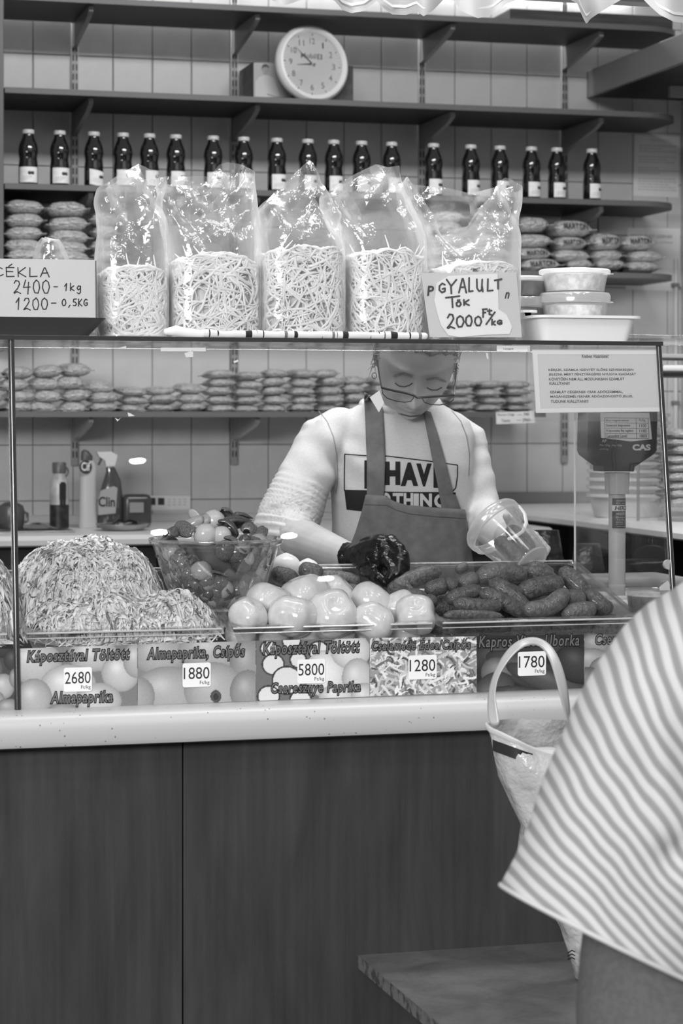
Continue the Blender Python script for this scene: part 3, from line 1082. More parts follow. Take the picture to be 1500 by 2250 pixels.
# long stacks on the lowest shelf, behind the glass
zs5 = [(-30, 4, 25, 70), (38, 4, 26, 74), (100, 4, 27, 72), (166, 4, 28, 70), (228, 3, 24, 72), (292, 3, 20, 70), (358, 3, 20, 72), (424, 3, 22, 68), (487, 5, 19, 70), (549, 5, 18, 66),
       (609, 5, 19, 64), (669, 5, 19, 64), (727, 5, 19, 62), (782, 4, 20, 56), (840, 4, 20, 60), (900, 4, 20, 60), (960, 4, 20, 60), (1018, 4, 17, 62), (1082, 4, 17, 68), (1146, 4, 17, 66)]
for ci, (px, n, hp, wp) in enumerate(zs5):
    base = np.interp(px, [0, 1170], [909, 903])
    for k in range(n):
        py = base - hp * (k + 0.5)
        right = px > 990
        hidden = 800 < px < 990
        cn = 'leftmost column' if px < 0 else ('column of pasta number %d from the case post' % ci)
        lv = ['bottom', 'second', 'third', 'fourth', 'top'][k] if k < n - 1 else 'top'
        if hidden:
            lab = 'pasta bag on the lowest shelf hidden behind the vendor'
        elif right:
            lab = '%s pasta bag, %s column right of the vendor\'s head' % (lv, ['first', 'second', 'third'][ci - 17])
        else:
            lab = '%s pasta bag on the lowest shelf, column %s from the left' % (lv, ['one', 'two', 'three', 'four', 'five', 'six', 'seven', 'eight', 'nine', 'ten', 'eleven', 'twelve', 'thirteen', 'fourteen'][min(ci, 13)])
        pasta(px + R.uniform(-5, 5) + (hp * 0.25 if k % 2 else 0), py, YP + R.uniform(-0.012, 0.012), wp, hp * 1.02, lab,
              'pasta bags on the lowest shelf', fine=px > 430, tilt=R.uniform(-2, 2))

# ---- notices on the wall, right
def sheet(name, label, quad, Y, lines, cat='notice', group=None, m=None):
    vs = [P(x, y, Y) for x, y in quad]          # tl tr br bl
    t = thing(name, label, cat, vs[3], group)
    part(t, 'paper', MB().prism(vs, (0, 0.0006, 0)), m or M_paper)
    return t, quad_fn(vs[0], vs[1], vs[3], vs[2], (0, -0.0006, 0))


t, fn = sheet('wall_notice', 'printed notice sheet on the tiles right of the bottles', [(1394, 297), (1493, 299), (1490, 434), (1390, 430)], Y_T - 0.001, 0)
mb = MB()
text_mb(mb, 'TÁJÉKOZTATÓ', fn, (0.32, 0.905, 0.75, 0.935))
for k in range(17):
    if k in (3, 7, 11):
        continue
    z = 0.83 - k * 0.045
    x1 = [0.92, 0.6, 0.86, 0.9, 0.94, 0.7, 0.88, 0.9, 0.55][k % 9]
    x = 0.1
    while x < x1:
        l = R.uniform(0.03, 0.1)
        ribbon2d(mb, [(x, z), (x + l, z)], 0.008, fn, 4)
        x += l + 0.02
part(t, 'print', mb, mat('faint_print', 150, 0.7, 0.1), smooth=False)
t, fn = sheet('authority_notice', 'white notice headed with supervising offices behind the pasta bags', [(1378, 500), (1494, 502), (1490, 640), (1374, 636)], Y_T - 0.001, 0)
mb = text_mb(MB(), 'FELÜGYELETI SZERVEK', fn, (0.06, 0.84, 0.86, 0.90))
text_mb(mb, 'HATÓSÁGOK ELÉRHETŐSÉGE', fn, (0.1, 0.76, 0.86, 0.785))
part(t, 'print', mb, mat('faint_print2', 110, 0.7, 0.1), smooth=False)
# pipe clips / white pipe at far right corner
t = thing('wall_pipe', 'thin white pipe running down the wall at the far right', 'pipe', (P(1478, 740, Y_T).x, Y_T - 0.014, 1.24))
pxx = P(1480, 740, Y_T).x
part(t, 'pipe', MB().tube([(pxx, Y_T - 0.018, 1.2225), (pxx, Y_T - 0.018, 2.15)], 0.008, 10), mat('white_pipe', 205, 0.4, 0.4))
for z in (1.35, 1.60, 1.85, 2.05):
    part(t, 'clip', MB().rbox((pxx - 0.013, Y_T - 0.028, z - 0.008), (pxx + 0.013, Y_T, z + 0.008), 0.002, 1), mat('clip_grey', 120, 0.4, 0.4))

# price label hung on the lowest shelf
t, fn = sheet('shelf_price_label', 'small white price label hanging on the lowest shelf edge', [(1089, 906), (1173, 903), (1175, 929), (1090, 932)], Y_SHELF - 0.004, 0, 'price label')
mb = text_mb(MB(), 'Marton Csiga', fn, (0.04, 0.62, 0.48, 0.88))
text_mb(mb, 'Tészta', fn, (0.13, 0.15, 0.36, 0.40))
text_mb(mb, '740', fn, (0.72, 0.62, 0.86, 0.88), offset=0.01)
text_mb(mb, '2960.-', fn, (0.68, 0.14, 0.93, 0.40), offset=0.01)
ribbon2d(mb, [(0.56, 0.72), (0.66, 0.72)], 0.03, fn, 4)
ribbon2d(mb, [(0.54, 0.26), (0.64, 0.26)], 0.03, fn, 4)
part(t, 'print', mb, mat('label_print', 60, 0.7, 0.1), smooth=False)
vs = [PG(1091, 759, -0.0012), PG(1164, 759, -0.0012), PG(1164, 772, -0.0012), PG(1091, 772, -0.0012)]
t = thing('upper_label', 'tiny white price label taped just under the glass top edge, beside the notice', 'price label', vs[3])
part(t, 'paper', MB().prism(vs, (0, 0.0005, 0)), M_paper)
fn = quad_fn(vs[0], vs[1], vs[3], vs[2], (0, -0.0006, 0))
mb = text_mb(MB(), 'Lasagne', fn, (0.2, 0.2, 0.5, 0.6))
part(t, 'print', mb, mat('label_print', 60, 0.7, 0.1), smooth=False)

# ================================================================== ON THE BACK COUNTER
YB = 7.50
zb = zc + 0.0006


def bx(px):
    return P(px, 1150, YB).x


# steel flask with a dark printed figure
x = bx(130)
rF = 21 / Sc(130, YB)
hF = P(130, 1016, YB).z - zb
t = thing('drinking_flask', 'pale drinking flask with dark printed lower half on the back counter', 'flask', (x, YB, zb))
part(t, 'body', MB().lathe([(0.0, 0), (rF, 0), (rF, hF * 0.62), (rF * 0.93, hF * 0.72), (rF * 0.66, hF * 0.80), (rF * 0.62, hF * 0.84)], 28, t.location), mat('flask_pale', 178, 0.3, 0.5, mix=(20, 150, 0.4, 0.6)))
part(t, 'cap', MB().lathe([(0, hF * 0.84), (rF * 0.72, hF * 0.84), (rF * 0.74, hF * 0.985), (rF * 0.68, hF), (0, hF)], 24, t.location), mat('flask_cap', 84, 0.35, 0.5))
part(t, 'carry_loop', MB().tube([Vector((x + rF * math.cos(a) * 0.9, YB - 0.01, zb + hF * 0.86 + 0.022 * math.sin(a))) for a in [-1.6 + 0.35 * k for k in range(9)]], 0.0035, 8), mat('flask_cap', 84))
mb = cyl_patch(rF + 0.0006, -1.5, 1.5, 0.001, hF * 0.36)
dk = MB().add([Vector(v) + t.location for v in mb.v], mb.f)
part(t, 'dark_print', dk, mat('flask_print', 48, 0.4, 0.4, mix=(40, 30, 0.4, 0.6)))
fp = MB()
for a_, z_, w_, h_ in ((0.25, 0.52, 0.016, 0.022), (0.25, 0.42, 0.024, 0.055), (0.08, 0.30, 0.010, 0.05), (0.42, 0.30, 0.010, 0.05)):
    m2 = cyl_patch(rF + 0.0011, a_ - w_ / 2 / rF, a_ + w_ / 2 / rF, hF * z_ - h_ / 2 + 0.03, hF * z_ + h_ / 2 + 0.03, 6)
    fp.add([Vector(v) + t.location for v in m2.v], m2.f)
part(t, 'printed_figure', fp, mat('figure_print', 34, 0.4, 0.4))


def flat_bottle(x, y, z0, prof, n=28, fl=0.6):
    mb = MB()
    mb.loft([[Vector((x + r * math.cos(a) + dx, y + r * fl * math.sin(a), z0 + z)) for a in [2 * math.pi * j / n for j in range(n)]] for r, z, dx in prof])
    return mb


# scouring-cream bottle
x = bx(193)
k_ = 1 / Sc(193, YB)
hC = P(193, 988, YB).z - zb
t = thing('scouring_cream_bottle', 'pale scouring cream bottle with dark oval logo on the back counter', 'cleaning bottle', (x, YB, zb))
part(t, 'body', flat_bottle(x, YB, zb, [(0.001, 0, 0), (20 * k_, 0, 0), (21 * k_, 0.01, 0), (19 * k_, hC * 0.35, 0), (18 * k_, hC * 0.6, 0), (20 * k_, hC * 0.78, 0), (16 * k_, hC * 0.86, -0.003)]), mat('cream_bottle', 176, 0.35, 0.5))
part(t, 'cap', flat_bottle(x, YB, zb, [(13 * k_, hC * 0.855, -0.004), (13 * k_, hC * 0.92, -0.004), (8 * k_, hC * 0.98, -0.010), (2 * k_, hC, -0.012)]), mat('cream_cap', 70, 0.4, 0.4))
fb = lambda px, py: P(px, py, YB - 0.0255)
mb = MB().add([fb(188 + 14 * math.cos(a), 1026 + 15 * math.sin(a)) for a in [2 * math.pi * k / 24 for k in range(24)]], [tuple(range(24))])
lo_ = part(t, 'logo_oval', mb, mat('logo_oval', 52, 0.4, 0.4))
f2 = lambda u, v: P(u, v, YB - 0.0262)
part(t, 'logo_lettering', text_mb(MB(), 'Cif', f2, (179, 1034, 198, 1016), offset=0.02), mat('logo_letter', 215, 0.5, 0.3), sub=lo_, smooth=False)
# window cleaner with trigger
x = bx(241)
hT = P(241, 994, YB).z - zb
t = thing('spray_bottle', 'dark window cleaner spray bottle with pale trigger head', 'spray bottle', (x, YB, zb))
part(t, 'body', flat_bottle(x, YB, zb, [(0.001, 0, 0), (27 * k_, 0, 0), (28 * k_, 0.01, 0), (26 * k_, hT * 0.45, 0.004), (20 * k_, hT * 0.62, 0.008), (12 * k_, hT * 0.74, 0.006), (10 * k_, hT * 0.80, 0.002)], fl=0.55), mat('cleaner_liquid', 62, 0.12, 0.5, coat=0.5))
hd = MB()
hd.prism([P(px, py, YB - 0.014) for px, py in [(213, 993), (244, 992), (258, 1000), (256, 1010), (252, 1024), (233, 1024), (231, 1012), (218, 1003)]], (0, 0.028, 0))
part(t, 'trigger_head', hd, mat('trigger_white', 196, 0.4, 0.4))
part(t, 'trigger', MB().tube([P(222, 1004, YB), P(221, 1012, YB), P(216, 1022, YB)], 0.004, 8), mat('trigger_dark', 60, 0.4, 0.4))
fb = lambda px, py: P(px, py, YB - 0.0262)
lb = part(t, 'label', MB().add([fb(*q) for q in [(221, 1078), (250, 1068), (258, 1072), (254, 1128), (216, 1132), (216, 1100)]], [tuple(range(6))]), mat('cleaner_label', 150, 0.4, 0.4))
f2 = lambda u, v: P(u, v, YB - 0.027)
part(t, 'label_lettering', text_mb(MB(), 'Clin', f2, (217, 1113, 252, 1092), offset=0.02), M_ink, sub=lb, smooth=False)
# dark sponge holder
xa, xb = bx(268), bx(331)
t = thing('sponge_holder', 'dark rounded plastic sponge holder beside the spray bottle', 'sponge holder', ((xa + xb) / 2, YB, zb))
part(t, 'shell', MB().rbox((xa, YB - 0.03, zb), (xb, YB + 0.05, P(300, 1086, YB).z), 0.018, 4), mat('holder_dark', 58, 0.25, 0.5))
part(t, 'window', MB().rbox((xa + 0.02, YB - 0.034, zb + 0.05), (xb - 0.03, YB - 0.03, zb + 0.085), 0.001, 1), mat('holder_pale', 130, 0.4, 0.4))
# instruction plate on the wall
vs = [(329, 1089), (418, 1090), (418, 1119), (329, 1121)]
t, fn = sheet('hygiene_plate', 'long white plate with hand-washing pictures on the tiles', vs, Y_T - 0.0010, 0, 'sign')
mb = MB()
for x0, x1, y0, y1 in ((0.03, 0.14, 0.35, 0.85), (0.2, 0.36, 0.35, 0.85)):
    mb.add([fn(x0, y0), fn(x1, y0), fn(x1, y1), fn(x0, y1)], [(0, 1, 2, 3)])
part(t, 'picture', mb, mat('plate_dark', 60, 0.6, 0.2), smooth=False)
mb = MB()
for r_ in range(3):
    for c_ in range(4):
        ribbon2d(mb, [(0.45 + c_ * 0.13, 0.75 - r_ * 0.2), (0.50 + c_ * 0.13, 0.75 - r_ * 0.2)], 0.05, fn, 4)
part(t, 'small_print', mb, mat('print_grey', 170), smooth=False)
# steel tray with black gloves
tz = zb
c = P(270, 1158, 7.30)
t = thing('steel_tray', 'shallow steel tray on the back counter in front of the bottles', 'tray', (c.x, 7.30, tz))
w_ = 56 / Sc(270, 7.30)
part(t, 'pan', MB().lathe([(0.0, 0.002), (w_ * 0.8, 0.002), (w_, 0.018), (w_ * 1.06, 0.02), (w_ * 1.06, 0.022), (w_ * 0.98, 0.020), (w_ * 0.78, 0.004), (0, 0.004)], 40, t.location), M_chrome)
gl_ = MB()
gl_.tube([t.location + Vector((-0.03 + 0.018 * k, 0.01 * math.sin(k * 2), 0.012 + 0.010 * abs(math.sin(k * 1.3)))) for k in range(5)], [0.012, 0.016, 0.014, 0.017, 0.01], 10, round_ends=True)
o = obj('rubber_glove', gl_.mesh('rubber_glove', off=t.location), mat('black_rubber', 20, 0.25, 0.5), loc=t.location)
tag(o, 'crumpled black rubber glove lying in the steel tray', 'glove')
# dark pot in the sink
c = P(24, 1160, 7.45)
rp = 30 / Sc(24, 7.45)
t = thing('dark_pot', 'dark rounded pot standing in the sink behind the case post', 'pot', (c.x, 7.45, zc + 0.008))
part(t, 'body', MB().lathe([(0, 0), (rp * 0.9, 0), (rp, 0.02), (rp, 0.055), (rp * 0.9, 0.072), (rp * 0.5, 0.082), (0, 0.085)], 30, t.location), mat('pot_dark', 74, 0.3, 0.5))
part(t, 'handle', MB().tube([t.location + Vector((rp * 0.95, 0, 0.05)), t.location + Vector((rp * 1.2, 0, 0.045)), t.location + Vector((rp * 1.2, 0, 0.02)), t.location + Vector((rp * 0.98, 0, 0.015))], 0.005, 8), mat('pot_dark', 74))
# ================================================================== ON THE GLASS TOP
ZG = Z_GT + 0.0006
# single-stroke pen alphabet on a 1x1 cell
PEN = {
    'C': [[(.9, .85), (.6, 1), (.2, .8), (.05, .4), (.3, .05), (.7, .05), (.95, .2)]],
    'É': [[(.1, 1), (.1, 0), (.9, .02)], [(.1, .52), (.75, .55)], [(.1, 1), (.9, .98)], [(.35, 1.12), (.7, 1.35)]],
    'K': [[(.1, 1), (.1, 0)], [(.85, 1), (.12, .45), (.9, 0)]],
    'L': [[(.15, 1), (.1, 0), (.9, .05)]],
    'A': [[(0, 0), (.45, 1), (.55, 1), (.95, 0)], [(.2, .4), (.8, .42)]],
    '2': [[(.1, .75), (.3, .98), (.7, .95), (.8, .7), (.5, .35), (.05, .05), (.15, .02), (.45, .12), (.95, .0)]],
    '4': [[(.35, 1), (.05, .45), (.95, .48)], [(.7, .85), (.62, -.05)]],
    '0': [[(.5, 1), (.15, .8), (.08, .4), (.3, .03), (.7, .05), (.93, .45), (.8, .85), (.5, 1)]],
    '1': [[(.2, .6), (.6, 1), (.5, 0)]],
    '-': [[(.1, .5), (.9, .52)]],
    'k': [[(.1, 1), (.1, 0)], [(.75, .65), (.12, .3), (.8, 0)]],
    'g': [[(.8, .6), (.4, .65), (.15, .35), (.4, .1), (.75, .3), (.8, .65), (.8, -.2), (.5, -.45), (.15, -.3)]],
    ',': [[(.6, .12), (.3, -.2)]],
    '5': [[(.85, 1), (.25, .98), (.2, .55), (.6, .6), (.85, .3), (.6, .02), (.1, .08)]],
    'G': [[(.85, .85), (.5, 1), (.12, .7), (.1, .3), (.45, .02), (.85, .15), (.88, .45), (.5, .42)]],
    'Y': [[(.05, 1), (.45, .5)], [(.95, 1), (.45, .45), (.5, -.1)]],
    'U': [[(.1, 1), (.12, .3), (.4, .02), (.75, .1), (.85, 1)], [(.85, .4), (.92, 0)]],
    'T': [[(.45, 1), (.5, 0)], [(0, .92), (1, 1.05)]],
    'Ö': [[(.5, .8), (.15, .55), (.2, .1), (.6, 0), (.9, .3), (.75, .7), (.5, .8)], [(.35, 1.0), (.38, 1.08)], [(.65, 1.02), (.68, 1.1)]],
    'F': [[(.15, 1), (.1, 0)], [(0, 1), (.9, 1.02)], [(.12, .55), (.6, .58)]],
    't': [[(.45, 1), (.4, .1), (.8, 0)], [(.1, .7), (.85, .75)]],
    '/': [[(.0, 0), (1, 1)]],
}


def pen(mb, s, box, fn, w, gap=0.22, jit=0.03):
    x0, y0, x1, y1 = box
    n = len(s)
    cw = (x1 - x0) / (n + gap * (n - 1))
    for i, ch in enumerate(s):
        if ch == ' ':
            continue
        ox = x0 + i * cw * (1 + gap)
        for st in PEN[ch]:
            ribbon2d(mb, [(ox + a * cw + R.uniform(-jit, jit) * cw, y0 + b * (y1 - y0) + R.uniform(-jit, jit) * (y1 - y0)) for a, b in st], w, fn, 7)
    return mb


# dark tray at the left with the beetroot sign
Yt = 4.70
t = thing('dark_tray', 'dark shallow tray at the left end of the glass top', 'tray', (P(100, 740, Yt).x, Yt, ZG))
xr = P(237, 700, Yt - 0.06).x
z1 = P(100, 697, Yt - 0.06).z
mb = MB()
xl0 = -0.1


def rr_ring(x0, x1, y0, y1, z, r=0.03, n=5):
    pts = []
    for cx, cy, a0 in ((x1 - r, y1 - r, 0), (x0 + r, y1 - r, 90), (x0 + r, y0 + r, 180), (x1 - r, y0 + r, 270)):
        for k in range(n + 1):
            a = math.radians(a0 + 90 * k / n)
            pts.append(Vector((cx + r * math.cos(a), cy + r * math.sin(a), z)))
    return pts


mb.loft([rr_ring(xl0, xr - 0.035, Yt - 0.035, Yt + 0.20, ZG), rr_ring(xl0 - 0.02, xr - 0.004, Yt - 0.06, Yt + 0.225, z1 - 0.004), rr_ring(xl0 - 0.03, xr, Yt - 0.065, Yt + 0.23, z1), rr_ring(xl0 - 0.015, xr - 0.01, Yt - 0.055, Yt + 0.22, z1 - 0.003), rr_ring(xl0, xr - 0.04, Yt - 0.03, Yt + 0.195, ZG + 0.004)])
part(t, 'shell', mb, mat('tray_dark', 62, 0.4, 0.4))

vs = [P(-16, 568, Yt + 0.02), P(211, 571, Yt + 0.02), P(212, 702, Yt - 0.02), P(-14, 702, Yt - 0.02)]
t = thing('price_sign', 'hand-written white beetroot price card standing in the dark tray', 'price sign', vs[3])
part(t, 'card', MB().prism(vs, (0, 0.004, 0)), mat('card_white', 178, 0.6, 0.2))
fn = quad_fn(vs[0], vs[1], vs[3], vs[2], (0, -0.0008, 0))
W = 227.0
Hh = 133.0
B = lambda x0, y0, x1, y1: ((x0 + 16) / W, 1 - (y1 - 569) / Hh, (x1 + 16) / W, 1 - (y0 - 569) / Hh)


def fpx(vs_fn, x_off, w, y_off, h):
    return lambda x, y: vs_fn((x - x_off) / w, 1 - (y - y_off) / h)


fpen = fpx(fn, -16, W, 569, Hh)
mb = MB()
for s_, bxs in (('CÉKLA', (-14, 608, 108, 588)), ('2400', (28, 645, 108, 616)), ('-', (116, 632, 126, 628)), ('1kg', (138, 638, 178, 622)), ('1200', (30, 681, 104, 655)), ('-', (110, 668, 122, 664)), ('0,5KG', (134, 672, 192, 657))):
    pen(mb, s_, bxs, fpen, 2.3)
part(t, 'handwriting', mb, mat('felt_pen', 38, 0.6, 0.2), smooth=False)
part(t, 'tape_edge', MB().add([fpen(209, 571) , fpen(211.5, 571), fpen(211.5, 698), fpen(209, 698)], [(0, 1, 2, 3)]), mat('card_edge', 70, 0.5, 0.3))


# ---- clear plastic bags full of pale shredded squash
M_bag = mat_film('clear_bag', body=0.17, edge=0.8, tint=248, rough=0.12, bump=(30, 0.7, 0.006), milky=0.6, blend=0.45)
M_str = mat_attr('squash_shreds', rough=0.45, spec=0.4, sss=0.15)


def strand(mb, p0, d0, length, r, tone, rng, inside, nseg=13, curl=5.5):
    pts = [p0.copy()]
    d = d0.normalized()
    st = length / nseg
    for _ in range(nseg):
        d = (d + Vector((rng.uniform(-1, 1), rng.uniform(-1, 1), rng.uniform(-1, 1))) * curl * st * 6).normalized()
        q = inside(pts[-1] + d * st)
        if (q - pts[-1]).length > 1e-5:
            d = (q - pts[-1]).normalized()
        pts.append(q)
    n_ = len(pts)
    mb.tube(pts, [r * (0.35 + 0.65 * min(1, 4.5 * min(k, n_ - 1 - k) / n_)) for k in range(n_)], 5, flat=0.75, tone=tone)


def clear_bag(label, xl, xr, ybase, ycont, top, Yc, depth, seed, lean=0.0, back=None):
    """xl,xr: base sides in px; ycont: content top px; top: list of (px,py) along the open edge"""
    rng = random.Random(seed)
    z0 = ZG
    cx = P((xl + xr) / 2, ybase, Yc).x
    s_ = Sc((xl + xr) / 2, Yc)
    hw = (xr - xl) / 2 / s_ * 1.02
    zc_ = P((xl + xr) / 2, ycont, Yc).z
    t = thing('clear_bag', label, 'plastic bag', (cx, Yc, z0), 'clear bags of shredded squash')
    hd = depth / 2

    # contents ------------------------------------------------
    def inside(p):
        u = (p.x - cx) / (hw - 0.008)
        v = (p.y - Yc) / (hd - 0.006)
        m = (abs(u) ** 4 + abs(v) ** 4) ** 0.25
        if m > 1:
            p = Vector((cx + (p.x - cx) / m, Yc + (p.y - Yc) / m, p.z))
        ztop = zc_ - 0.02 * ((p.x - cx) / hw) ** 2 + 0.012 * nz((p.x * 30, p.y * 30, seed), 1.0)
        return Vector((p.x, p.y, min(max(p.z, z0 + 0.007), ztop)))
    core = MB()
    rings = []
    n = 28
    for k in range(9):
        f = k / 8
        z = z0 + 0.006 + (zc_ - z0 - 0.020) * f
        q = 0.90 - 0.25 * max(0, f - 0.85) / 0.15
        rings.append([Vector((cx + math.copysign(abs(math.cos(a)) ** 0.5, math.cos(a)) * (hw - 0.012) * q, Yc + math.copysign(abs(math.sin(a)) ** 0.5, math.sin(a)) * (hd - 0.012) * q, z)) for a in [2 * math.pi * j / n for j in range(n)]])
    core.loft(rings, tone=g(222))
    mb = core
    for k in range(380):
        side = rng.random()
        u = rng.uniform(-1, 1)
        z = rng.uniform(z0 + 0.01, zc_)
        if side < 0.62:
            p = Vector((cx + u * hw * 0.92, Yc - hd * 0.96, z))
        elif side < 0.74:
            p = Vector((cx + (hw * 0.98 if rng.random() < 0.5 else -hw * 0.98), Yc + rng.uniform(-1, 1) * hd, z))
        else:
            p = Vector((cx + u * hw * 0.92, Yc + rng.uniform(-1, 1) * hd * 0.9, zc_ - rng.uniform(0, 0.012)))
        d = Vector((rng.uniform(-1, 1), rng.uniform(-0.3, 0.3), rng.uniform(-1, 1)))
        tone = g(rng.choice([238, 232, 242, 228, 236, 220]))
        strand(mb, inside(p), d, rng.uniform(0.09, 0.20), rng.uniform(0.0030, 0.0048), tone, rng, inside)
    free = lambda p: p
    for k in range(6):
        u = rng.uniform(-0.9, 0.9)
        p = Vector((cx + u * hw * 0.9, Yc + rng.uniform(-0.8, 0.4) * hd, zc_ - 0.02))
        strand(mb, p, Vector((rng.uniform(-1.2, 1.2), rng.uniform(-.2, .2), 1)), rng.uniform(0.03, 0.06), 0.0024, g(236), rng, free, 6, 1.0)
    part(t, 'shredded_squash', mb, M_str, 'full', kind='stuff')

    # film ----------------------------------------------------
    tp = [P(x, y, Yc) for x, y in top]
    tx = [(p.x - cx) for p in tp]
    tz = [p.z for p in tp]
    xt0, xt1 = tx[0], tx[-1]
    bz = [P(x, y, Yc).z for (x, _), y in zip(top, back)] if back else None
    NU, NV = 132, 42
    fm = MB()
    rings = []
    for iv in range(NV + 1):
        f = iv / NV
        ring = []
        for iu in range(NU):
            a = 2 * math.pi * iu / NU
            c, s2 = math.cos(a), math.sin(a)
            e_ = 0.5
            ux = math.copysign(abs(c) ** e_, c)
            uy = math.copysign(abs(s2) ** e_, s2)
            zc_rel = (zc_ - z0)
            # top height above this x
            xtop = xt0 + (ux + 1) / 2 * (xt1 - xt0)
            ztop = np.interp(xtop, tx, tz) if (uy < 0.2 or bz is None) else np.interp(xtop, tx, bz)
            ztop -= 0.006 * (uy + 1)
            z = z0 + 0.001 + f * (ztop - z0)
            h = max(0.0, (z - zc_) / max(ztop - zc_, 1e-3))
            h = min(1, h)
            hs = h * h * (3 - 2 * h)
            w_low = hw * (0.93 + 0.07 * min(1, (z - z0) / 0.03))
            x = ux * w_low * (1 - hs) + xtop * hs + lean * hs
            dep = hd * (1 - 0.55 * hs)
            y = uy * dep
            p = Vector((cx + x, Yc + y, z))
            # creases: sharp folds growing above the contents
            am = 0.003 + 0.040 * hs
            fold = abs(nz((p.x * 11 + z * 7, p.y * 5, z * 4), 1.0, seed)) - 0.2
            fold2 = abs(nz((p.x * 24 - z * 17, p.y * 10, z * 10), 1.0, seed + 5)) - 0.15
            nrm = Vector((c, s2, 0))
            p += Vector((nrm.x * 0.35, nrm.y, 0)) * am * (fold * 1.6 + fold2 * 0.8)
            ring.append(p)
        rings.append(ring)
    fm.loft(rings, cap0=True, cap1=False)
    me = fm.mesh('film', True, off=t.location)
    obj('film', me, M_bag, t)
    return t, cx, hw, zc_


YBG = 4.80
clear_bag('leftmost clear bag of shredded squash, beside the beetroot card', 213, 364, 738, 588, [(219, 410), (262, 385), (300, 364), (330, 384), (352, 404)], YBG, 0.15, 3)
clear_bag('second clear bag of shredded squash from the left, with tall right corner', 368, 566, 736, 566, [(340, 392), (400, 392), (452, 393), (474, 366), (492, 361), (563, 377)], YBG + 0.01, 0.17, 8)
clear_bag('third clear bag of shredded squash, rising to one sharp peak', 566, 750, 738, 548, [(563, 458), (612, 410), (668, 357), (676, 362), (704, 420), (735, 482)], YBG - 0.01, 0.17, 15)
clear_bag('fourth clear bag of shredded squash, square topped', 752, 928, 736, 555, [(703, 428), (760, 392), (812, 366), (842, 372), (874, 366), (884, 400)], YBG + 0.01, 0.17, 21)
_, cx5, hw5, zc5 = clear_bag('fifth clear bag of shredded squash, behind the hand-written squash sign', 936, 1134, 736, 582, [(889, 386), (912, 430), (960, 515), (1020, 500), (1055, 440), (1098, 394), (1138, 412)], YBG, 0.17, 33, back=[386, 390, 396, 404, 408, 398, 412])
# crumpled small bag behind the beetroot card
mb = MB()
c0 = P(112, 555, Yt + 0.09)
mb.loft([[c0 + Vector(((0.055 * f_ ** 0.3) * math.cos(a) * (1 + 0.35 * nz((a * 2, f_ * 3, 1), 1.0)), 0.03 * math.sin(a) * (1 + 0.3 * nz((a * 2, f_ * 4, 4), 1.0)), 0.03 - 0.15 * f_ + 0.012 * nz((a * 3, f_, 2), 1.0))) for a in [2 * math.pi * j / 40 for j in range(40)]] for f_ in [0.02, 0.1, 0.25, 0.4, 0.6, 0.8, 1.0]])
o = obj('crumpled_bag', mb.mesh('crumpled_bag', off=c0), M_bag, loc=c0)
tag(o, 'crumpled little clear bag poking up behind the beetroot card', 'plastic bag')

# sign fixed to the fifth bag: plastic sleeve, printed sheet and a hand-written slip
Ys = YBG - 0.10
vs = [P(925, 600, Ys + 0.008), P(1134, 598, Ys + 0.008), P(1146, 741, Ys - 0.01), P(944, 741, Ys - 0.01)]
t = thing('squash_sign', 'hand-written shredded squash sign in a plastic sleeve', 'price sign', vs[3])
part(t, 'backing_sheet', MB().prism(vs, (0, 0.002, 0)), mat('sheet_grey', 206, 0.5, 0.3))
fq = quad_fn(vs[0], vs[1], vs[3], vs[2], (0, -0.0012, 0))


def fs(px, py, o=-0.0012):
    a = (py - 599) / 142.0
    xl = 925 + 19 * a
    xr = 1134 + 12 * a
    p = fq((px - xl) / (xr - xl), 1 - a)
    return p + Vector((0, o + 0.0012, 0))


slip = [(958, 622), (985, 606), (1092, 602), (1094, 680), (1112, 692), (1124, 718), (1118, 734), (1060, 736), (1010, 741), (984, 737), (968, 715), (960, 690), (953, 660)]
part(t, 'paper_slip', MB().prism([fs(*q, -0.0022) for q in slip], (0, 0.0006, 0)), mat('slip_white', 236, 0.6, 0.2))
fw = lambda x, y: fs(x, y, -0.0034)
mb = MB()
for s_, bxs in (('G', (962, 643, 978, 622)), ('Y', (978, 642, 1002, 614)), ('A', (1006, 643, 1023, 613)), ('L', (1027, 641, 1038, 611)), ('U', (1044, 641, 1060, 614)), ('L', (1068, 640, 1082, 614)), ('T', (1085, 635, 1100, 615)),
                ('T', (978, 676, 1008, 652)), ('Ö', (999, 673, 1012, 660)), ('K', (1016, 671, 1030, 659)), ('2', (980, 722, 998, 690)), ('0', (1000, 719, 1018, 694)), ('0', (1020, 717, 1036, 693)), ('0', (1040, 716, 1057, 695)),
                ('F', (1058, 697, 1069, 680)), ('t', (1068, 692, 1080, 680)), ('/', (1066, 713, 1085, 686)), ('k', (1078, 714, 1088, 702)), ('G', (1090, 713, 1102, 704))):
    pen(mb, s_, bxs, fw, 3.8, jit=0.02)
part(t, 'handwriting', mb, mat('felt_pen_grey', 58, 0.6, 0.2), smooth=False)
mb = text_mb(MB(), 'P', lambda x, y: fs(x, y, -0.0016), (938, 649, 952, 628), shear=0.1, offset=0.02)
text_mb(mb, 'n', lambda x, y: fs(x, y, -0.0016), (1108, 656, 1118, 643), shear=0.3, offset=0.02)
part(t, 'printed_letters', mb, M_ink, smooth=False)
slv = [fs(918, 596, -0.0044), fs(1140, 594, -0.0044), fs(1152, 741, -0.0044), fs(938, 741, -0.0044)]
part(t, 'sleeve', MB().prism(slv, (0, 0.0003, 0)), mat_film('sleeve_film', 0.05, 0.4, rough=0.15, milky=0.5), smooth=False)
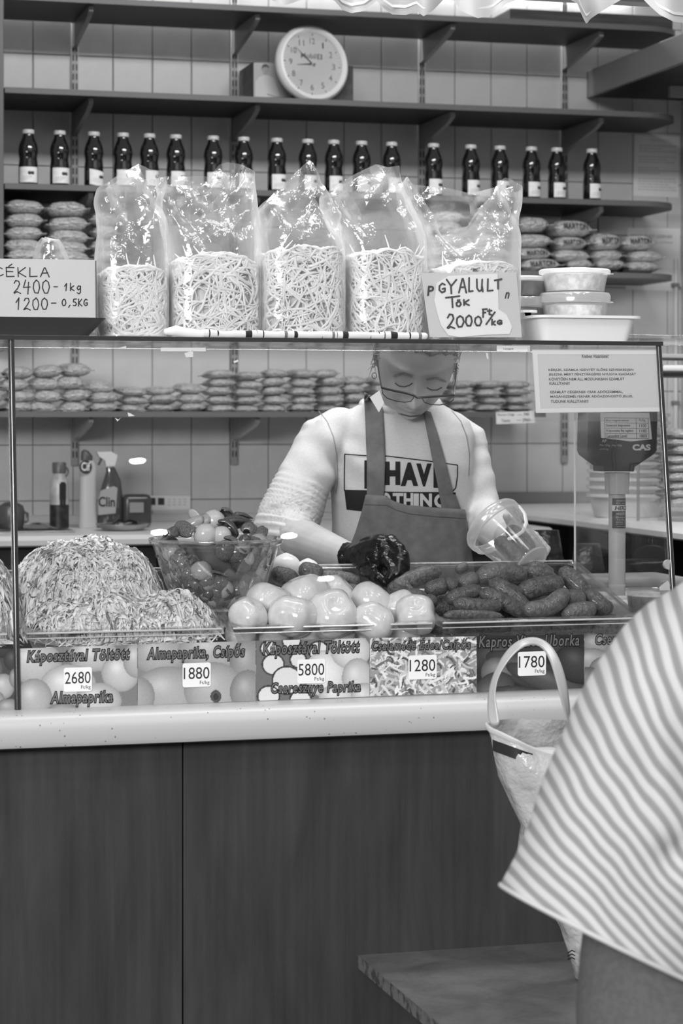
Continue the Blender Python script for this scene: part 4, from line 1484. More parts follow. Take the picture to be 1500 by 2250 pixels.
# small pale price slip on the third bag's side
o = obj('side_card', MB().prism([P(727, 590, YBG - 0.06), P(748, 575, YBG - 0.02), P(750, 650, YBG - 0.02), P(727, 658, YBG - 0.06)], (0.001, 0.001, 0)), M_paper)
tag(o, 'narrow white card turned edge-on beside the third bag', 'card')

# rolled striped cloth along the glass edge
M_cl = mat('cloth_stripes', 222, 0.8, 0.2)
nt = M_cl.node_tree
tc = nt.nodes.new('ShaderNodeTexCoord')
mp = nt.nodes.new('ShaderNodeMapping')
mp.inputs['Scale'].default_value = (14, 0.6, 0.6)
nt.links.new(tc.outputs['Object'], mp.inputs[0])
nn_ = nt.nodes.new('ShaderNodeTexNoise')
nn_.inputs['Scale'].default_value = 2.6
nn_.inputs['Detail'].default_value = 2
nt.links.new(mp.outputs[0], nn_.inputs['Vector'])
rp_ = nt.nodes.new('ShaderNodeValToRGB')
rp_.color_ramp.interpolation = 'CONSTANT'
rp_.color_ramp.elements[0].color = (g(40),) * 3 + (1,)
rp_.color_ramp.elements[0].position = 0.0
rp_.color_ramp.elements[1].color = (g(215),) * 3 + (1,)
rp_.color_ramp.elements[1].position = 0.43
e3 = rp_.color_ramp.elements.new(0.62)
e3.color = (g(110),) * 3 + (1,)
nt.links.new(nn_.outputs[0], rp_.inputs[0])
nt.links.new(rp_.outputs[0], nt.nodes['Principled BSDF'].inputs['Base Color'])
Ycl = 4.655
pts, rad = [], []
for k in range(40):
    px = 440 + (932 - 440) * k / 39
    r_ = 0.0080 + 0.002 * nz((k * 0.35, 0, 0))
    pts.append(Vector((P(px, 735, Ycl).x, Ycl + 0.006 * nz((k * 0.2, 3, 0)), ZG + r_)))
    rad.append(r_)
t = thing('rolled_cloth', 'striped kitchen cloth rolled along the front of the bags', 'cloth', (pts[20].x, Ycl, ZG))
part(t, 'roll', MB().tube(pts, rad, 14, round_ends=True), M_cl)
part(t, 'plain_end', MB().tube([P(366, 729, Ycl), P(385, 727, Ycl), P(412, 732, Ycl), P(442, 735, Ycl)], [0.007, 0.0115, 0.0105, 0.0095], 14, round_ends=True), mat('cloth_white', 226, 0.8, 0.2))

# ---- tubs and trays at the right end
M_tub = mat_film('clear_tub', body=0.22, edge=0.6, tint=238, rough=0.15, milky=0.75)


def tub(label, pxc, pyb, pyt, wpx, Y, m_in, tone_top=None, group='round lidded tubs on the glass top', zb=None):
    s_ = Sc(pxc, Y)
    x = P(pxc, pyb, Y).x
    z0 = P(pxc, pyb, Y).z if zb is None else zb
    z1 = P(pxc, pyt, Y).z
    h = z1 - z0
    r = wpx / 2 / s_
    t = thing('lidded_tub', label, 'tub', (x, Y, z0), group)
    L = t.location
    part(t, 'cup', MB().lathe([(0, 0.001), (r * 0.82, 0.001), (r * 0.83, 0.003), (r * 0.93, h * 0.82)], 36, L, cap1=False), M_tub)
    part(t, 'filling', MB().lathe([(0, 0.003), (r * 0.80, 0.003), (r * 0.895, h * 0.74), (r * 0.6, h * 0.78), (0, h * 0.77)], 30, L), m_in)
    part(t, 'lid', MB().lathe([(r * 0.9, h * 0.80), (r * 1.0, h * 0.80), (r * 1.01, h * 0.93), (r * 0.97, h * 0.985), (r * 0.86, h * 0.975), (0, h * 0.97)], 36, L, cap0=False), mat_film('tub_lid', body=0.5, edge=0.8, tint=238, rough=0.15, milky=0.8))
    part(t, 'lid_tab', MB().rbox(L + Vector((r * 0.94, -0.018, h * 0.80)), L + Vector((r * 1.10, 0.012, h * 0.83)), 0.002, 1), mat('tab_plastic', 225, 0.3, 0.4))
    return z1


M_kraut = mat('pale_filling', 222, 0.6, 0.3, mix=(60, 190, 0.4, 0.6), bump=(90, 0.8, 0.004))
M_beet = mat('dark_filling', 34, 0.3, 0.5, mix=(70, 60, 0.5, 0.6), bump=(70, 0.8, 0.004))
Yr = 4.86
# big foam tray in front
tr_z0, tr_z1 = ZG, P(1280, 694, 4.74).z


def foam_tray(label, xl_t, xr_t, xl_b, xr_b, pyt, Y, dep, zb, grp='white foam trays'):
    z1 = P((xl_t + xr_t) / 2, pyt, Y).z
    a0, a1 = P(xl_t, pyt, Y).x, P(xr_t, pyt, Y).x
    b0, b1 = P(xl_b, 745, Y).x, P(xr_b, 745, Y).x
    t = thing('foam_tray', label, 'foam tray', ((b0 + b1) / 2, Y + dep / 2, zb), grp)
    mb = MB()
    mb.loft([rr_ring(b0, b1, Y + 0.02, Y + dep - 0.02, zb, 0.02), rr_ring(a0 + 0.012, a1 - 0.012, Y + 0.004, Y + dep - 0.004, z1 - 0.006, 0.025), rr_ring(a0, a1, Y - 0.006, Y + dep + 0.006, z1 - 0.006, 0.03), rr_ring(a0, a1, Y - 0.006, Y + dep + 0.006, z1, 0.03),
             rr_ring(a0 + 0.016, a1 - 0.016, Y + 0.008, Y + dep - 0.008, z1 - 0.001, 0.022), rr_ring(b0 + 0.006, b1 - 0.006, Y + 0.026, Y + dep - 0.026, zb + 0.005, 0.016)])
    part(t, 'shell', mb, mat('foam_white', 232, 0.5, 0.4))
    return z1


z1 = foam_tray('large white foam tray at the right end of the glass top', 1176, 1414, 1200, 1390, 693, 4.70, 0.16, ZG)
foam_tray('smaller white foam tray tucked behind the large one', 1135, 1186, 1145, 1196, 681, 4.88, 0.10, ZG)
zt1 = tub('pale lidded tub, lower one of the stack above the foam tray', 1262, 692, 643, 156, 4.96, M_kraut, zb=ZG + 0.002)
zt1 = tub('pale lidded tub, upper one of the stack above the foam tray', 1262, 643, 592, 156, 4.96, M_kraut, zb=zt1 + 0.0)
zt2 = tub('dark-filled tub beside the sign, lower of two', 1150, 694, 652, 118, 5.02, M_beet, zb=ZG + 0.002)
zt2 = tub('dark-filled tub beside the sign, upper of two', 1150, 652, 608, 118, 5.02, M_beet, zb=zt2)
# second glass sheet further right
o = obj('glass_sheet', MB().rbox((X_SIDE + 0.02, 5.0, 1.735), (2.6, 5.5, 1.743), 0.001, 1), M_glass)
tag(o, 'glass sheet of the next case, right of the foam tray', 'glass sheet')
# ================================================================== POSTERS ON THE FRONT GLASS
M_print = mat_attr('printed_picture', rough=0.35, spec=0.4)


class Print:
    """greyscale picture painted in photo pixels, later put on a fine flat mesh"""
    def __init__(s, x0, x1, ytl, ytr, ybl, ybr, base, nx=150, ny=84):
        s.nx, s.ny = nx, ny
        u, v = np.meshgrid(np.linspace(0, 1, nx), np.linspace(0, 1, ny))
        s.X = x0 + (x1 - x0) * u
        yt = ytl + (ytr - ytl) * u
        yb = ybl + (ybr - ybl) * u
        s.Y = yb + (yt - yb) * v
        s.c = np.full(s.X.shape, float(base))

    def ell(s, cx, cy, rx, ry, tone, rot=0.0, hi=(0, 0), dark=0.62, shine=25):
        a = math.radians(rot)
        dx, dy = s.X - cx, s.Y - cy
        u = (dx * math.cos(a) + dy * math.sin(a)) / rx
        v = (-dx * math.sin(a) + dy * math.cos(a)) / ry
        d = np.sqrt(u * u + v * v)
        sh = tone * (dark + (1 - dark) * np.sqrt(np.clip(1 - d ** 2 * 0.98, 0, 1)))
        hl = np.exp(-((u - hi[0] + 0.25) ** 2 + (v - hi[1] + 0.3) ** 2) / 0.10) * shine
        s.c = np.where(d < 1, sh + hl, s.c)

    def ring(s, cx, cy, r, w, tone, inner):
        d = np.hypot(s.X - cx, (s.Y - cy) * 1.05)
        s.c = np.where(d < r, inner, s.c)
        s.c = np.where((d < r) & (d > r - w), tone, s.c)

    def stroke(s, x0, y0, x1, y1, w, tone, bend=0.0):
        L = math.hypot(x1 - x0, y1 - y0)
        tx, ty = (x1 - x0) / L, (y1 - y0) / L
        dx, dy = s.X - x0, s.Y - y0
        t = dx * tx + dy * ty
        n = -dx * ty + dy * tx - bend * (1 - (2 * t / L - 1) ** 2)
        s.c = np.where((t > 0) & (t < L) & (abs(n) < w / 2), tone, s.c)

    def build(s, root, name, off):
        mb = MB()
        rng = np.random.RandomState(3)
        c = np.clip(s.c + rng.normal(0, 2.5, s.c.shape), 6, 245)
        pts = [PG(float(s.X[j, i]), float(s.Y[j, i]), off) for j in range(s.ny) for i in range(s.nx)]
        n = s.nx
        mb.add(pts, [(j * n + i, j * n + i + 1, (j + 1) * n + i + 1, (j + 1) * n + i) for j in range(s.ny - 1) for i in range(n - 1)])
        mb.t = [g(v) for v in c.ravel()]
        return part(root, name, mb, M_print)


yt_ = lambda x: np.interp(x, [-40, 42, 302, 560, 812, 1046, 1283, 1500], [1426, 1425, 1416, 1408, 1402, 1398, 1394, 1390])
yb_ = lambda x: np.interp(x, [-40, 42, 1283, 1500], [1565, 1560, 1512, 1503])
M_tagw = mat('tag_white', 234, 0.5, 0.3)
M_letter = mat('letter_fill', 104, 0.5, 0.3)


def poster(label, x0, x1, base, paint, lines, price=None, px=None):
    a, b = PG(x0, float(yb_(x0))), PG(x1, float(yb_(x1)))
    t = thing('product_poster', label, 'poster', (a + b) / 2, 'product posters along the counter')
    pr = Print(x0 + 0.5, x1 - 0.5, float(yt_(x0)), float(yt_(x1)), float(yb_(x0)), float(yb_(x1)), base)
    paint(pr)
    pr.build(t, 'picture', -0.0010)
    for s_, xa, xb, ya, yb2, sl in lines:       # sl: rise in px from left to right
        def mk(off, dz):
            fn = lambda x, y: PG(x, y + sl * -(x - xa) / (xb - xa), dz)
            return text_mb(MB(), s_, fn, (xa, yb2, xb, ya), shear=0.18, offset=off, sp=1.13)
        outl = part(t, 'lettering_outline', mk(0.074, -0.0016), M_ink, smooth=False)
        part(t, 'lettering', mk(0.012, -0.0020), M_letter, smooth=False, sub=outl)
    if price:
        x, y, sl = px
        w, h = 31, 26.5
        rr = 5
        pts = []
        for cx, cy, a0 in ((x + w - rr, y - h + rr, -90), (x + w - rr, y + h - rr, 0), (x - w + rr, y + h - rr, 90), (x - w + rr, y - h + rr, 180)):
            for k in range(5):
                an = math.radians(a0 + 22.5 * k)
                qx, qy = cx + rr * math.cos(an), cy + rr * math.sin(an)
                pts.append(PG(qx, qy - sl * (qx - x) / w, -0.0024))
        tg = part(t, 'price_tag', MB().prism(pts, (0, -0.0004, 0)), M_tagw)
        fn = lambda u, v: PG(u, v - sl * (u - x) / w, -0.0032)
        mb = text_mb(MB(), price, fn, (x - w + 2.5, y + 9, x + w - 3, y - 17))
        text_mb(mb, 'Ft/kg', fn, (x + 7, y + 23, x + w - 3, y + 13))
        part(t, 'price_digits', mb, mat('price_ink', 48, 0.6, 0.2), smooth=False, sub=tg)
    return t


def p_cherry(p):
    for cx, cy, rx, ry, tn in ((5, 1420, 24, 26, 60), (30, 1450, 22, 24, 70), (-20, 1470, 26, 30, 110), (8, 1508, 24, 28, 176), (34, 1490, 14, 22, 150), (-15, 1540, 26, 24, 160), (20, 1555, 30, 20, 150)):
        p.ell(cx, cy, rx, ry, tn)


def p_apple(p):
    for cx, cy, rx, ry, tn in ((75, 1455, 60, 48, 186), (205, 1440, 56, 36, 186), (265, 1478, 42, 42, 192), (150, 1508, 62, 48, 196), (75, 1535, 40, 44, 172), (215, 1540, 52, 40, 190), (300, 1450, 30, 40, 176), (140, 1570, 40, 26, 150)):
        p.ell(cx, cy, rx, ry, tn, dark=0.72, shine=30)


def p_apple2(p):
    for cx, cy, rx, ry, tn in ((350, 1440, 60, 44, 170), (470, 1430, 80, 40, 172), (545, 1460, 40, 60, 150), (370, 1520, 78, 56, 168), (470, 1515, 66, 60, 172), (300, 1530, 40, 44, 160), (545, 1520, 40, 48, 150)):
        p.ell(cx, cy, rx, ry, tn, dark=0.74, shine=26)
    p.ell(474, 1530, 12, 14, 90, shine=0)
    p.ell(474, 1531, 6, 7, 60, shine=0)


def p_stuffed(p):
    for cx, cy, r in ((590, 1425, 20), (640, 1408, 22), (600, 1460, 26), (655, 1450, 20), (630, 1495, 34), (590, 1530, 26), (700, 1430, 24), (660, 1540, 26)):
        p.ring(cx, cy, r, 4, 60, 214)
    for cx, cy, rx, ry, tn in ((715, 1480, 46, 52, 226), (770, 1430, 44, 40, 214), (785, 1490, 34, 44, 200), (740, 1530, 40, 26, 206), (800, 1530, 30, 30, 196)):
        p.ell(cx, cy, rx, ry, tn, dark=0.7, shine=20)


def p_slaw(p):
    rg = random.Random(5)
    for k in range(420):
        x, y = rg.uniform(800, 1060), rg.uniform(1385, 1545)
        a = rg.uniform(0, math.pi)
        L = rg.uniform(14, 44)
        p.stroke(x, y, x + L * math.cos(a), y + L * math.sin(a), rg.uniform(2.5, 6), rg.choice([226, 214, 200, 190, 150, 110, 80, 222]), rg.uniform(-6, 6))


def p_pickle(p):
    for cx, cy, rx, ry, tn, ro in ((1110, 1440, 90, 34, 66, -8), (1210, 1425, 100, 30, 62, 6), (1170, 1480, 110, 34, 78, 22), (1090, 1478, 34, 34, 120, 30), (1085, 1520, 50, 40, 84, -40), (1215, 1500, 110, 26, 84, 20), (1265, 1460, 50, 40, 66, 30), (1150, 1530, 80, 22, 76, 6)):
        p.ell(cx, cy, rx, ry, tn, ro, dark=0.55, shine=22)


def p_last(p):
    for cx, cy, rx, ry, tn in ((1310, 1415, 34, 24, 150), (1300, 1450, 40, 26, 160), (1340, 1470, 46, 30, 150), (1290, 1495, 40, 30, 120), (1400, 1440, 60, 44, 140), (1450, 1500, 60, 40, 130)):
        p.ell(cx, cy, rx, ry, tn)


poster('picture of cherry peppers at the far left end of the counter', -60, 40, 70, p_cherry, [])
poster('cabbage-filled apple pepper poster priced 2680', 42, 302, 120, p_apple, [('Káposztával Töltött', 60, 284, 1431, 1462, 6), ('Almapaprika', 112, 247, 1521, 1553, 3)], '2680', (171, 1493, 1))
poster('hot apple pepper poster priced 1880', 302, 562, 130, p_apple2, [('Almapaprika, Csípős', 324, 537, 1422, 1456, 6)], '1880', (432, 1483, 1))
poster('stuffed cherry pepper poster priced 5800', 562, 812, 110, p_stuffed, [('Káposztával Töltött', 578, 789, 1413, 1446, 5), ('Cseresznye Paprika', 596, 791, 1501, 1530, 4)], '5800', (684, 1475, 1))
poster('mixed slaw poster priced 1280', 812, 1047, 150, p_slaw, [('Csalamádé Édes/Csípős', 817, 1033, 1405, 1435, 4)], '1280', (928, 1466, 1))
poster('dill cucumber poster priced 1780', 1047, 1283, 44, p_pickle, [('Kapros Vizes Uborka', 1052, 1272, 1398, 1430, 4)], '1780', (1168, 1458, 1))
poster('rightmost poster, mostly hidden by the striped shirt', 1283, 1520, 90, p_last, [('Cseresznye', 1308, 1420, 1394, 1423, 3)])

# notice taped inside the front glass, upper right
vs = [PG(1168, 768, -0.0012), PG(1442, 768, -0.0012), PG(1452, 905, -0.0012), PG(1177, 907, -0.0012)]
t = thing('customer_notice', 'printed invoice notice taped to the front glass at upper right', 'notice', vs[3])
part(t, 'paper', MB().prism(vs, (0, 0.0005, 0)), mat('notice_paper', 206, 0.6, 0.2))
fq = quad_fn(vs[0], vs[1], vs[3], vs[2], (0, -0.0006, 0))


def fnote(px, py):
    a = (py - 768) / 138.0
    xl, xr = 1168 + 9 * a, 1442 + 10 * a
    return fq((px - xl) / (xr - xl), 1 - a)


mb = MB()
for s_, xa, xb, y in (('Kedves Vásárlóink!', 1277, 1335, 783), ('KÉRJÜK, SZÁMLA IGÉNYÉT ELŐRE SZÍVESKEDJEN', 1204, 1390, 813), ('JELEZNI, MERT PÉNZTÁRGÉPES NYUGTA KIADÁSÁT', 1204.5, 1396, 823), ('KÖVETŐEN NEM ÁLL MÓDUNKBAN SZÁMLÁT', 1205, 1370, 832.5), ('KIÁLLÍTANI!!', 1206, 1250, 842),
                      ('SZÁMLÁT CÉGEKNEK CSAK ADÓSZÁMMAL,', 1207.5, 1367, 861.5), ('MAGÁNSZEMÉLYEKNEK ADÓAZONOSÍTÓ JELLEL', 1208, 1389, 871.5), ('TUDUNK KIÁLLÍTANI!!!', 1209, 1291, 881.5)):
    text_mb(mb, s_, fnote, (xa, y + 3.2, xb, y - 4.2), offset=0.012)
part(t, 'print', mb, mat('notice_ink', 62, 0.7, 0.1), smooth=False)
brd = MB()
for pts in ([(1169, 770), (1441, 770), (1441, 779), (1170, 779)], [(1176, 897), (1451, 896), (1452, 905), (1177, 906)], [(1170, 779), (1180, 779), (1187, 897), (1177, 897)]):
    brd.add([fnote(*q) + Vector((0, -0.0003, 0)) for q in pts], [(0, 1, 2, 3)])
part(t, 'pale_border', brd, mat('notice_border', 224, 0.6, 0.2), smooth=False)
slv = [PG(1158, 762, -0.004), PG(1447, 762, -0.004), PG(1458, 926, -0.004), PG(1170, 926, -0.004)]
part(t, 'sleeve', MB().prism(slv, (0, 0.0003, 0)), mat_film('sleeve_film', 0.05, 0.4, rough=0.15, milky=0.5), smooth=False)

# ================================================================== PANS IN THE CASE
Y_P0, Z_P0 = 4.575, 1.098            # front rim
Y_P1, Z_P1 = 4.975, 1.200            # back rim
SL = (Z_P1 - Z_P0) / (Y_P1 - Y_P0)


def pz(y):
    return Z_P0 + SL * (y - Y_P0)


M_pan = mat_film('clear_pan', body=0.05, edge=0.6, tint=225, rough=0.06, milky=0.2, blend=0.3)
M_rim = mat('pan_rim', 214, 0.1, 0.7, coat=1.0)
# sloped steel frame carrying the pans
t = thing('pan_rack', 'sloped steel rack that carries the clear food pans', 'rack', (1.2, 4.78, Z_WT))
for y in (4.60, 4.95):
    part(t, 'bar', MB().tube([(-0.2, y, pz(y) - 0.055), (X_SIDE - 0.02, y, pz(y) - 0.055)], 0.007, 10), M_chrome)
for x in (-0.15, XG_DIV - 0.01, 1.002, 1.455, X_SIDE - 0.04):
    for y in (4.60, 4.95):
        part(t, 'leg', MB().tube([(x, y, Z_WT + 0.001), (x, y, pz(y) - 0.05)], 0.006, 8), M_chrome)


def pan(label, x0, x1):
    t = thing('food_pan', label, 'food pan', ((x0 + x1) / 2, Y_P0, pz(Y_P0) - 0.04), 'clear food pans')
    ring = lambda ins, dz, r: [Vector((p.x, p.y, pz(p.y) + dz)) for p in rr_ring(x0 + ins, x1 - ins, Y_P0 + ins, Y_P1 - ins, 0, r)]
    part(t, 'tub', MB().loft([ring(0.016, 0.0, 0.03), ring(0.022, -0.03, 0.03), ring(0.03, -0.048, 0.03)], cap0=False), M_pan)
    part(t, 'rim', MB().loft([ring(0.016, -0.001, 0.03), ring(0.014, 0.004, 0.03), ring(0.002, 0.004, 0.02), ring(0.0, 0.001, 0.02), ring(0.001, -0.008, 0.02), ring(0.004, -0.008, 0.02), ring(0.006, -0.001, 0.02), ring(0.016, -0.001, 0.03)], cap0=False, cap1=False), M_pan)
    part(t, 'front_lip', MB().tube([(x0 + 0.01, Y_P0 - 0.002, pz(Y_P0) + 0.0015), (x1 - 0.01, Y_P0 - 0.002, pz(Y_P0) + 0.0015)], 0.0022, 8), M_rim)
    part(t, 'lower_lip', MB().tube([(x0 + 0.01, Y_P0 - 0.001, pz(Y_P0) - 0.009), (x1 - 0.01, Y_P0 - 0.001, pz(Y_P0) - 0.009)], 0.0012, 8), M_rim)
    part(t, 'back_lip', MB().tube([(x0 + 0.01, Y_P1 + 0.002, pz(Y_P1) + 0.0015), (x1 - 0.01, Y_P1 + 0.002, pz(Y_P1) + 0.0015)], 0.0022, 8), M_rim)
    return t


xp = lambda px: P(px, 1385, Y_P0).x
pan('clear pan of cabbage salad left of the case post', xp(-330), xp(26))
pan('clear pan heaped with cabbage salad', xp(47), xp(497))
pan('clear pan of pale apple peppers', xp(501), xp(958))
pan('clear pan of pickled cucumbers', xp(962), xp(1412))

# ---- heaps of shredded cabbage salad
M_cab_s = mat_attr('cabbage_shreds', rough=0.38, spec=0.45, sss=0.35)


def heap(label, cx, cy, rx, ry, zb, h, n, seed, lump=0.12, skirt=0.0):
    rng = random.Random(seed)
    c = Vector((cx, cy, zb))

    def H(u, v):
        d = math.sqrt(u * u + v * v)
        f = max(0.0, 1 - d ** 2.9)
        return h * f ** 0.66 * (1 + lump * nz((u * 2.2, v * 2.2, seed), 1.0))

    def pt(u, v, lift=0.0):
        x, y = cx + u * rx, cy + v * ry
        return Vector((x, y, max(pz(y) - 0.03, zb + SL * (y - cy)) + H(u, v) + lift))
    mb = MB()
    rings = []
    for k in range(13):
        d = max(0.02, 1.0 - k / 12)
        rings.append([pt(d * math.cos(a), d * math.sin(a), -0.006) for a in [2 * math.pi * j / 36 for j in range(36)]])
    mb.loft(rings, cap0=True, tone=g(228))
    for k in range(n):
        a = rng.uniform(0, 2 * math.pi)
        d = math.sqrt(rng.random()) * 0.99
        u, v = d * math.cos(a), d * math.sin(a)
        if v > 0.5 and rng.random() < 0.7:
            v = -v
        ang = rng.uniform(0, 2 * math.pi)
        L = rng.uniform(0.018, 0.060)
        seg = 8
        w = rng.uniform(0.0012, 0.0036)
        cur = rng.uniform(-5.5, 5.5)
        tone = rng.choice([242, 238, 232, 228, 240, 222, 214, 244, 236])
        if rng.random() < 0.05:
            tone = rng.choice([90, 110, 130])
        x, y = u, v
        left, right = [], []
        lift0 = rng.uniform(0.0, 0.004)
        tw = rng.uniform(-0.6, 0.6)
        arch = rng.uniform(0.0, 0.010)
        for s_ in range(seg + 1):
            f = s_ / seg
            lift = lift0 + arch * math.sin(math.pi * f)
            p = pt(max(-1, min(1, x)), max(-1, min(1, y)), lift)
            nx_, ny_ = -math.sin(ang), math.cos(ang)
            ww = w * (0.5 + 0.5 * math.sin(math.pi * min(1, f * 1.15 + 0.08)))
            off = Vector((nx_ * ww, ny_ * ww, ww * (tw + 0.8 * math.sin(f * 4))))
            left.append(p + off)
            right.append(p - off)
            x += math.cos(ang) * L / seg / rx
            y += math.sin(ang) * L / seg / ry
            ang += cur / seg
        mb.grid([left, right], tone=g(tone))
    o = obj('cabbage_salad', mb.mesh('cabbage_salad', 'full', off=c), M_cab_s, loc=c)
    return tag(o, label, 'cabbage salad', None, 'stuff')


c1 = P(188, 1330, 4.86)
heap('tall heap of shredded cabbage salad behind the case post', c1.x, 4.84, 175 / Sc(188, 4.84), 0.16, pz(4.84) - 0.03, 0.120, 3600, 4)
c2 = P(265, 1372, 4.68)
heap('low spread of shredded cabbage salad at the front of the left pan', c2.x, 4.675, 222 / Sc(265, 4.67), 0.095, pz(4.675) - 0.03, 0.066, 3000, 9, 0.4)
c3 = P(-30, 1330, 4.8)
heap('cabbage salad heap left of the dark case post', c3.x - 0.04, 4.76, 0.11, 0.17, pz(4.76) - 0.03, 0.13, 900, 14)

# ---- pale apple peppers
def pepper_mesh(seed):
    rg = random.Random(seed)
    nl = rg.choice([3, 4, 4, 5])
    ph = rg.uniform(0, 6)
    rings = []
    N, Mv = 30, 16
    for i in range(Mv + 1):
        th = math.pi * (0.01 + 0.98 * i / Mv)
        ring = []
        for j in range(N):
            a = 2 * math.pi * j / N
            lob = 1 + (0.075 * math.cos(nl * a + ph) + 0.03 * math.cos(2 * a)) * math.sin(th) ** 1.2
            r = math.sin(th) ** 0.85 * lob
            z = -math.cos(th) * 0.86
            z -= 0.24 * math.exp(-(r / 0.30) ** 2) * (1 if z > 0 else -0.6)
            q = Vector((r * math.cos(a), r * math.sin(a), z))
            q *= 1 + 0.05 * nz(q * 1.6, 1.0, seed)
            ring.append(q)
        rings.append(ring)
    me = MB().loft(rings).mesh('flesh', 'full')
    me.materials.append(M_pep)
    return me


M_pep = mat('pepper_skin', 226, 0.16, 0.5, sss=0.25, coat=0.4, mix=(3, 212, 0.35, 0.65))
M_stem = mat('pepper_stem', 120, 0.5, 0.3)
PEP = [pepper_mesh(s) for s in range(4)]
pl = [(545, 1352, 44, 4.625, 'half pepper at the left corner of the pepper pan'), (590, 1325, 52, 4.70, 'pale pepper in the second row, beside the glass bowl'), (668, 1312, 58, 4.75, 'broad pale pepper in the back row, left of the middle'), (738, 1306, 46, 4.79, 'pale pepper at the middle of the back row'),
      (640, 1354, 56, 4.625, 'large pale pepper in the front row, left'), (730, 1350, 58, 4.63, 'pale pepper with a cleft in the front row, middle'), (815, 1325, 50, 4.72, 'tall pale pepper right of the middle'), (820, 1368, 50, 4.615, 'low pale pepper in the front row, right of the cleft one'),
      (880, 1338, 44, 4.70, 'pale pepper in the second row from the right'), (912, 1352, 48, 4.635, 'rightmost pale pepper, beside the cucumbers')]
for k, (px, py, rp_, Y, lb) in enumerate(pl):
    c = P(px, py, Y)
    r = rp_ / Sc(px, Y)
    root = thing('apple_pepper', lb, 'pepper', c, 'pale apple peppers')
    root.rotation_euler = (R.uniform(-0.9, 0.9), R.uniform(-0.9, 0.9), R.uniform(0, 6))
    root.scale = (r, r, r)
    obj('flesh', PEP[k % 4], None, root)
for k in range(12):                              # lower layer, glimpsed below the rim
    px = 530 + 36 * k
    root = thing('apple_pepper', 'pale pepper of the lower layer, glimpsed through the pan front', 'pepper', P(px, 1392 - 2 * (k % 2), 4.645 + 0.05 * (k % 2)), 'lower pale peppers')
    root.scale = (0.034,) * 3
    root.rotation_euler = (R.uniform(-0.9, 0.9), R.uniform(-0.9, 0.9), R.uniform(0, 6))
    obj('flesh', PEP[k % 4], None, root)

# ---- pickled cucumbers
M_cuc = mat('cucumber_skin', 102, 0.30, 0.5, coat=0.25, mix=(14, 70, 0.36, 0.62), bump=(26, 0.3, 0.02))
M_cuc2 = mat('cucumber_skin_pale', 112, 0.30, 0.5, coat=0.25, mix=(14, 86, 0.36, 0.62), bump=(26, 0.3, 0.02))


def cucumber_mesh(seed, bend, aspect):
    """length 1 along x, radius aspect"""
    rg = random.Random(seed)
    n = 15
    pts, rad = [], []
    for k in range(n):
        f = k / (n - 1)
        x = (f - 0.5) * 0.92
        pts.append(Vector((x, 0, bend * (1 - (2 * f - 1) ** 2) - bend * 0.5)))
        rad.append(aspect * max(0.02, (1 - abs(2 * f - 1) ** 3.4)) ** 0.42 * (1 + 0.06 * math.sin(f * 5 + seed)))
    rings = []
    N = 16
    for k in range(n):
        t = (pts[min(k + 1, n - 1)] - pts[max(k - 1, 0)]).normalized()
        u = Vector((0, 1, 0))
        w = t.cross(u)
        ring = []
        for j in range(N):
            a = 2 * math.pi * j / N
            q = pts[k] + (u * math.cos(a) + w * math.sin(a)) * rad[k]
            b_ = 1 + 0.10 * max(0, nz(q * 14, 1.0, seed)) + 0.025 * math.cos(3 * a)
            ring.append(pts[k] + (q - pts[k]) * b_)
        rings.append(ring)
    return MB().loft(rings).mesh('pickled_cucumber', 'full')


CUC = {}


def cucumber(x0, y0, x1, y1, wpx, Y, label, bend=0.0, dY=0.0, pale=False, group='pickled cucumbers'):
    """axis from pixel (x0,y0) to (x1,y1) incl. ends; wpx = thickness"""
    a, b = P(x0, y0, Y - dY / 2), P(x1, y1, Y + dY / 2)
    L = (b - a).length
    asp = round(wpx / 2 / Sc((x0 + x1) / 2, Y) / L, 2)
    key = (asp, round(bend, 2), len(CUC) % 3, pale)
    if key not in CUC:
        CUC[key] = cucumber_mesh(len(CUC), key[1], asp)
        CUC[key].materials.append(M_cuc2 if pale else M_cuc)
    o = bpy.data.objects.new('pickled_cucumber', CUC[key])
    col.objects.link(o)
    X = (b - a).normalized()
    Yv = Vector((0, 1, 0))
    Zv = X.cross(Yv).normalized()
    Yv = Zv.cross(X)
    M = Matrix((X, Yv, Zv)).transposed().to_4x4()
    M.translation = (a + b) / 2
    o.matrix_world = M @ Matrix.Scale(L, 4)
    tag(o, label, 'cucumber', group)
    return o


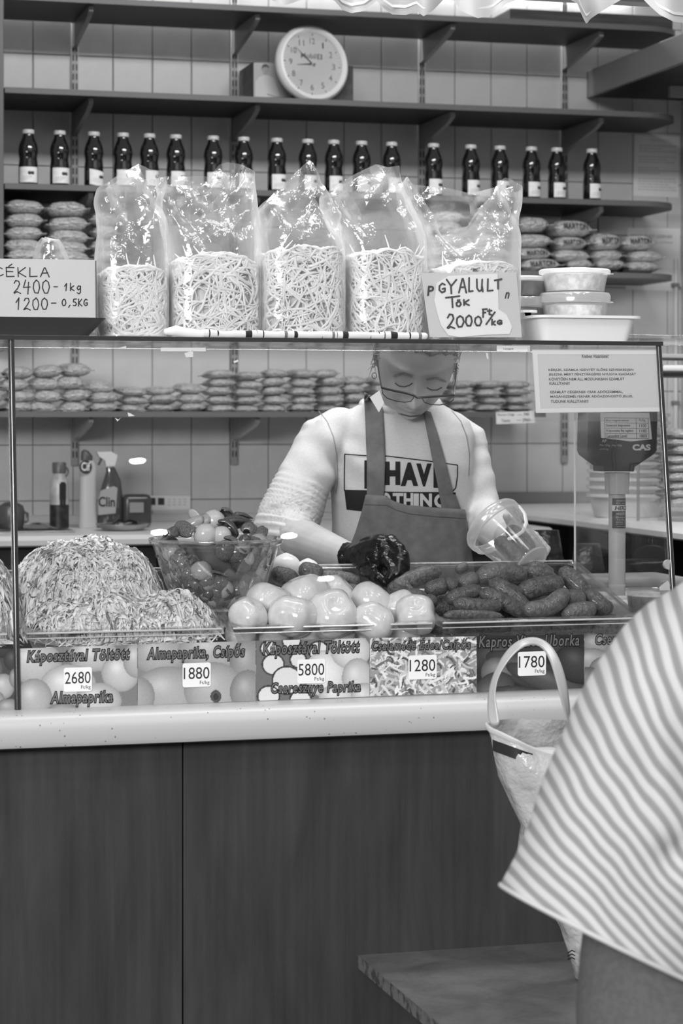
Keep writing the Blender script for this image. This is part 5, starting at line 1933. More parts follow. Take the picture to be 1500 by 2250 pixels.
cl = [
    # x0, y0, x1, y1, w, Y, bend, dY, pale, label
    (1040, 1268, 1162, 1262, 46, 4.80, 0.10, 0, 1, 'broad curved cucumber on top of the pile under the bucket'),
    (1072, 1272, 1172, 1352, 42, 4.70, 0.04, -0.05, 0, 'long cucumber slanting down the front of the pile'),
    (1130, 1306, 1242, 1278, 46, 4.74, 0.05, 0, 0, 'cucumber leaning up to the right behind the bent one'),
    (1146, 1346, 1252, 1302, 44, 4.63, -0.18, 0, 1, 'strongly bent cucumber at the front right of the pile'),
    (1228, 1246, 1292, 1316, 44, 4.78, 0.05, -0.04, 0, 'knobbly cucumber standing up at the right of the pile'),
    (1282, 1296, 1338, 1352, 40, 4.70, 0.0, -0.03, 0, 'dark-tipped cucumber at the right end of the pile'),
    (990, 1326, 1108, 1334, 36, 4.64, -0.06, 0, 0, 'short curved cucumber lying at the front of the pile'),
    (1048, 1296, 1172, 1358, 36, 4.67, 0.03, -0.02, 0, 'dark cucumber half under the long slanting one'),
    (976, 1320, 1062, 1294, 34, 4.70, 0.05, 0, 0, 'cucumber rising to the right at the left of the pile'),
    (968, 1350, 1112, 1356, 24, 4.61, 0.02, 0, 0, 'low dark cucumber along the front rim'),
    (1236, 1312, 1280, 1322, 44, 4.66, 0.0, 0.03, 1, 'round cucumber end between the bent and the standing one'),
    (1230, 1350, 1312, 1338, 40, 4.63, 0.02, 0, 1, 'pale cucumber end at the lower right of the pile'),
    (1150, 1252, 1236, 1286, 36, 4.84, 0.04, 0, 0, 'cucumber behind the bucket base'),
    (1158, 1242, 1218, 1262, 30, 4.88, 0.03, 0, 0, 'topmost cucumber right of the bucket base'),
    (1005, 1292, 1052, 1266, 38, 4.80, 0.02, 0, 1, 'pale cucumber under the left end of the broad one'),
    (932, 1300, 984, 1284, 38, 4.76, 0.03, 0, 0, 'short cucumber at the left edge of the pile'),
    (975, 1276, 1004, 1292, 30, 4.76, 0.0, 0, 0, 'small round cucumber beside the short one'),
    (880, 1306, 936, 1316, 32, 4.72, 0.06, 0, 1, 'small pale cucumber touching the rightmost pepper'),
    (916, 1330, 962, 1318, 34, 4.68, 0.0, 0, 0, 'stubby cucumber behind the rightmost pepper'),
    (1000, 1256, 1030, 1240, 22, 4.92, 0.0, 0, 0, 'tiny cucumber tip at the back rim'),
    (1080, 1322, 1160, 1336, 30, 4.69, 0.02, 0, 0, 'cucumber wedged beneath the slanting one'),
    (845, 1302, 972, 1252, 46, 4.86, 0.06, 0, 0, 'large wet cucumber gripped by the black glove'),
    (835, 1290, 905, 1272, 40, 4.90, 0.03, 0, 0, 'cucumber under the black-gloved hand'),
    (690, 1268, 795, 1284, 42, 4.88, 0.05, 0, 0, 'long dark cucumber left of the black glove'),
    (655, 1245, 710, 1268, 40, 4.86, 0.0, 0, 0, 'dark knob-ended cucumber beside the glass bowl'),
    (592, 1258, 656, 1278, 40, 4.86, 0.03, 0, 0, 'dark cucumber just right of the glass bowl'),
    (745, 1300, 792, 1296, 30, 4.84, 0.0, 0, 1, 'small pale cucumber behind the back-row peppers'),
    (784, 1296, 842, 1300, 30, 4.84, 0.05, 0, 0, 'small cucumber behind the tall pepper'),
    (1180, 1330, 1240, 1334, 36, 4.67, 0.0, 0, 0, 'cucumber in the shadow below the bent one'),
    (1110, 1290, 1150, 1310, 30, 4.73, 0.0, 0, 0, 'cucumber in the dark middle of the pile'),
]
for (x0, y0, x1, y1, w, Y, bd, dY, pale, lb) in cl:
    cucumber(x0, y0, x1, y1, w, Y, lb, bd, dY, bool(pale))
for k in range(14):                                # lower layer inside the pan
    px = 985 + 30 * k
    cucumber(px - 50, 1382 - 6 * (k % 2), px + 50, 1378 - 8 * (k % 3), 34, 4.65 + 0.06 * (k % 3), 'dark cucumber of the lower layer inside the pan', 0.03, 0, False, 'lower layer cucumbers')
for k in range(16):                                # filling beneath the pile
    px = 900 + 27 * k
    py = 1338 - 9 * (k % 3)
    cucumber(px - 45, py + 8, px + 45, py - 6 * (k % 2), 36, 4.74 + 0.035 * (k % 3), 'dark cucumber glimpsed in the gaps of the pile', 0.04, 0, k % 4 == 0, 'cucumbers deep in the pile')
# two white boiled-egg-like onions behind the dark cucumbers
M_on = mat('white_onion', 232, 0.25, 0.5, sss=0.2)
for px, py, r_, Y, lb in ((628, 1248, 34, 4.93, 'large white onion right of the glass bowl'), (676, 1252, 26, 4.93, 'smaller white onion behind the knob-ended cucumber')):
    c = P(px, py, Y)
    r = r_ / Sc(px, Y)
    mb = MB().lathe([(0.01 * r, -0.95 * r)] + [(r * math.sin(a), -r * 0.93 * math.cos(a)) for a in [0.25 * k for k in range(1, 12)]] + [(0.16 * r, 0.95 * r), (0.01 * r, 0.99 * r)], 26)
    o = obj('pickled_onion', mb.mesh('pickled_onion', 'full'), M_on, loc=c)
    tag(o, lb, 'onion')

# ---- glass bowl of mixed pickles
Yw_ = 4.80
cb = P(478, 1338, Yw_)
rB = 148 / Sc(475, Yw_)
zr = P(474, 1182, Yw_).z
hB = zr - cb.z
cb = P(475, 1338, Yw_)
t = thing('glass_bowl', 'round glass bowl heaped with mixed pickles', 'bowl', cb)
prof = [(0.0, 0.0), (rB * 0.50, 0.0), (rB * 0.60, 0.006), (rB * 0.76, hB * 0.36), (rB * 0.88, hB * 0.72), (rB * 0.94, hB * 0.90), (rB * 0.99, hB * 0.93), (rB, hB * 0.96), (rB * 0.99, hB), (rB * 0.95, hB), (rB * 0.925, hB * 0.95)]
part(t, 'shell', MB().lathe(prof, 56, cb, cap1=False), mat_film('bowl_glass', body=0.05, edge=0.7, tint=210, rough=0.02, milky=0.06, blend=0.35))
part(t, 'rim_bead', MB().tube([cb + Vector((rB * 0.985 * math.cos(a), rB * 0.985 * math.sin(a), hB * 0.985)) for a in [2 * math.pi * k / 64 for k in range(65)]], 0.0035, 8, caps=False), mat_film('bowl_bead', body=0.25, edge=0.8, tint=225, rough=0.05, milky=0.3))
part(t, 'brine', MB().lathe([(0, 0.006), (rB * 0.34, 0.006), (rB * 0.48, hB * 0.30), (rB * 0.58, hB * 0.62), (rB * 0.64, hB * 0.84), (rB * 0.5, hB * 0.92), (0, hB * 0.95)], 40, cb), mat('brine', 72, 0.3, 0.5, mix=(16, 100, 0.4, 0.65)))
M_pk = [mat('mixed_pickle_a', 200, 0.2, 0.5, coat=0.3), mat('mixed_pickle_b', 120, 0.2, 0.5, coat=0.3, mix=(9, 88, 0.4, 0.6)), mat('mixed_pickle_c', 92, 0.2, 0.5, coat=0.3, mix=(9, 70, 0.4, 0.6)), mat('mixed_pickle_d', 168, 0.2, 0.5, coat=0.3)]
ball_me = []
for s_ in range(3):
    mb = MB()
    rings = []
    for i in range(11):
        th = math.pi * (0.02 + 0.96 * i / 10)
        rings.append([Vector((math.sin(th) * math.cos(a), math.sin(th) * math.sin(a), -0.92 * math.cos(th))) * (1 + 0.07 * nz((math.sin(th) * math.cos(a) * 2, math.sin(th) * math.sin(a) * 2, i * 0.3), 1.0, s_)) for a in [2 * math.pi * j / 18 for j in range(18)]])
    ball_me.append(mb.loft(rings).mesh('round', 'full'))
pod_me = []
for s_ in range(3):                                # curled pepper pieces
    mb = MB()
    rows = []
    for i in range(13):
        f = i / 12
        w = 0.62 * math.sin(math.pi * (0.12 + 0.8 * f)) ** 0.7
        row = []
        for j in range(13):
            a = (j / 12 - 0.5) * 3.6
            row.append(Vector(((f - 0.5) * 2.4, w * math.sin(a), w * math.cos(a) + 0.25 * math.sin(f * 4 + s_) + 0.1 * nz((f * 4, a, s_), 1.0))))
        rows.append(row)
    mb.grid(rows)
    me = baked(mb, [('SOLIDIFY', dict(thickness=0.16, offset=0))])
    me.polygons.foreach_set('use_smooth', [True] * len(me.polygons))
    pod_me.append(me)
mesh_mat = {}


def pickle_piece(kind, me, mt, c, r, rot, label, group, name):
    key = (me.name, mt.name)
    if key not in mesh_mat:
        m2 = me.copy()
        m2.materials.clear()
        m2.materials.append(mt)
        mesh_mat[key] = m2
    o = bpy.data.objects.new(name, mesh_mat[key])
    col.objects.link(o)
    o.location = c
    o.scale = (r,) * 3
    o.rotation_euler = rot
    tag(o, label, kind, group)


rg = random.Random(77)
top = [(470, 1145, 20, 'onion', 0, 'round white onion on top of the bowl of pickles'), (500, 1135, 17, 'pepper', 1, 'dark pepper piece at the top of the bowl, right of the onion'), (446, 1150, 20, 'pepper', 3, 'pale pepper piece left of the topmost onion'), (418, 1152, 20, 'pepper', 3, 'pale pepper strip at the left of the heap'),
       (452, 1176, 21, 'onion', 0, 'white onion in the front of the heap'), (487, 1178, 18, 'onion', 0, 'small white onion beside the front one'), (408, 1166, 22, 'pepper', 1, 'glossy curled pepper at the left of the bowl heap'), (520, 1152, 24, 'pepper', 2, 'dark stemmed pepper at the right of the bowl heap'),
       (545, 1172, 24, 'pepper', 1, 'grey pepper piece near the right rim of the bowl'), (575, 1178, 20, 'pepper', 1, 'flat pepper piece against the right rim of the bowl'), (375, 1172, 20, 'pepper', 1, 'grey pepper piece against the left rim of the bowl'), (500, 1162, 18, 'pepper', 2, 'dark pepper strip between the onions'),
       (430, 1135, 14, 'pepper', 3, 'small pale piece behind the topmost onion'), (532, 1140, 17, 'pepper', 2, 'dark round pepper behind the stemmed one')]
for px, py, r_, kd, mi, lb in top:
    Y = Yw_ - 0.06 + (1180 - py) * 0.0022
    c = P(px, py, Y)
    r = 1.28 * r_ / Sc(px, Y)
    if kd == 'onion':
        pickle_piece('onion', ball_me[0], M_pk[mi], c, r, (rg.uniform(0, 6), rg.uniform(0, 6), 0), lb, 'pickled onions in the bowl', 'pickled_onion')
    else:
        pickle_piece('pepper', pod_me[len(lb) % 3], M_pk[mi], c, r * 0.95, (rg.uniform(-0.8, 0.8), rg.uniform(-0.8, 0.8), rg.uniform(0, 6)), lb, 'pickled peppers in the bowl', 'pickled_pepper')
for k in range(96):                                # layers seen through the glass
    f = 0.08 + 0.86 * ((k * 0.618) % 1.0)
    r = rg.uniform(0.020, 0.027)
    f = max(f, (r + 0.004) / hB)
    rw = rB * np.interp(f, [0, 0.05, 0.36, 0.72, 1], [0.50, 0.60, 0.76, 0.88, 0.93]) - r * 1.12
    a = math.radians(-185 + 150 * ((k * 0.377) % 1.0) + rg.uniform(-8, 8))
    c = cb + Vector((rw * math.cos(a), rw * math.sin(a), hB * f))
    if k % 3 == 0:
        pickle_piece('onion', ball_me[k % 3], M_pk[3 if k % 2 else 1], c, r, (rg.uniform(0, 6), 0, rg.uniform(0, 6)), 'round pickle pressed against the inside of the glass bowl', 'round pickles inside the bowl', 'pickled_onion')
    else:
        pickle_piece('pepper', pod_me[k % 3] if k % 3 == 1 else ball_me[k % 3], M_pk[1 + k % 2], c, r * 0.95, (rg.uniform(-1, 1), rg.uniform(-1, 1), rg.uniform(0, 6)), 'dark pepper piece seen through the side of the glass bowl', 'pepper pieces inside the bowl', 'pickled_pepper')
# ================================================================== THE VENDOR
def drape(mb2, bvh, off, maxlen=7.0, fall=5.35):
    """mb2: flat shapes in photo pixels; subdivide and lay them on the surface hit by the view rays"""
    bm = bmesh.new()
    vs = [bm.verts.new((v[0], v[1], 0)) for v in mb2.v]
    for f in mb2.f:
        try:
            bm.faces.new([vs[i] for i in f])
        except ValueError:
            pass
    bmesh.ops.remove_doubles(bm, verts=bm.verts, dist=0.01)
    bmesh.ops.triangulate(bm, faces=bm.faces[:])
    for _ in range(5):
        es = [e for e in bm.edges if e.calc_length() > maxlen]
        if not es:
            break
        bmesh.ops.subdivide_edges(bm, edges=es, cuts=1)
        bmesh.ops.triangulate(bm, faces=[f for f in bm.faces if len(f.verts) > 3])
    out = MB()
    bm.verts.index_update()
    last = fall
    co = []
    for v in bm.verts:
        d = ray(v.co.x, v.co.y).normalized()
        h = bvh.ray_cast(CAM, d)
        p = h[0] - d * off if h[0] is not None else P(v.co.x, v.co.y, last)
        last = p.y
        co.append(p)
    out.add(co, [[v.index for v in f.verts] for f in bm.faces])
    bm.free()
    return out


def bvh_of(me):
    return BVHTree.FromPolygons([v.co for v in me.vertices], [tuple(p.vertices) for p in me.polygons])


M_skin = mat('skin', 196, 0.45, 0.4, sss=0.06, mix=(18, 184, 0.35, 0.65), bump=(90, 0.15, 0.002))
ex_ = Vector((math.cos(TH + 0.034), -math.sin(TH + 0.034), 0))
eh = Vector((-math.sin(TH + 0.034), -math.cos(TH + 0.034), 0))       # horizontal direction to the camera
C0 = P(880, 900, 5.46)
BF = lambda x, f, z: Vector((C0.x, C0.y, 0)) + ex_ * x + eh * f + Vector((0, 0, z))

# ---- head in its own frame, then tilted forward
PH, RO = math.radians(37), math.radians(7)
ef = (eh * math.cos(PH) + Vector((0, 0, -1)) * math.sin(PH))
eu0 = (eh * math.sin(PH) + Vector((0, 0, 1)) * math.cos(PH))
eux = ex_ * math.cos(RO) - eu0 * math.sin(RO)
eu = eu0 * math.cos(RO) + ex_ * math.sin(RO)
HC = P(914, 788, 5.25)
HS = 1.13
HF = lambda x, f, u: HC + (eux * x + ef * f + eu * u) * HS


def gs(a, b, s, t):
    return math.exp(-((a / s) ** 2 + (b / t) ** 2))


def head_pt(th, ph, grow=0.0):
    u = math.cos(th)
    s = math.sin(th)
    x = s * math.cos(ph)
    f = s * math.sin(ph)
    uu = 0.118 * u if u > 0 else 0.146 * u
    wid = 0.080
    if u < 0:
        wid *= 1 - 0.22 * (-u) ** 2.0
    else:
        wid *= 1 + 0.02 * u
    X = x * wid * (1.0 + 0.06 * (1 - abs(f)))
    dep = 0.094 if f > 0 else 0.102
    Fd = f * dep
    if u < 0 and f > 0:
        Fd *= 1 - 0.10 * (-u)
    if u < 0 and f < 0:
        Fd *= 1 - 0.35 * (-u)
    if f > 0.05:
        d = 0.0
        d += 0.036 * gs(X, uu + 0.041, 0.0165, 0.018)              # nose tip
        d += 0.018 * gs(X, uu + 0.012, 0.0095, 0.026)              # bridge
        d += 0.010 * (gs(X - 0.014, uu + 0.045, 0.010, 0.009) + gs(X + 0.014, uu + 0.045, 0.010, 0.009))
        for sx in (-1, 1):
            d -= 0.021 * gs(X - sx * 0.033, uu - 0.004, 0.018, 0.014)   # sockets
            d += 0.016 * gs(X - sx * 0.033, uu - 0.002, 0.013, 0.0085)  # lids
            d += 0.009 * gs(X - sx * 0.034, uu - 0.026, 0.022, 0.008)   # brows
            d += 0.011 * gs(X - sx * 0.044, uu + 0.034, 0.020, 0.020)   # cheeks
            d -= 0.010 * gs(X - sx * 0.030, uu + 0.064, 0.006, 0.020)   # folds beside the mouth
        d += 0.009 * gs(X, uu + 0.072, 0.021, 0.0060) + 0.009 * gs(X, uu + 0.088, 0.019, 0.0065)
        d -= 0.006 * gs(X, uu + 0.080, 0.025, 0.0025)
        d -= 0.005 * gs(X, uu + 0.102, 0.020, 0.006)
        d += 0.012 * gs(X, uu + 0.122, 0.022, 0.014)
        Fd += d
    if grow:
        k = 1 + grow
        X, Fd, uu = X * k, Fd * k, uu * k
    return X, Fd, uu


body = MB()
NTH, NPH = 90, 120
body.loft([[HF(*head_pt(math.pi * (0.004 + 0.992 * i / NTH), 2 * math.pi * j / NPH)) for j in range(NPH)] for i in range(NTH + 1)])
for sx in (-1, 1):                                   # ears
    body.loft([[HF(sx * (0.076 + 0.012 * k), -0.012 - 0.006 * k + (0.017 - 0.003 * k) * math.cos(a), -0.012 + (0.031 - 0.004 * k) * math.sin(a)) for a in [2 * math.pi * j / 16 for j in range(16)]] for k in (0, 1)])
body.tube([BF(0, -0.01, 1.50), BF(0.005, 0.05, 1.585), HF(0, -0.025, -0.085), HF(0, -0.03, -0.02)], [0.085, 0.066, 0.060, 0.062], 20)
tor = [(0.98, -0.08, .165, .11), (1.08, -0.06, .16, .11), (1.2, -0.04, .15, .105), (1.32, 0, .155, .105), (1.42, .02, .165, .10), (1.50, .03, .17, .085), (1.545, .03, .13, .07), (1.575, .03, .08, .06)]


def torso(mb, grow, rows=tor, n=40, e=0.8):
    mb.loft([[BF(math.copysign(abs(math.cos(a)) ** e, math.cos(a)) * (w + grow), f + math.copysign(abs(math.sin(a)) ** e, math.sin(a)) * (d + grow), z) for a in [2 * math.pi * j / n for j in range(n)]] for z, f, w, d in rows])


torso(body, 0.0)
RS, RE, RW = P(708, 962, 5.44), P(620, 1172, 5.40), P(772, 1226, 5.03)
LS, LE, LW = P(1016, 966, 5.46), P(1052, 1130, 5.42), P(1128, 1190, 5.22)
body.tube([RS, RS.lerp(RE, 0.5), RE, RE.lerp(RW, 0.35), RE.lerp(RW, 0.75), RW], [0.05, 0.046, 0.050, 0.052, 0.040, 0.033], 18, round_ends=True)
body.tube([LS, LS.lerp(LE, 0.5), LE, LE.lerp(LW, 0.4), LW], [0.05, 0.045, 0.042, 0.040, 0.030], 18, round_ends=True)
# hands: palm and five fingers each
RH = [([(782, 1226, 5.01), (812, 1216, 4.97), (838, 1206, 4.94)], [0.032, 0.037, 0.034]),
      ([(800, 1238, 4.98), (826, 1228, 4.94), (850, 1222, 4.92)], [0.030, 0.034, 0.030]),
      ([(832, 1196, 4.95), (858, 1190, 4.92), (878, 1206, 4.89), (882, 1232, 4.875)], [0.017, 0.016, 0.0145, 0.0125]),
      ([(842, 1204, 4.94), (868, 1202, 4.905), (886, 1222, 4.88), (886, 1250, 4.87)], [0.017, 0.016, 0.0145, 0.0125]),
      ([(844, 1218, 4.93), (866, 1218, 4.895), (880, 1238, 4.87), (874, 1262, 4.862)], [0.016, 0.0155, 0.0140, 0.0120]),
      ([(840, 1232, 4.925), (856, 1236, 4.89), (864, 1252, 4.868), (856, 1270, 4.862)], [0.015, 0.014, 0.0125, 0.011]),
      ([(800, 1244, 4.97), (818, 1258, 4.92), (832, 1272, 4.885), (846, 1280, 4.872)], [0.018, 0.0165, 0.0145, 0.012])]
for pts, rad in RH:
    body.tube([P(*q) for q in pts], [r * 0.86 for r in rad], 12, round_ends=True)
body.tube([LW, P(1142, 1196, 5.20), P(1156, 1200, 5.175)], [0.03, 0.034, 0.030], 14, round_ends=True)
for k in range(4):
    ox, oy = k * 8.5, k * 10.0
    body.tube([P(1140 + ox, 1172 + oy, 5.185), P(1160 + ox, 1170 + oy, 5.165), P(1176 + ox, 1176 + oy, 5.115), P(1172 + ox, 1186 + oy, 5.07)], [0.0115, 0.0110, 0.0100, 0.0085], 10, round_ends=True)
body.tube([P(1128, 1176, 5.20), P(1122, 1150, 5.18), P(1112, 1134, 5.165)], [0.014, 0.0125, 0.010], 10, round_ends=True)
# legs down to the raised floor
for sx in (-1, 1):
    body.tube([BF(sx * 0.085, -0.08, 1.02), BF(sx * 0.09, -0.06, 0.68), BF(sx * 0.09, -0.09, 0.34)], [0.088, 0.058, 0.038], 16)
    body.tube([BF(sx * 0.09, -0.11, 0.292), BF(sx * 0.09, 0.10, 0.285)], [0.040, 0.033], 12, round_ends=True)
bme = fuse(body, 0.0036, 2, 0.5)
bme.polygons.foreach_set('use_smooth', [True] * len(bme.polygons))
base = Vector((C0.x, C0.y, 0.25))
bme.transform(Matrix.Translation(-base))
vendor = obj('person', bme, M_skin, loc=base)
tag(vendor, 'vendor in pale sweatshirt, apron and glasses bending over the pickles', 'person')


def vpart(name, me_or_mb, m, smooth=True, label=None, sub=None):
    me = me_or_mb.mesh(name, smooth) if isinstance(me_or_mb, MB) else me_or_mb
    me.transform(Matrix.Translation(-base))
    return obj(name, me, m, sub or vendor, None, label)


# ---- sweatshirt
sh = MB()
tor2 = [(1.02, -0.07, .185, .13), (1.10, -0.05, .185, .135), (1.2, -0.03, .175, .135), (1.32, 0.0, .178, .135), (1.42, .02, .186, .13), (1.50, .03, .190, .105), (1.535, .03, .175, .09), (1.560, .03, .135, .08), (1.580, .032, .10, .072), (1.596, .036, .076, .064)]
torso(sh, 0.0, tor2)
tb = MB()
torso(tb, 0.0, tor2)
bv_t = bvh_of(tb.mesh('tt'))
sh.tube([P(745, 940, 5.45), RS + Vector((0, 0, -0.005)), RS.lerp(RE, 0.3), RS.lerp(RE, 0.6), RS.lerp(RE, 0.85), RE + Vector((0, 0, 0.01)), RE.lerp(RW, 0.12) + Vector((0, 0, 0.006))], [0.055, 0.064, 0.068, 0.074, 0.080, 0.076, 0.064], 30, round_ends=True)
sh.tube([P(985, 945, 5.47), LS, LS.lerp(LE, 0.5), LE, LE.lerp(LW, 0.35), LE.lerp(LW, 0.6)], [0.055, 0.062, 0.060, 0.058, 0.054, 0.050], 30, round_ends=True)
sme = fuse(sh, 0.0065, 6, 0.6)
bm = bmesh.new()
bm.from_mesh(sme)
bm.normal_update()
ax = (RE - RS)
for v in bm.verts:
    d = 0.0028 * nz(v.co * 9, 1.0, 2) + 0.0016 * nz(v.co * 22, 1.0, 5)
    t_ = (v.co - RS).dot(ax) / ax.length_squared
    rad_ = ((v.co - RS) - ax * t_).length
    if rad_ < 0.105 and t_ > -0.1:
        w_ = max(0, min(1, (t_ - 0.45) / 0.45))
        around = math.atan2((v.co - RS).dot(ax.cross(Vector((0, 1, 0)))), (v.co - RS).y * ax.length)
        am_ = 0.5 + 0.9 * nz((around * 0.9, t_ * 2.0, 4.0), 1.0, 3)
        ph_ = t_ * (9 + 20 * w_) * 1.3 + 0.8 * math.sin(around * 1.0 + 0.5) + 1.6 * nz((around * 0.8, t_ * 3, 1.0), 1.0, 9)
        d += (0.0020 + 0.0034 * w_) * am_ * math.sin(ph_ * 2.0)
    t2 = (v.co - LS).dot(LE - LS) / (LE - LS).length_squared
    r2 = ((v.co - LS) - (LE - LS) * t2).length
    if r2 < 0.09 and t2 > 0.1:
        d += 0.0014 * math.sin(t2 * 22 + 3 * nz(v.co * 6, 1.0, 4))
    # armpit and chest pulls
    q = v.co - P(745, 1000, 5.36)
    d += 0.006 * math.exp(-(q.length / 0.09) ** 2) * math.sin(q.z * 60 + q.x * 50)
    v.co += v.normal * d
bm.to_mesh(sme)
bm.free()
sme.polygons.foreach_set('use_smooth', [True] * len(sme.polygons))
bv_s = bvh_of(sme)
M_sweat = mat('sweatshirt', 214, 0.85, 0.15, mix=(160, 204, 0.35, 0.65), stretch=(1, 1, 3), bump=(300, 0.2, 0.001))
shirt = vpart('sweatshirt', sme, M_sweat)
# crew neck band
nb = [BF(0.098 * math.cos(a), 0.034 + 0.078 * math.sin(a), 1.572 - 0.016 * math.sin(a) + 0.004) for a in [2 * math.pi * k / 40 for k in range(41)]]
vpart('neckband', MB().tube(nb, 0.009, 10, caps=False, flat=1.3), M_sweat, sub=shirt)
sm2 = MB()
ribbon2d(sm2, [(700, 903), (718, 925), (732, 958), (740, 1000), (742, 1045), (738, 1085)], 1.6, lambda x, y: Vector((x, y, 0)), 4)
ribbon2d(sm2, [(992, 902), (1012, 925), (1026, 960), (1032, 1000), (1030, 1045)], 1.6, lambda x, y: Vector((x, y, 0)), 4)
vpart('seam', drape(sm2, bv_s, 0.0012), mat('seam_thread', 150, 0.85, 0.1), sub=shirt)
# printed block and lettering on the chest
pr2 = MB()
flat = lambda x, y: Vector((x, y, 0))
ribbon2d(pr2, [(757, 998), (800, 1001), (850, 1002), (900, 1008), (950, 1014), (1005, 1022)], 2.4, flat, 4)
ribbon2d(pr2, [(1005, 1022), (1005, 1045), (1001, 1072), (992, 1082)], 2.4, flat, 4)
ribbon2d(pr2, [(757, 998), (756, 1040), (756, 1078)], 2.2, flat, 4)
pr2.add([flat(*q) for q in [(756, 1076), (800, 1077), (850, 1080), (900, 1081), (950, 1081), (1001, 1082), (1000, 1120), (900, 1122), (800, 1124), (761, 1120)]], [tuple(range(10))])
for s_, bxs in (('I', (805, 1069, 813, 1016)), ('H', (848, 1062, 876, 1018)), ('A', (884, 1064, 914, 1020)), ('V', (918, 1065, 944, 1022)), ('E', (955, 1068, 975, 1026))):
    text_mb(pr2, s_, flat, bxs, offset=0.06)
vpart('dark_print', drape(pr2, bv_s, 0.0022), mat('shirt_print', 44, 0.8, 0.15), sub=shirt)
pr3 = MB()
for s_, bxs in (('N', (808, 1112, 828, 1083)), ('O', (838, 1112, 857, 1084)), ('T', (864, 1112, 884, 1085)), ('H', (888, 1112, 906, 1085)), ('I', (911, 1112, 917, 1086)), ('N', (924, 1112, 947, 1086)), ('G', (955, 1114, 978, 1087))):
    text_mb(pr3, s_, flat, bxs, offset=0.045)
vpart('pale_lettering', drape(pr3, bv_s, 0.0034), mat('shirt_pale_print', 205, 0.8, 0.15), sub=shirt)

# ---- apron: bib, skirt and straps
rows = []
for iv in range(34):
    v = iv / 33
    row = []
    for iu in range(41):
        u = iu / 40
        y0 = np.interp(u, [0, 0.2, 0.3, 0.42, 0.7, 1.0], [1085, 1088, 1100, 1108, 1114, 1118])
        py = y0 + (1560 - y0) * v
        xl = np.interp(py, [1085, 1120, 1160, 1200, 1250, 1300, 1560], [803, 795, 783, 768, 752, 742, 720])
        xr = np.interp(py, [1085, 1118, 1160, 1250, 1300, 1560], [1018, 1022, 1028, 1042, 1048, 1060])
        px = xl + (xr - xl) * u
        d = ray(px, py).normalized()
        h = bv_t.ray_cast(CAM, d)
        Yb = h[0].y - 0.016 if h[0] is not None else None
        row.append([px, py, Yb])
    ok = [r_[2] for r_ in row if r_[2] is not None]
    for k, r_ in enumerate(row):
        if r_[2] is None:
            r_[2] = (max(ok) if ok else 5.42) + 0.0
    rows.append(row)
grid = []
for iv, row in enumerate(rows):
    out = []
    for iu, (px, py, Yb) in enumerate(row):
        if iv > 18:
            Yb = rows[18][iu][2] - 0.0
        w_ = 0.010 * nz((px * 0.022, py * 0.004, 3)) + 0.004 * nz((px * 0.05, py * 0.02, 7))
        out.append(P(px, py, Yb - 0.004 + w_))
    grid.append(out)
am = baked(MB().grid(grid), [('SOLIDIFY', dict(thickness=0.0022, offset=0)), ('SMOOTH', dict(factor=0.4, iterations=2))])
am.polygons.foreach_set('use_smooth', [True] * len(am.polygons))
bv_a = bvh_of(am)
M_apron = mat('apron_cloth', 122, 0.8, 0.2, mix=(40, 110, 0.35, 0.65), bump=(260, 0.3, 0.001))
apron = vpart('apron', am, M_apron)
hemm = MB()
hemm.add([flat(*q) for q in [(800, 1108), (850, 1110), (872, 1121), (902, 1129), (960, 1135), (1024, 1139), (1024, 1140.5), (960, 1136.5), (902, 1130.5), (872, 1122.5), (850, 1111.5), (800, 1109.5)]], [tuple(range(12))])
vpart('hem_stitch', drape(hemm, bv_a, 0.001), mat('stitch', 80, 0.8, 0.1), sub=apron)
for nm, poly in (('strap', [(800, 862), (836, 880), (841, 900), (844, 960), (846, 1020), (843, 1098), (806, 1094), (806, 1020), (803, 940), (801, 890)]), ('strap', [(928, 900), (946, 906), (960, 950), (977, 1010), (992, 1070), (1002, 1124), (972, 1124), (960, 1060), (948, 1000), (936, 940)])):
    mb2 = MB().add([flat(*q) for q in poly], [tuple(range(len(poly)))])
    sm_ = baked(drape(mb2, bv_s, 0.009, 9).mesh('s'), [('SOLIDIFY', dict(thickness=0.003, offset=0))])
    sm_.polygons.foreach_set('use_smooth', [True] * len(sm_.polygons))
    vpart('strap', sm_, M_apron, sub=apron)
mb2 = MB().add([flat(*q) for q in [(968, 1090), (1000, 1086), (1012, 1118), (976, 1122)]], [(0, 1, 2, 3)])
vpart('strap_patch', drape(mb2, bv_s, 0.014), M_apron, sub=apron)

# trousers below the apron
tm = MB()
torso(tm, 0.012, [(0.86, -0.08, .165, .11), (0.98, -0.08, .17, .115), (1.06, -0.06, .16, .11)])
for sx in (-1, 1):
    tm.tube([BF(sx * 0.085, -0.08, 0.95), BF(sx * 0.09, -0.065, 0.68), BF(sx * 0.09, -0.09, 0.34)], [0.098, 0.075, 0.060], 18)
vpart('trousers', fuse(tm, 0.01, 4), mat('vendor_trousers', 44, 0.85, 0.1))

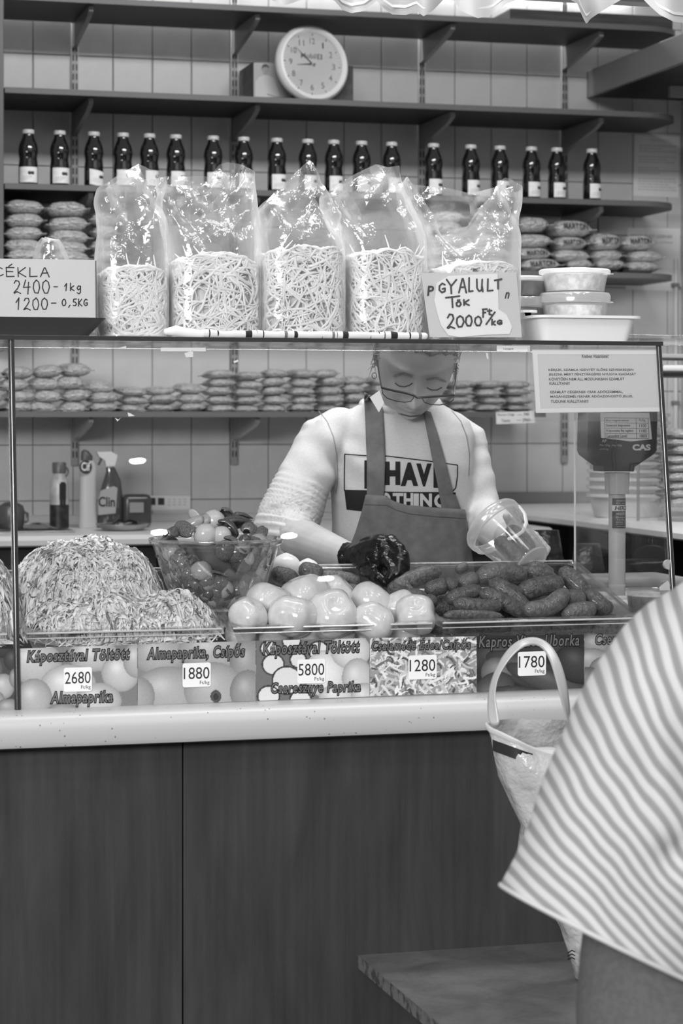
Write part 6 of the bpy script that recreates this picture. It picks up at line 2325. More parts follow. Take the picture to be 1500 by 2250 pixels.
# ---- black glove on her right hand
gm = MB()
for pts, rad in RH:
    gm.tube([P(*q) for q in pts], [r * 1.08 for r in rad], 14, round_ends=True)
gm.tube([P(764, 1228, 5.035), P(778, 1226, 5.02), P(800, 1222, 4.99)], [0.040, 0.0375, 0.036], 18)
gme = fuse(gm, 0.003, 2, 0.5)
bm = bmesh.new()
bm.from_mesh(gme)
bm.normal_update()
for v in bm.verts:
    v.co += v.normal * (0.0028 * (abs(nz(v.co * 28, 1.0, 3)) - 0.2) * 1.6 + 0.0016 * nz(v.co * 60, 1.0, 8))
bm.to_mesh(gme)
bm.free()
gme.polygons.foreach_set('use_smooth', [True] * len(gme.polygons))
vpart('glove', gme, mat('black_glove', 9, 0.22, 0.45, coat=0.15, bump=(80, 0.8, 0.004)), label='glossy black rubber glove')

# ---- hair drawn back from the forehead
hr_ = MB()
rings = []
for i in range(61):
    th = math.pi * (0.004 + 0.992 * i / 60)
    ring = []
    for j in range(90):
        ph = 2 * math.pi * j / 90
        x, f, u = head_pt(th, ph)
        k = u * 1.0 - f * 0.62 - 0.020 + 0.010 * nz((x * 60, f * 60, u * 20))
        edge_ = max(-1, min(1, k / 0.008))
        gr = 0.075 * max(0, edge_) + (-0.06 if edge_ < 0 else 0.0)
        gr += 0.02 * max(0, edge_) * nz((x * 90, f * 30, u * 30), 1.0, 3)
        ring.append(HF(x * (1 + gr), f * (1 + gr), u * (1 + gr)))
    rings.append(ring)
hr_.loft(rings)
hair = vpart('hair', hr_, mat('grey_hair', 128, 0.55, 0.4, mix=(60, 168, 0.35, 0.7), stretch=(1, 1, 0.15)), 'full')
tf = MB()
for k in range(60):
    sx = -1 if k < 36 else 1
    u0 = R.uniform(-0.02, 0.05)
    p0 = HF(sx * 0.078, R.uniform(-0.01, 0.03), u0)
    p1 = HF(sx * R.uniform(0.084, 0.096), R.uniform(-0.03, 0.02), u0 - R.uniform(0.0, 0.03))
    p2 = HF(sx * R.uniform(0.080, 0.100), R.uniform(-0.05, 0.01), u0 - R.uniform(0.02, 0.055))
    tf.tube([p0, p1, p2], [0.0012, 0.001, 0.0004], 4)
vpart('loose_strands', tf, MATS['grey_hair'], sub=hair)
vpart('bun', MB().ball(HF(0, -0.125, 0.05), 0.045, 20, 14), MATS['grey_hair'], 'full', sub=hair)

# ---- brows, lashes, lips
hv = bvh_of(body.mesh('hb'))
br = MB()
for pts, w in (([(866, 826), (884, 821), (904, 828)], 5.5), ([(938, 834), (958, 831), (978, 838)], 5.5)):
    ribbon2d(br, pts, w, flat, 5)
vpart('eyebrows', drape(br, hv, 0.0022, 4), mat('brow', 150, 0.7, 0.2))
br = MB()
for pts in ([(868, 842), (876, 848), (888, 850), (900, 846), (905, 842)], [(938, 852), (948, 857), (960, 857), (970, 852)]):
    ribbon2d(br, pts, 2.6, flat, 5)
vpart('lash_line', drape(br, hv, 0.0020, 4), mat('lash', 84, 0.7, 0.2))
br = MB()
ribbon2d(br, [(872, 908), (884, 911), (900, 915), (916, 914), (930, 910)], 3.0, flat, 5)
vpart('mouth_line', drape(br, hv, 0.0016, 4), mat('lip', 96, 0.6, 0.3))

# ---- glasses low on the nose
YG = 5.118
gl = MB()
L1 = [(838, 852), (850, 855), (868, 859), (888, 863), (908, 868), (908, 875), (902, 882), (888, 884), (868, 881), (850, 875), (841, 866)]
L2 = [(926, 873), (940, 872), (958, 871), (978, 870), (997, 868), (996, 878), (986, 886), (966, 890), (946, 889), (932, 884)]
for Lp in (L1, L2):
    pts = [P(x, y, YG) for x, y in Lp]
    gl.tube(pts + [pts[0]], 0.0011, 6, caps=False)
glo = vpart('glasses', gl, mat('frame_dark', 50, 0.25, 0.5, metal=0.3))
up = MB()
up.tube([P(x, y, YG - 0.001) for x, y in L1[:5]] + [P(917, 874, YG - 0.004)] + [P(x, y, YG - 0.001) for x, y in L2[:5]], 0.0028, 8)
vpart('brow_bar', up, MATS['frame_dark'], sub=glo)
for pts in ([(838, 852, YG), (833, 826, 5.15), (829, 792, 5.23)], [(997, 868, YG), (1000, 838, 5.15), (1003, 800, 5.22)]):
    vpart('temple', MB().tube([P(*q) for q in pts], 0.0018, 8), MATS['frame_dark'], sub=glo)
for Lp in (L1, L2):
    vpart('lens', MB().prism([P(x, y, YG + 0.0004) for x, y in Lp], (0, 0.0008, 0)), mat_film('lens', 0.04, 0.5, rough=0.02, milky=0.05, blend=0.2), False, sub=glo)
vpart('earring', MB().tube([P(822, 820, 5.24) + Vector((0.006 * math.cos(a), 0, -0.006 + 0.007 * math.sin(a))) for a in [2 * math.pi * k / 14 for k in range(15)]], 0.0012, 6, caps=False), M_chrome)

# ---- clear bucket she tips
A_, B_ = P(1080, 1150, 5.085), P(1166, 1236, 4.985)
axv = (B_ - A_).normalized()
hK = (B_ - A_).length
u1 = axv.orthogonal().normalized()
u2 = axv.cross(u1)
KF = lambda r, z, a: A_ + axv * z + (u1 * math.cos(a) + u2 * math.sin(a)) * r


def klathe(prof, n=48, c0=False, c1=False):
    return MB().loft([[KF(r, z, 2 * math.pi * j / n) for j in range(n)] for r, z in prof], c0, c1)


r0, r1 = 0.072, 0.050
t = thing('plastic_bucket', 'small clear plastic bucket tipped over the cucumbers', 'bucket', A_)
part(t, 'wall', klathe([(r0 * 0.97, 0.0), (r0 * 0.95, 0.02), (r1 * 1.02, hK - 0.004), (r1, hK), (r1 * 0.5, hK + 0.001), (0.001, hK + 0.001)]), mat_film('bucket_plastic', body=0.20, edge=0.7, tint=238, rough=0.08, milky=0.5))
part(t, 'base', klathe([(r1 * 0.96, hK - 0.002), (r1 * 0.96, hK + 0.0035), (r1 * 0.86, hK + 0.0035), (r1 * 0.84, hK + 0.0015), (0.001, hK + 0.0015)]), mat_film('bucket_base', body=0.55, edge=0.8, tint=235, rough=0.2, milky=0.85))
part(t, 'rim', klathe([(r0 * 0.98, 0.0), (r0 * 1.05, -0.002), (r0 * 1.09, 0.003), (r0 * 1.09, 0.014), (r0 * 1.06, 0.017), (r0 * 1.05, 0.026), (r0 * 1.01, 0.028), (r0 * 0.97, 0.024)]), mat_film('bucket_rim', body=0.5, edge=0.85, tint=238, rough=0.15, milky=0.8))
hp = [P(1140, 1112, 5.05), P(1152, 1128, 5.02), P(1156, 1148, 5.0), P(1148, 1168, 4.99), P(1130, 1180, 4.99), P(1118, 1184, 4.99)]
part(t, 'handle', MB().tube(hp, 0.0045, 10, flat=0.45, round_ends=True), mat('handle_white', 222, 0.3, 0.4))
for (s0, s1, rad_, lb, of) in ((0.18, 0.95, 0.021, 'cucumber on the right inside the tipped bucket', 0.020), (0.22, 1.0, 0.022, 'cucumber on the left inside the tipped bucket', -0.022), (0.35, 0.98, 0.018, 'cucumber at the back inside the tipped bucket', 0.0)):
    side = (u1 * (1 if abs(u1.z) > 0.3 else 1))
    vdir = axv.cross(Vector((0, 1, 0))).normalized()
    a = A_ + axv * hK * s0 + vdir * of + Vector((0, 0.02 if of == 0 else -0.012, 0))
    b = A_ + axv * hK * s1 + vdir * of * 0.75 + Vector((0, 0.015 if of == 0 else -0.006, 0))
    me = cucumber_mesh(int(s0 * 100), 0.04, round(rad_ / (b - a).length, 3))
    me.materials.append(M_cuc)
    o = bpy.data.objects.new('pickled_cucumber', me)
    col.objects.link(o)
    X = (b - a).normalized()
    Yv = Vector((0, 1, 0))
    Zv = X.cross(Yv).normalized()
    Yv = Zv.cross(X)
    M = Matrix((X, Yv, Zv)).transposed().to_4x4()
    M.translation = (a + b) / 2
    o.matrix_world = M @ Matrix.Scale((b - a).length, 4)
    tag(o, lb, 'cucumber', 'cucumbers in the bucket')
# ================================================================== SCALE AND THINGS AT THE RIGHT OF THE CASE
Ysc = 5.16
M_sc = mat('scale_dark', 40, 0.35, 0.5)
base_z = P(1355, 1316, Ysc).z
x0, x1 = P(1195, 1300, Ysc).x, P(1520, 1300, Ysc).x
c = P(1355, 1316, Ysc)
t = thing('weighing_scale', 'market weighing scale with dark display head on a pale pole', 'scale', (c.x, Ysc, base_z - 0.06))
L = t.location
part(t, 'body', MB().rbox((x0 + 0.02, Ysc - 0.05, base_z - 0.06), (x1, Ysc + 0.24, base_z), 0.012, 3), mat('scale_body', 196, 0.4, 0.4))
pw = 18.5 / Sc(1355, Ysc)
zt_ = P(1357, 1040, Ysc).z
part(t, 'pole', MB().tube([(c.x, Ysc, base_z), (c.x, Ysc, zt_)], pw, 28), mat('pole_grey', 176, 0.35, 0.5))
part(t, 'foot_collar', MB().lathe([(pw, 0), (pw * 1.7, 0), (pw * 1.6, 0.006), (pw, 0.010)], 28, (c.x, Ysc, base_z)), mat('scale_body', 196))
# ribbed collar under the head
zc_a, zc_b = P(1358, 1085, Ysc).z, P(1358, 1038, Ysc).z
col_ = MB()
rings = []
for z in (zc_a, zc_b):
    rings.append([Vector((c.x + (27 if z == zc_b else 25) / Sc(1355, Ysc) * (1 + 0.05 * (1 if (j // 2) % 2 else -1)) * math.cos(a), Ysc + 0.03 * math.sin(a), z)) for j, a in enumerate([2 * math.pi * k / 44 for k in range(44)])])
part(t, 'ribbed_collar', col_.loft(rings), mat('collar_grey', 168, 0.35, 0.5))
hd = [(1292, 905), (1290, 990), (1294, 1000), (1326, 1024), (1326, 1036), (1392, 1036), (1394, 1026), (1436, 998), (1442, 990), (1444, 905), (1438, 870), (1296, 870)]
Yh = Ysc - 0.035
head = part(t, 'display_head', MB().prism([P(x, y, Yh) for x, y in hd], (0, 0.07, 0)), M_sc)
fl = lambda x, y, o=0.0: P(x, y, Yh - 0.0008 - o)
pl_ = part(t, 'price_list', MB().add([fl(*q) for q in [(1318, 907), (1426, 907), (1432, 965), (1386, 970), (1320, 962)]], [tuple(range(5))]), mat('list_paper', 208, 0.5, 0.3), sub=head)
mb = MB()
fo = lambda x, y: fl(x, y, 0.0006)
for y in (918, 929, 940.5, 952, 962.5):
    ribbon2d(mb, [(1328, y), (1424, y + 1)], 0.8, fo, 4)
for x in (1328, 1397, 1424):
    ribbon2d(mb, [(x, 918), (x + 1, 963)], 0.8, fo, 4)
for s_, xa, xb, y in (('Áru megnevezése', 1330, 1381, 924), ('Ft/kg', 1404, 1417, 924), ('Savanyú káposzta', 1331, 1384, 935.5), ('1100', 1404, 1419, 935.5), ('Káposzta fej egész', 1332, 1391, 947), ('1180', 1404.5, 1420, 947), ('Leszedett Levél', 1333, 1377, 958), ('1800', 1405, 1421, 958)):
    text_mb(mb, s_, fo, (xa, y + 3.2, xb, y - 3.6), offset=0.01)
part(t, 'list_print', mb, mat('list_ink', 50, 0.6, 0.2), sub=head, smooth=False)
mb = text_mb(MB(), 'CAS', fo, (1390, 989, 1428, 977), offset=0.05)
part(t, 'maker_lettering', mb, mat('scale_letters', 200, 0.5, 0.3), sub=head, smooth=False)
mb = text_mb(MB(), 'AP', fo, (1322, 972, 1332, 965.5), offset=0.02)
text_mb(mb, 'Max 15kg', fo, (1317, 981.5, 1339, 976))
text_mb(mb, 'Min 100g', fo, (1344, 982, 1366, 976.5))
text_mb(mb, 'e=d=5g', fo, (1317, 989.5, 1336, 985))
part(t, 'small_lettering', mb, mat('scale_letters2', 165, 0.5, 0.3), sub=head, smooth=False)
# service sticker on the pole
sk = MB()
a0, a1 = -1.25, 1.25
fa = face_angle(c.x, Ysc)


def fst(px, py, r_=0.0006):
    a = (px - 1358) / 18.6
    a = max(-0.999, min(0.999, a))
    an = math.asin(a) + fa
    return Vector((c.x + (pw + r_) * math.sin(an), Ysc - (pw + r_) * math.cos(an), P(1358, py, Ysc - pw).z))


def stick(y0, y1, r_):
    return MB().grid([[fst(1358 + 18.2 * (k / 16 * 2 - 1), y, r_) for k in range(17)] for y in (y1, y0)])


st = part(t, 'service_sticker', stick(1095, 1161, 0.0006), mat('sticker_dark', 70, 0.5, 0.3))
part(t, 'sticker_band', stick(1110, 1123, 0.0010), mat('sticker_pale', 205, 0.5, 0.3), sub=st)
mb = text_mb(MB(), 'HERZOG', lambda x, y: fst(x, y, 0.0014), (1342, 1121, 1382, 1112), shear=0.2, offset=0.015)
part(t, 'sticker_name', mb, M_ink, sub=st, smooth=False)
mb = MB()
for s_, y, h in (('MÉRLEGET FORGALMAZ', 1100, 2.2), ('ÉS JAVÍT', 1106, 2.2), ('MÉRLEGTECHNIKA', 1128.5, 3.4), ('Budapest', 1137, 2), ('Tel./fax: 06 1', 1142, 2), ('mobil: 06 30', 1147, 2), ('e-mail: herzog', 1152, 2), ('www.herzog', 1157, 2)):
    text_mb(mb, s_, lambda x, y_: fst(x, y_, 0.0012), (1344, y + h, 1374, y - h))
part(t, 'sticker_print', mb, mat('sticker_letters', 190, 0.5, 0.3), sub=st, smooth=False)

# lidded white box under / behind the scale
zl0 = P(1400, 1312, 5.3).z
t = thing('lidded_box', 'pale plastic box with grey lid standing behind the scale pole', 'box', (P(1400, 1300, 5.42).x, 5.42, Z_WT + 0.0))
xa, xb = P(1302, 1290, 5.42).x, P(1512, 1290, 5.42).x
zz = P(1400, 1268, 5.46).z
part(t, 'tub', MB().rbox((xa + 0.01, 5.44, 0.952), (xb - 0.01, 5.62, zz - 0.022), 0.006, 2), mat('box_pale', 190, 0.4, 0.4))
part(t, 'lid', MB().rbox((xa, 5.43, zz - 0.024), (xb, 5.63, zz), 0.007, 2), mat('box_lid', 150, 0.4, 0.4, mix=(12, 128, 0.4, 0.6)))
t.location = t.location
# side table that carries scale and box
o = obj('service_shelf', MB().rbox((X_SIDE - 0.08, 5.165, Z_WT - 0.04), (2.62, 5.66, Z_WT - 0.005), 0.004, 2), mat('service_board', 150, 0.5, 0.3))
tag(o, 'grey service shelf behind the case that carries the scale', 'shelf')
t = thing('round_tub', 'clear round tub at the right of the cucumbers, beside the striped shirt', 'tub', P(1432, 1345, 4.9))
L = t.location
r = 58 / Sc(1432, 4.9)
part(t, 'cup', MB().lathe([(0, 0), (r * 0.86, 0), (r * 0.97, 0.048), (r, 0.052), (r, 0.056), (r * 0.95, 0.056)], 40, L, cap1=False), M_tub)
part(t, 'filling', MB().lathe([(0, 0.002), (r * 0.84, 0.002), (r * 0.92, 0.040), (r * 0.5, 0.046), (0, 0.044)], 30, L), M_kraut)
o = obj('paper_tag', MB().prism([P(1448, 1290, 4.84), P(1466, 1276, 4.84), P(1482, 1290, 4.84), P(1472, 1312, 4.84), P(1450, 1310, 4.84)], (0, 0.001, 0)), M_paper)
tag(o, 'torn white paper tag sticking up by the round tub', 'paper tag')

# stacked white tubs on the side counter behind the scale
t0 = P(1380, 1105, 6.75)
rS = 92 / Sc(1380, 6.75)
for k in range(11):
    z = zs + 0.0006 + k * 0.026
    h = 0.075
    prof = [(0, 0), (rS * 0.80, 0), (rS * 0.82, 0.003), (rS * 0.93, h - 0.012), (rS, h - 0.010), (rS, h), (rS * 0.94, h), (rS * 0.90, h - 0.012), (rS * 0.80, 0.004), (0, 0.004)]
    o = obj('white_tub', MB().lathe(prof, 40).mesh('white_tub'), mat('tub_white', 226, 0.35, 0.4, sss=0.1), loc=(t0.x, 6.75, z))
    tag(o, '%s white tub in the nested stack behind the scale' % ['lowest', 'second', 'third', 'fourth', 'fifth', 'sixth', 'seventh', 'eighth', 'ninth', 'tenth', 'topmost'][k], 'tub', 'nested white tubs')
# pile of packets at the far right on the side counter
for k in range(9):
    pasta(1506, 1104 - 19 * k, 6.30, 66, 22, 'packet %s in the pile at the far right edge' % ['one from the bottom', 'two from the bottom', 'three from the bottom', 'four from the bottom', 'in the middle', 'four from the top', 'three from the top', 'second from the top', 'on the top'][k], 'packets piled at the far right', tilt=0)
# little rack with a cloth above it
t = thing('side_rack', 'small dark rack with folded white cloth right of the notice', 'rack', (P(1478, 822, 6.3).x, 6.3, P(1478, 822, 6.3).z))
xa, xb = P(1440, 822, 6.3).x, P(1560, 822, 6.3).x
zz = P(1478, 826, 6.3).z
part(t, 'shelf_plate', MB().rbox((xa, 6.3, zz), (xb + 0.4, 6.6, zz + 0.012), 0.002, 1), M_shelf)
part(t, 'upper_plate', MB().rbox((xa, 6.3, zz + 0.055), (xb + 0.4, 6.6, zz + 0.067), 0.002, 1), mat('rack_pale', 170, 0.4, 0.4))
for x in (xa + 0.006, xb + 0.39):
    part(t, 'post', MB().tube([(x, 6.45, zs + 0.001), (x, 6.45, zz + 0.06)], 0.005, 8), M_steel)
o = obj('folded_cloth', MB().rbox((xa + 0.03, 6.31, zz + 0.0125), (xb + 0.2, 6.5, zz + 0.034), 0.008, 3), mat('cloth_pale', 220, 0.8, 0.2))
tag(o, 'folded white cloth lying in the small side rack', 'cloth')

# dark sacks and a black crate under the side counter
M_sack = mat('black_sack', 24, 0.35, 0.4, bump=(30, 0.8, 0.01))
for px, py, w, h, Y, lb in ((1195, 1225, 120, 120, 6.3, 'crumpled black sack under the side counter, left'), (1290, 1250, 110, 110, 6.0, 'crumpled black sack under the side counter, behind the scale pole')):
    cS = P(px, py, Y)
    s_ = Sc(px, Y)
    mb = MB()
    rings = []
    zf = 0.252
    topz = cS.z + h / 2 / s_
    for i in range(14):
        f = i / 13
        z = zf + (topz - zf) * f
        rr_ = w / 2 / s_ * (0.95 + 0.35 * math.sin(math.pi * min(1, f * 1.02)) * 0.4) * (1 if f < 0.9 else 0.75 - 2.0 * (f - 0.9))
        rings.append([Vector((rr_ * math.cos(a) * (1 + 0.15 * nz((math.cos(a) * 2, math.sin(a) * 2, z * 8), 1.0, px)), 0.8 * rr_ * math.sin(a) * (1 + 0.15 * nz((math.cos(a) * 2, math.sin(a) * 2, z * 9), 1.0, px + 3)), z - zf)) for a in [2 * math.pi * j / 32 for j in range(32)]])
    o = obj('black_sack', mb.loft(rings).mesh('black_sack', 'full'), M_sack, loc=(cS.x, Y, zf))
    tag(o, lb, 'sack', 'black sacks')

# ================================================================== SHOPPING BAG ON THE LEDGE
Yb = 4.14
t = thing('shopping_bag', 'grey plastic shopping bag standing on the ledge, handles up', 'shopping bag', (P(1290, 2120, Yb).x, Yb, zl + 0.0008))
sec = [(2118, 1266, 1385, 0.03), (2105, 1256, 1390, 0.04), (2075, 1245, 1395, 0.05), (2040, 1232, 1405, 0.06), (1990, 1208, 1418, 0.065), (1930, 1175, 1428, 0.07), (1870, 1143, 1430, 0.075), (1815, 1146, 1428, 0.08), (1760, 1122, 1420, 0.085), (1710, 1101, 1405, 0.085), (1660, 1088, 1380, 0.075), (1625, 1080, 1350, 0.06), (1600, 1074, 1320, 0.05)]
rings = []
for k, (py, xl, xr, dp) in enumerate(sec):
    a_, b_ = P(xl, py, Yb), P(xr, py, Yb)
    mid, half = (a_ + b_) / 2, (b_ - a_) / 2
    if k == 0:
        mid.z = zl + 0.001
    ring = []
    for j in range(48):
        an = 2 * math.pi * j / 48
        cs, sn = math.cos(an), math.sin(an)
        p = mid + half * math.copysign(abs(cs) ** 0.8, cs) + Vector((0, dp * math.copysign(abs(sn) ** 0.8, sn), 0))
        if k > 9:      # the front edge sags, the back edge stands up
            p.z += (0.012 * max(0, sn) - (0.075 * (0.5 + 0.5 * cs) + 0.01) * max(0, -sn)) * (k - 9) / 3
        if k:
            p += Vector((0.004 * nz((p.x * 9, an * 2, p.z * 16), 1.0, 6), 0.020 * nz((p.x * 14, an, p.z * 10), 1.0, 4), 0))
        ring.append(p)
    rings.append(ring)
M_sbag = mat('bag_plastic', 200, 0.25, 0.5, bump=(26, 0.9, 0.012), sss=0.15, mix=(7, 186, 0.4, 0.6))
part(t, 'sack', MB().loft(rings, cap1=False), M_sbag, 'full')
top = rings[-1]
part(t, 'folded_rim', MB().tube([top[j] for j in range(22, 48)] + [top[0]], 0.0045, 8, flat=1.4), mat('bag_rim', 204, 0.25, 0.5))
dk = [rings[-2][j].lerp(rings[-1][j], 0.2) + Vector((0, -0.004, -0.002)) for j in range(25, 34)]
part(t, 'printed_band', MB().grid([[p + Vector((0, 0, -0.022)) for p in dk], dk]), mat('bag_band', 44, 0.4, 0.4))
hp = [(1088, 1596), (1081, 1560), (1079, 1525), (1086, 1490), (1102, 1458), (1124, 1428), (1150, 1410), (1178, 1406), (1202, 1420), (1218, 1448), (1230, 1485), (1240, 1530), (1247, 1570), (1252, 1600), (1256, 1640)]
pts = [P(x, y, Yb - 0.02 + 0.03 * math.sin(k * 0.45)) for k, (x, y) in enumerate(hp)]
rows = [[], []]
for k, p in enumerate(pts):
    tg = (pts[min(k + 1, len(pts) - 1)] - pts[max(k - 1, 0)]).normalized()
    ang = 0.5 + 0.9 * math.sin(k * 0.55)
    side = tg.cross(Vector((0, 1, 0))).normalized() * math.cos(ang) + Vector((0, 1, 0)) * math.sin(ang)
    w = 0.008 + 0.005 * (abs(k - 7) / 7)
    rows[0].append(p + side * w)
    rows[1].append(p - side * w)
hm = baked(MB().grid(rows), [('SUBSURF', dict(levels=2)), ('SOLIDIFY', dict(thickness=0.0015, offset=0))])
hm.polygons.foreach_set('use_smooth', [True] * len(hm.polygons))
hm.transform(Matrix.Translation(-t.location))
obj('handle', hm, mat('bag_handle', 178, 0.3, 0.5), t)
# package inside, just below the rim
o = obj('paper_packet', MB().rbox(P(1150, 1690, Yb - 0.02), P(1215, 1640, Yb + 0.03), 0.004, 2), mat('packet_white', 220, 0.5, 0.3))
tag(o, 'white packet showing inside the grey shopping bag', 'packet')
# printed marks at the bottom corner
mk = MB()
for k in range(3):
    ribbon2d(mk, [(1247, 2094 + 7 * k), (1256, 2088 + 8 * k), (1263, 2092 + 8 * k)], 2.4, lambda x, y: P(x, y, Yb - 0.064), 4)
part(t, 'printed_mark', mk, M_ink, smooth=False)

# ================================================================== THE CUSTOMER IN THE STRIPED SHIRT
Yk = 2.95
K = lambda px, py, dy=0.0: P(px, py, Yk + dy)
cb_ = MB()
sp = [(1660, 1000, 0.0), (1655, 1130, 0.0), (1650, 1220, 0.0)]
hc = K(1660, 1010)
cb_.ball(hc, (0.078, 0.098, 0.118), 32, 24)
cb_.ball(hc + Vector((0.005, 0.09, -0.03)), (0.014, 0.022, 0.02), 12, 8)       # nose
for sx in (-1, 1):
    cb_.ball(hc + Vector((sx * 0.078, -0.005, -0.01)), (0.012, 0.02, 0.032), 12, 10)
    cb_.ball(hc + Vector((sx * 0.03, 0.082, 0.012)), (0.016, 0.014, 0.010), 10, 8)
cb_.ball(hc + Vector((0, 0.078, -0.07)), (0.026, 0.02, 0.010), 12, 8)
cb_.tube([hc + Vector((0, -0.02, -0.04)), K(1652, 1180), K(1648, 1260)], [0.056, 0.05, 0.05], 18)
tr = [(1262, 0.05, .05), (1300, .075, .06), (1370, .11, .08), (1480, .14, .095), (1640, .145, .10), (1800, .16, .11), (1960, .18, .125), (2080, .175, .12)]
cb_.loft([[K(1645, py) + Vector((w * math.cos(a), d * math.sin(a), 0)) for a in [2 * math.pi * j / 32 for j in range(32)]] for py, w, d in reversed(tr)])
cS, cE, cW = K(1545, 1420), K(1290, 1800, 0.05), K(1330, 1760, 0.38)
cb_.tube([cS, cS.lerp(cE, 0.5), cE, cE.lerp(cW, 0.5), cW], [0.036, 0.038, 0.036, 0.033, 0.026], 14, round_ends=True)
cb_.tube([cW, cW + Vector((0.01, 0.07, 0))], [0.028, 0.03], 12, round_ends=True)
for k in range(4):
    q = cW + Vector((-0.022 + 0.016 * k, 0.09, 0.005))
    cb_.tube([q, q + Vector((0, 0.04, -0.008)), q + Vector((0, 0.055, -0.032))], [0.0095, 0.009, 0.008], 8, round_ends=True)
cb_.tube([cW + Vector((0.03, 0.04, 0)), cW + Vector((0.05, 0.075, -0.01)), cW + Vector((0.05, 0.105, -0.02))], [0.012, 0.011, 0.009], 8, round_ends=True)
rS_, rE_, rW_ = K(1790, 1420), K(1880, 1780, 0.02), K(1820, 2000, 0.18)
cb_.tube([rS_, rS_.lerp(rE_, 0.5), rE_, rE_.lerp(rW_, 0.5), rW_], [0.048, 0.042, 0.038, 0.033, 0.026], 14, round_ends=True)
for k in range(5):
    q = rW_ + Vector((-0.024 + 0.012 * k, 0.01, -0.02))
    cb_.tube([rW_, q, q + Vector((0, 0.015, -0.04)), q + Vector((0, 0.03, -0.07 + 0.008 * abs(k - 2)))], [0.024, 0.012, 0.0095, 0.008], 8, round_ends=True)
fx = K(1645, 2080)
for sx in (-1, 1):
    cb_.tube([Vector((fx.x + sx * 0.09, Yk, fx.z)), Vector((fx.x + sx * 0.10, Yk, 0.45)), Vector((fx.x + sx * 0.10, Yk, 0.09))], [0.09, 0.058, 0.036], 16)
    cb_.tube([Vector((fx.x + sx * 0.10, Yk - 0.05, 0.04)), Vector((fx.x + sx * 0.10, Yk + 0.14, 0.032))], [0.038, 0.03], 12, round_ends=True)
cme = fuse(cb_, 0.008, 2)
cme.polygons.foreach_set('use_smooth', [True] * len(cme.polygons))
kb = Vector((fx.x, Yk, 0.0))
cme.transform(Matrix.Translation(-kb))
cust = obj('person', cme, M_skin, loc=kb)
tag(cust, 'customer in loose striped shirt seen from behind at the right', 'person')


def kpart(name, mb, m, smooth='full', sub=None):
    me = mb.mesh(name, smooth) if isinstance(mb, MB) else mb
    me.transform(Matrix.Translation(-kb))
    return obj(name, me, m, sub or cust)


hm = MB()
hm.ball(hc + Vector((0, -0.022, 0.015)), (0.092, 0.100, 0.122), 32, 24)
kpart('hair', hm, mat('dark_grey_hair', 58, 0.6, 0.3, mix=(60, 84, 0.4, 0.7)))
# trousers
tz = MB()
tz.loft([[K(1572, py) + Vector((w * math.cos(a), d * math.sin(a), 0)) for a in [2 * math.pi * j / 40 for j in range(40)]] for py, w, d in [(2330, .205, .15), (2200, .207, .155), (2080, .200, .150), (1960, .19, .14), (1860, .17, .12)]])
for sx in (-1, 1):
    c_ = K(1572, 2300)
    tz.tube([Vector((c_.x + sx * 0.10, Yk, c_.z + 0.05)), Vector((c_.x + sx * 0.105, Yk, 0.45)), Vector((fx.x + sx * 0.10, Yk, 0.10))], [0.108, 0.085, 0.07], 20)
kpart('trousers', fuse(tz, 0.009, 5), mat('grey_trousers', 100, 0.8, 0.2, mix=(120, 92, 0.4, 0.6)))

# loose striped shirt
Ls = [(1612, 1212), (1580, 1236), (1545, 1262), (1502, 1294), (1440, 1338), (1380, 1398), (1330, 1462), (1288, 1540), (1258, 1620), (1228, 1690), (1200, 1760), (1176, 1830), (1146, 1900), (1116, 1962)]
Rs = [(1692, 1212), (1722, 1226), (1750, 1238), (1780, 1255), (1830, 1290), (1870, 1350), (1900, 1430), (1915, 1530), (1922, 1640), (1925, 1760), (1922, 1890), (1915, 2020), (1905, 2160), (1890, 2330)]
Dp = [0.05, 0.065, 0.08, 0.095, 0.115, 0.13, 0.145, 0.155, 0.16, 0.165, 0.17, 0.175, 0.18, 0.185]
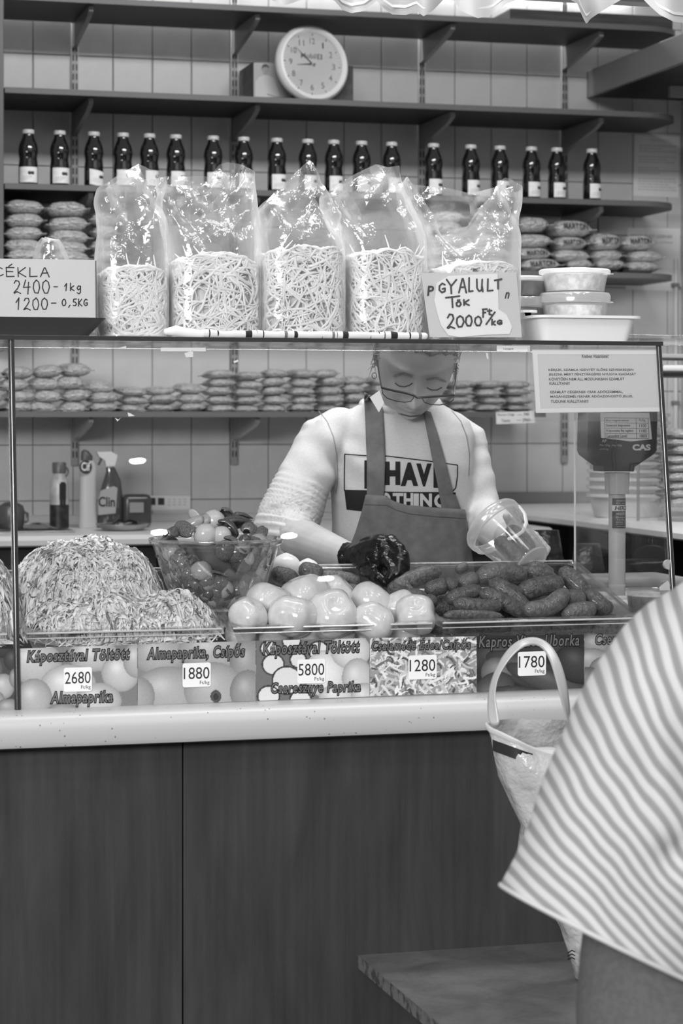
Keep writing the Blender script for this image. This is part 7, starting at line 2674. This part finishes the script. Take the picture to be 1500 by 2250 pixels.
# refine rings
Lr, Rr, Dr = [], [], []
NR = 66
for k in range(NR):
    f = k / (NR - 1) * (len(Ls) - 1)
    i = min(int(f), len(Ls) - 2)
    w = f - i
    lerp = lambda A: (A[i][0] * (1 - w) + A[i + 1][0] * w, A[i][1] * (1 - w) + A[i + 1][1] * w)
    Lr.append(lerp(Ls))
    Rr.append(lerp(Rs))
    Dr.append(Dp[i] * (1 - w) + Dp[i + 1] * w)
NA = 130
rings = []
for k in range(NR):
    a_, b_ = K(*Lr[k]), K(*Rr[k])
    mid, half = (a_ + b_) / 2, (b_ - a_) / 2
    ring = []
    for j in range(NA):
        an = 2 * math.pi * j / NA
        cs, sn = math.cos(an), math.sin(an)
        p = mid + half * -cs + Vector((0, -Dr[k] * math.copysign(abs(sn) ** 0.85, sn), 0))
        px, py = proj(p)
        # drape folds running down from the shoulder
        f_ = 0.012 * math.sin(px * 0.020 - py * 0.012 + 1.5 * nz((px * 0.004, py * 0.003, 1))) + 0.010 * nz((px * 0.007, py * 0.0045, 5))
        f_ += -0.030 * math.exp(-(((px - 1490) / 45) ** 2 + ((py - 1880) / 40) ** 2)) - 0.018 * math.exp(-(((px - 1400) / 26) ** 2 + ((py - 1720) / 70) ** 2))
        f_ *= min(1, k / 8) * abs(sn)
        ring.append(p + Vector((0, -f_, 0)))
    rings.append(ring)
smb = MB().loft(rings, cap0=True, cap1=False)
sme2 = smb.mesh('striped_shirt', 'full')
at = sme2.attributes.new('stripe', 'FLOAT', 'POINT')
vals = []
for v in sme2.vertices:
    px, py = proj(v.co)
    d = py - 1450
    q = px - (0.36 * d + 0.00052 * d * d) + 20 * nz((px * 0.005, py * 0.004, 2)) + 6 * nz((px * 0.016, py * 0.012, 8))
    q += 16 * math.exp(-(((px - 1490) / 70) ** 2 + ((py - 1890) / 60) ** 2))
    vals.append(q / 37.0)
at.data.foreach_set('value', vals)
sol = baked(sme2, [('SOLIDIFY', dict(thickness=0.003, offset=0))])
sol.polygons.foreach_set('use_smooth', [True] * len(sol.polygons))
M_str2 = mat('striped_cotton', 190, 0.85, 0.15)
nt = M_str2.node_tree
a = nt.nodes.new('ShaderNodeAttribute')
a.attribute_name = 'stripe'
fr = nt.nodes.new('ShaderNodeMath')
fr.operation = 'FRACT'
nt.links.new(a.outputs['Fac'], fr.inputs[0])
rp = nt.nodes.new('ShaderNodeValToRGB')
els = rp.color_ramp.elements
els[0].position, els[0].color = 0.0, (g(138),) * 3 + (1,)
els[1].position, els[1].color = 1.0, (g(138),) * 3 + (1,)
for pos_, v_ in ((0.30, 140), (0.48, 192), (0.82, 196), (0.98, 140)):
    e_ = els.new(pos_)
    e_.color = (g(v_),) * 3 + (1,)
nt.links.new(fr.outputs[0], rp.inputs[0])
nt.links.new(rp.outputs[0], nt.nodes['Principled BSDF'].inputs['Base Color'])
ss = kpart('striped_shirt', sol, M_str2)
hemp = [rings[-1][j] + Vector((0, -0.002, 0.004)) for j in range(NA)]
kpart('shirt_hem', MB().tube(hemp + [hemp[0]], 0.0035, 8, caps=False), mat('hem_cotton', 196, 0.85, 0.15), sub=ss)
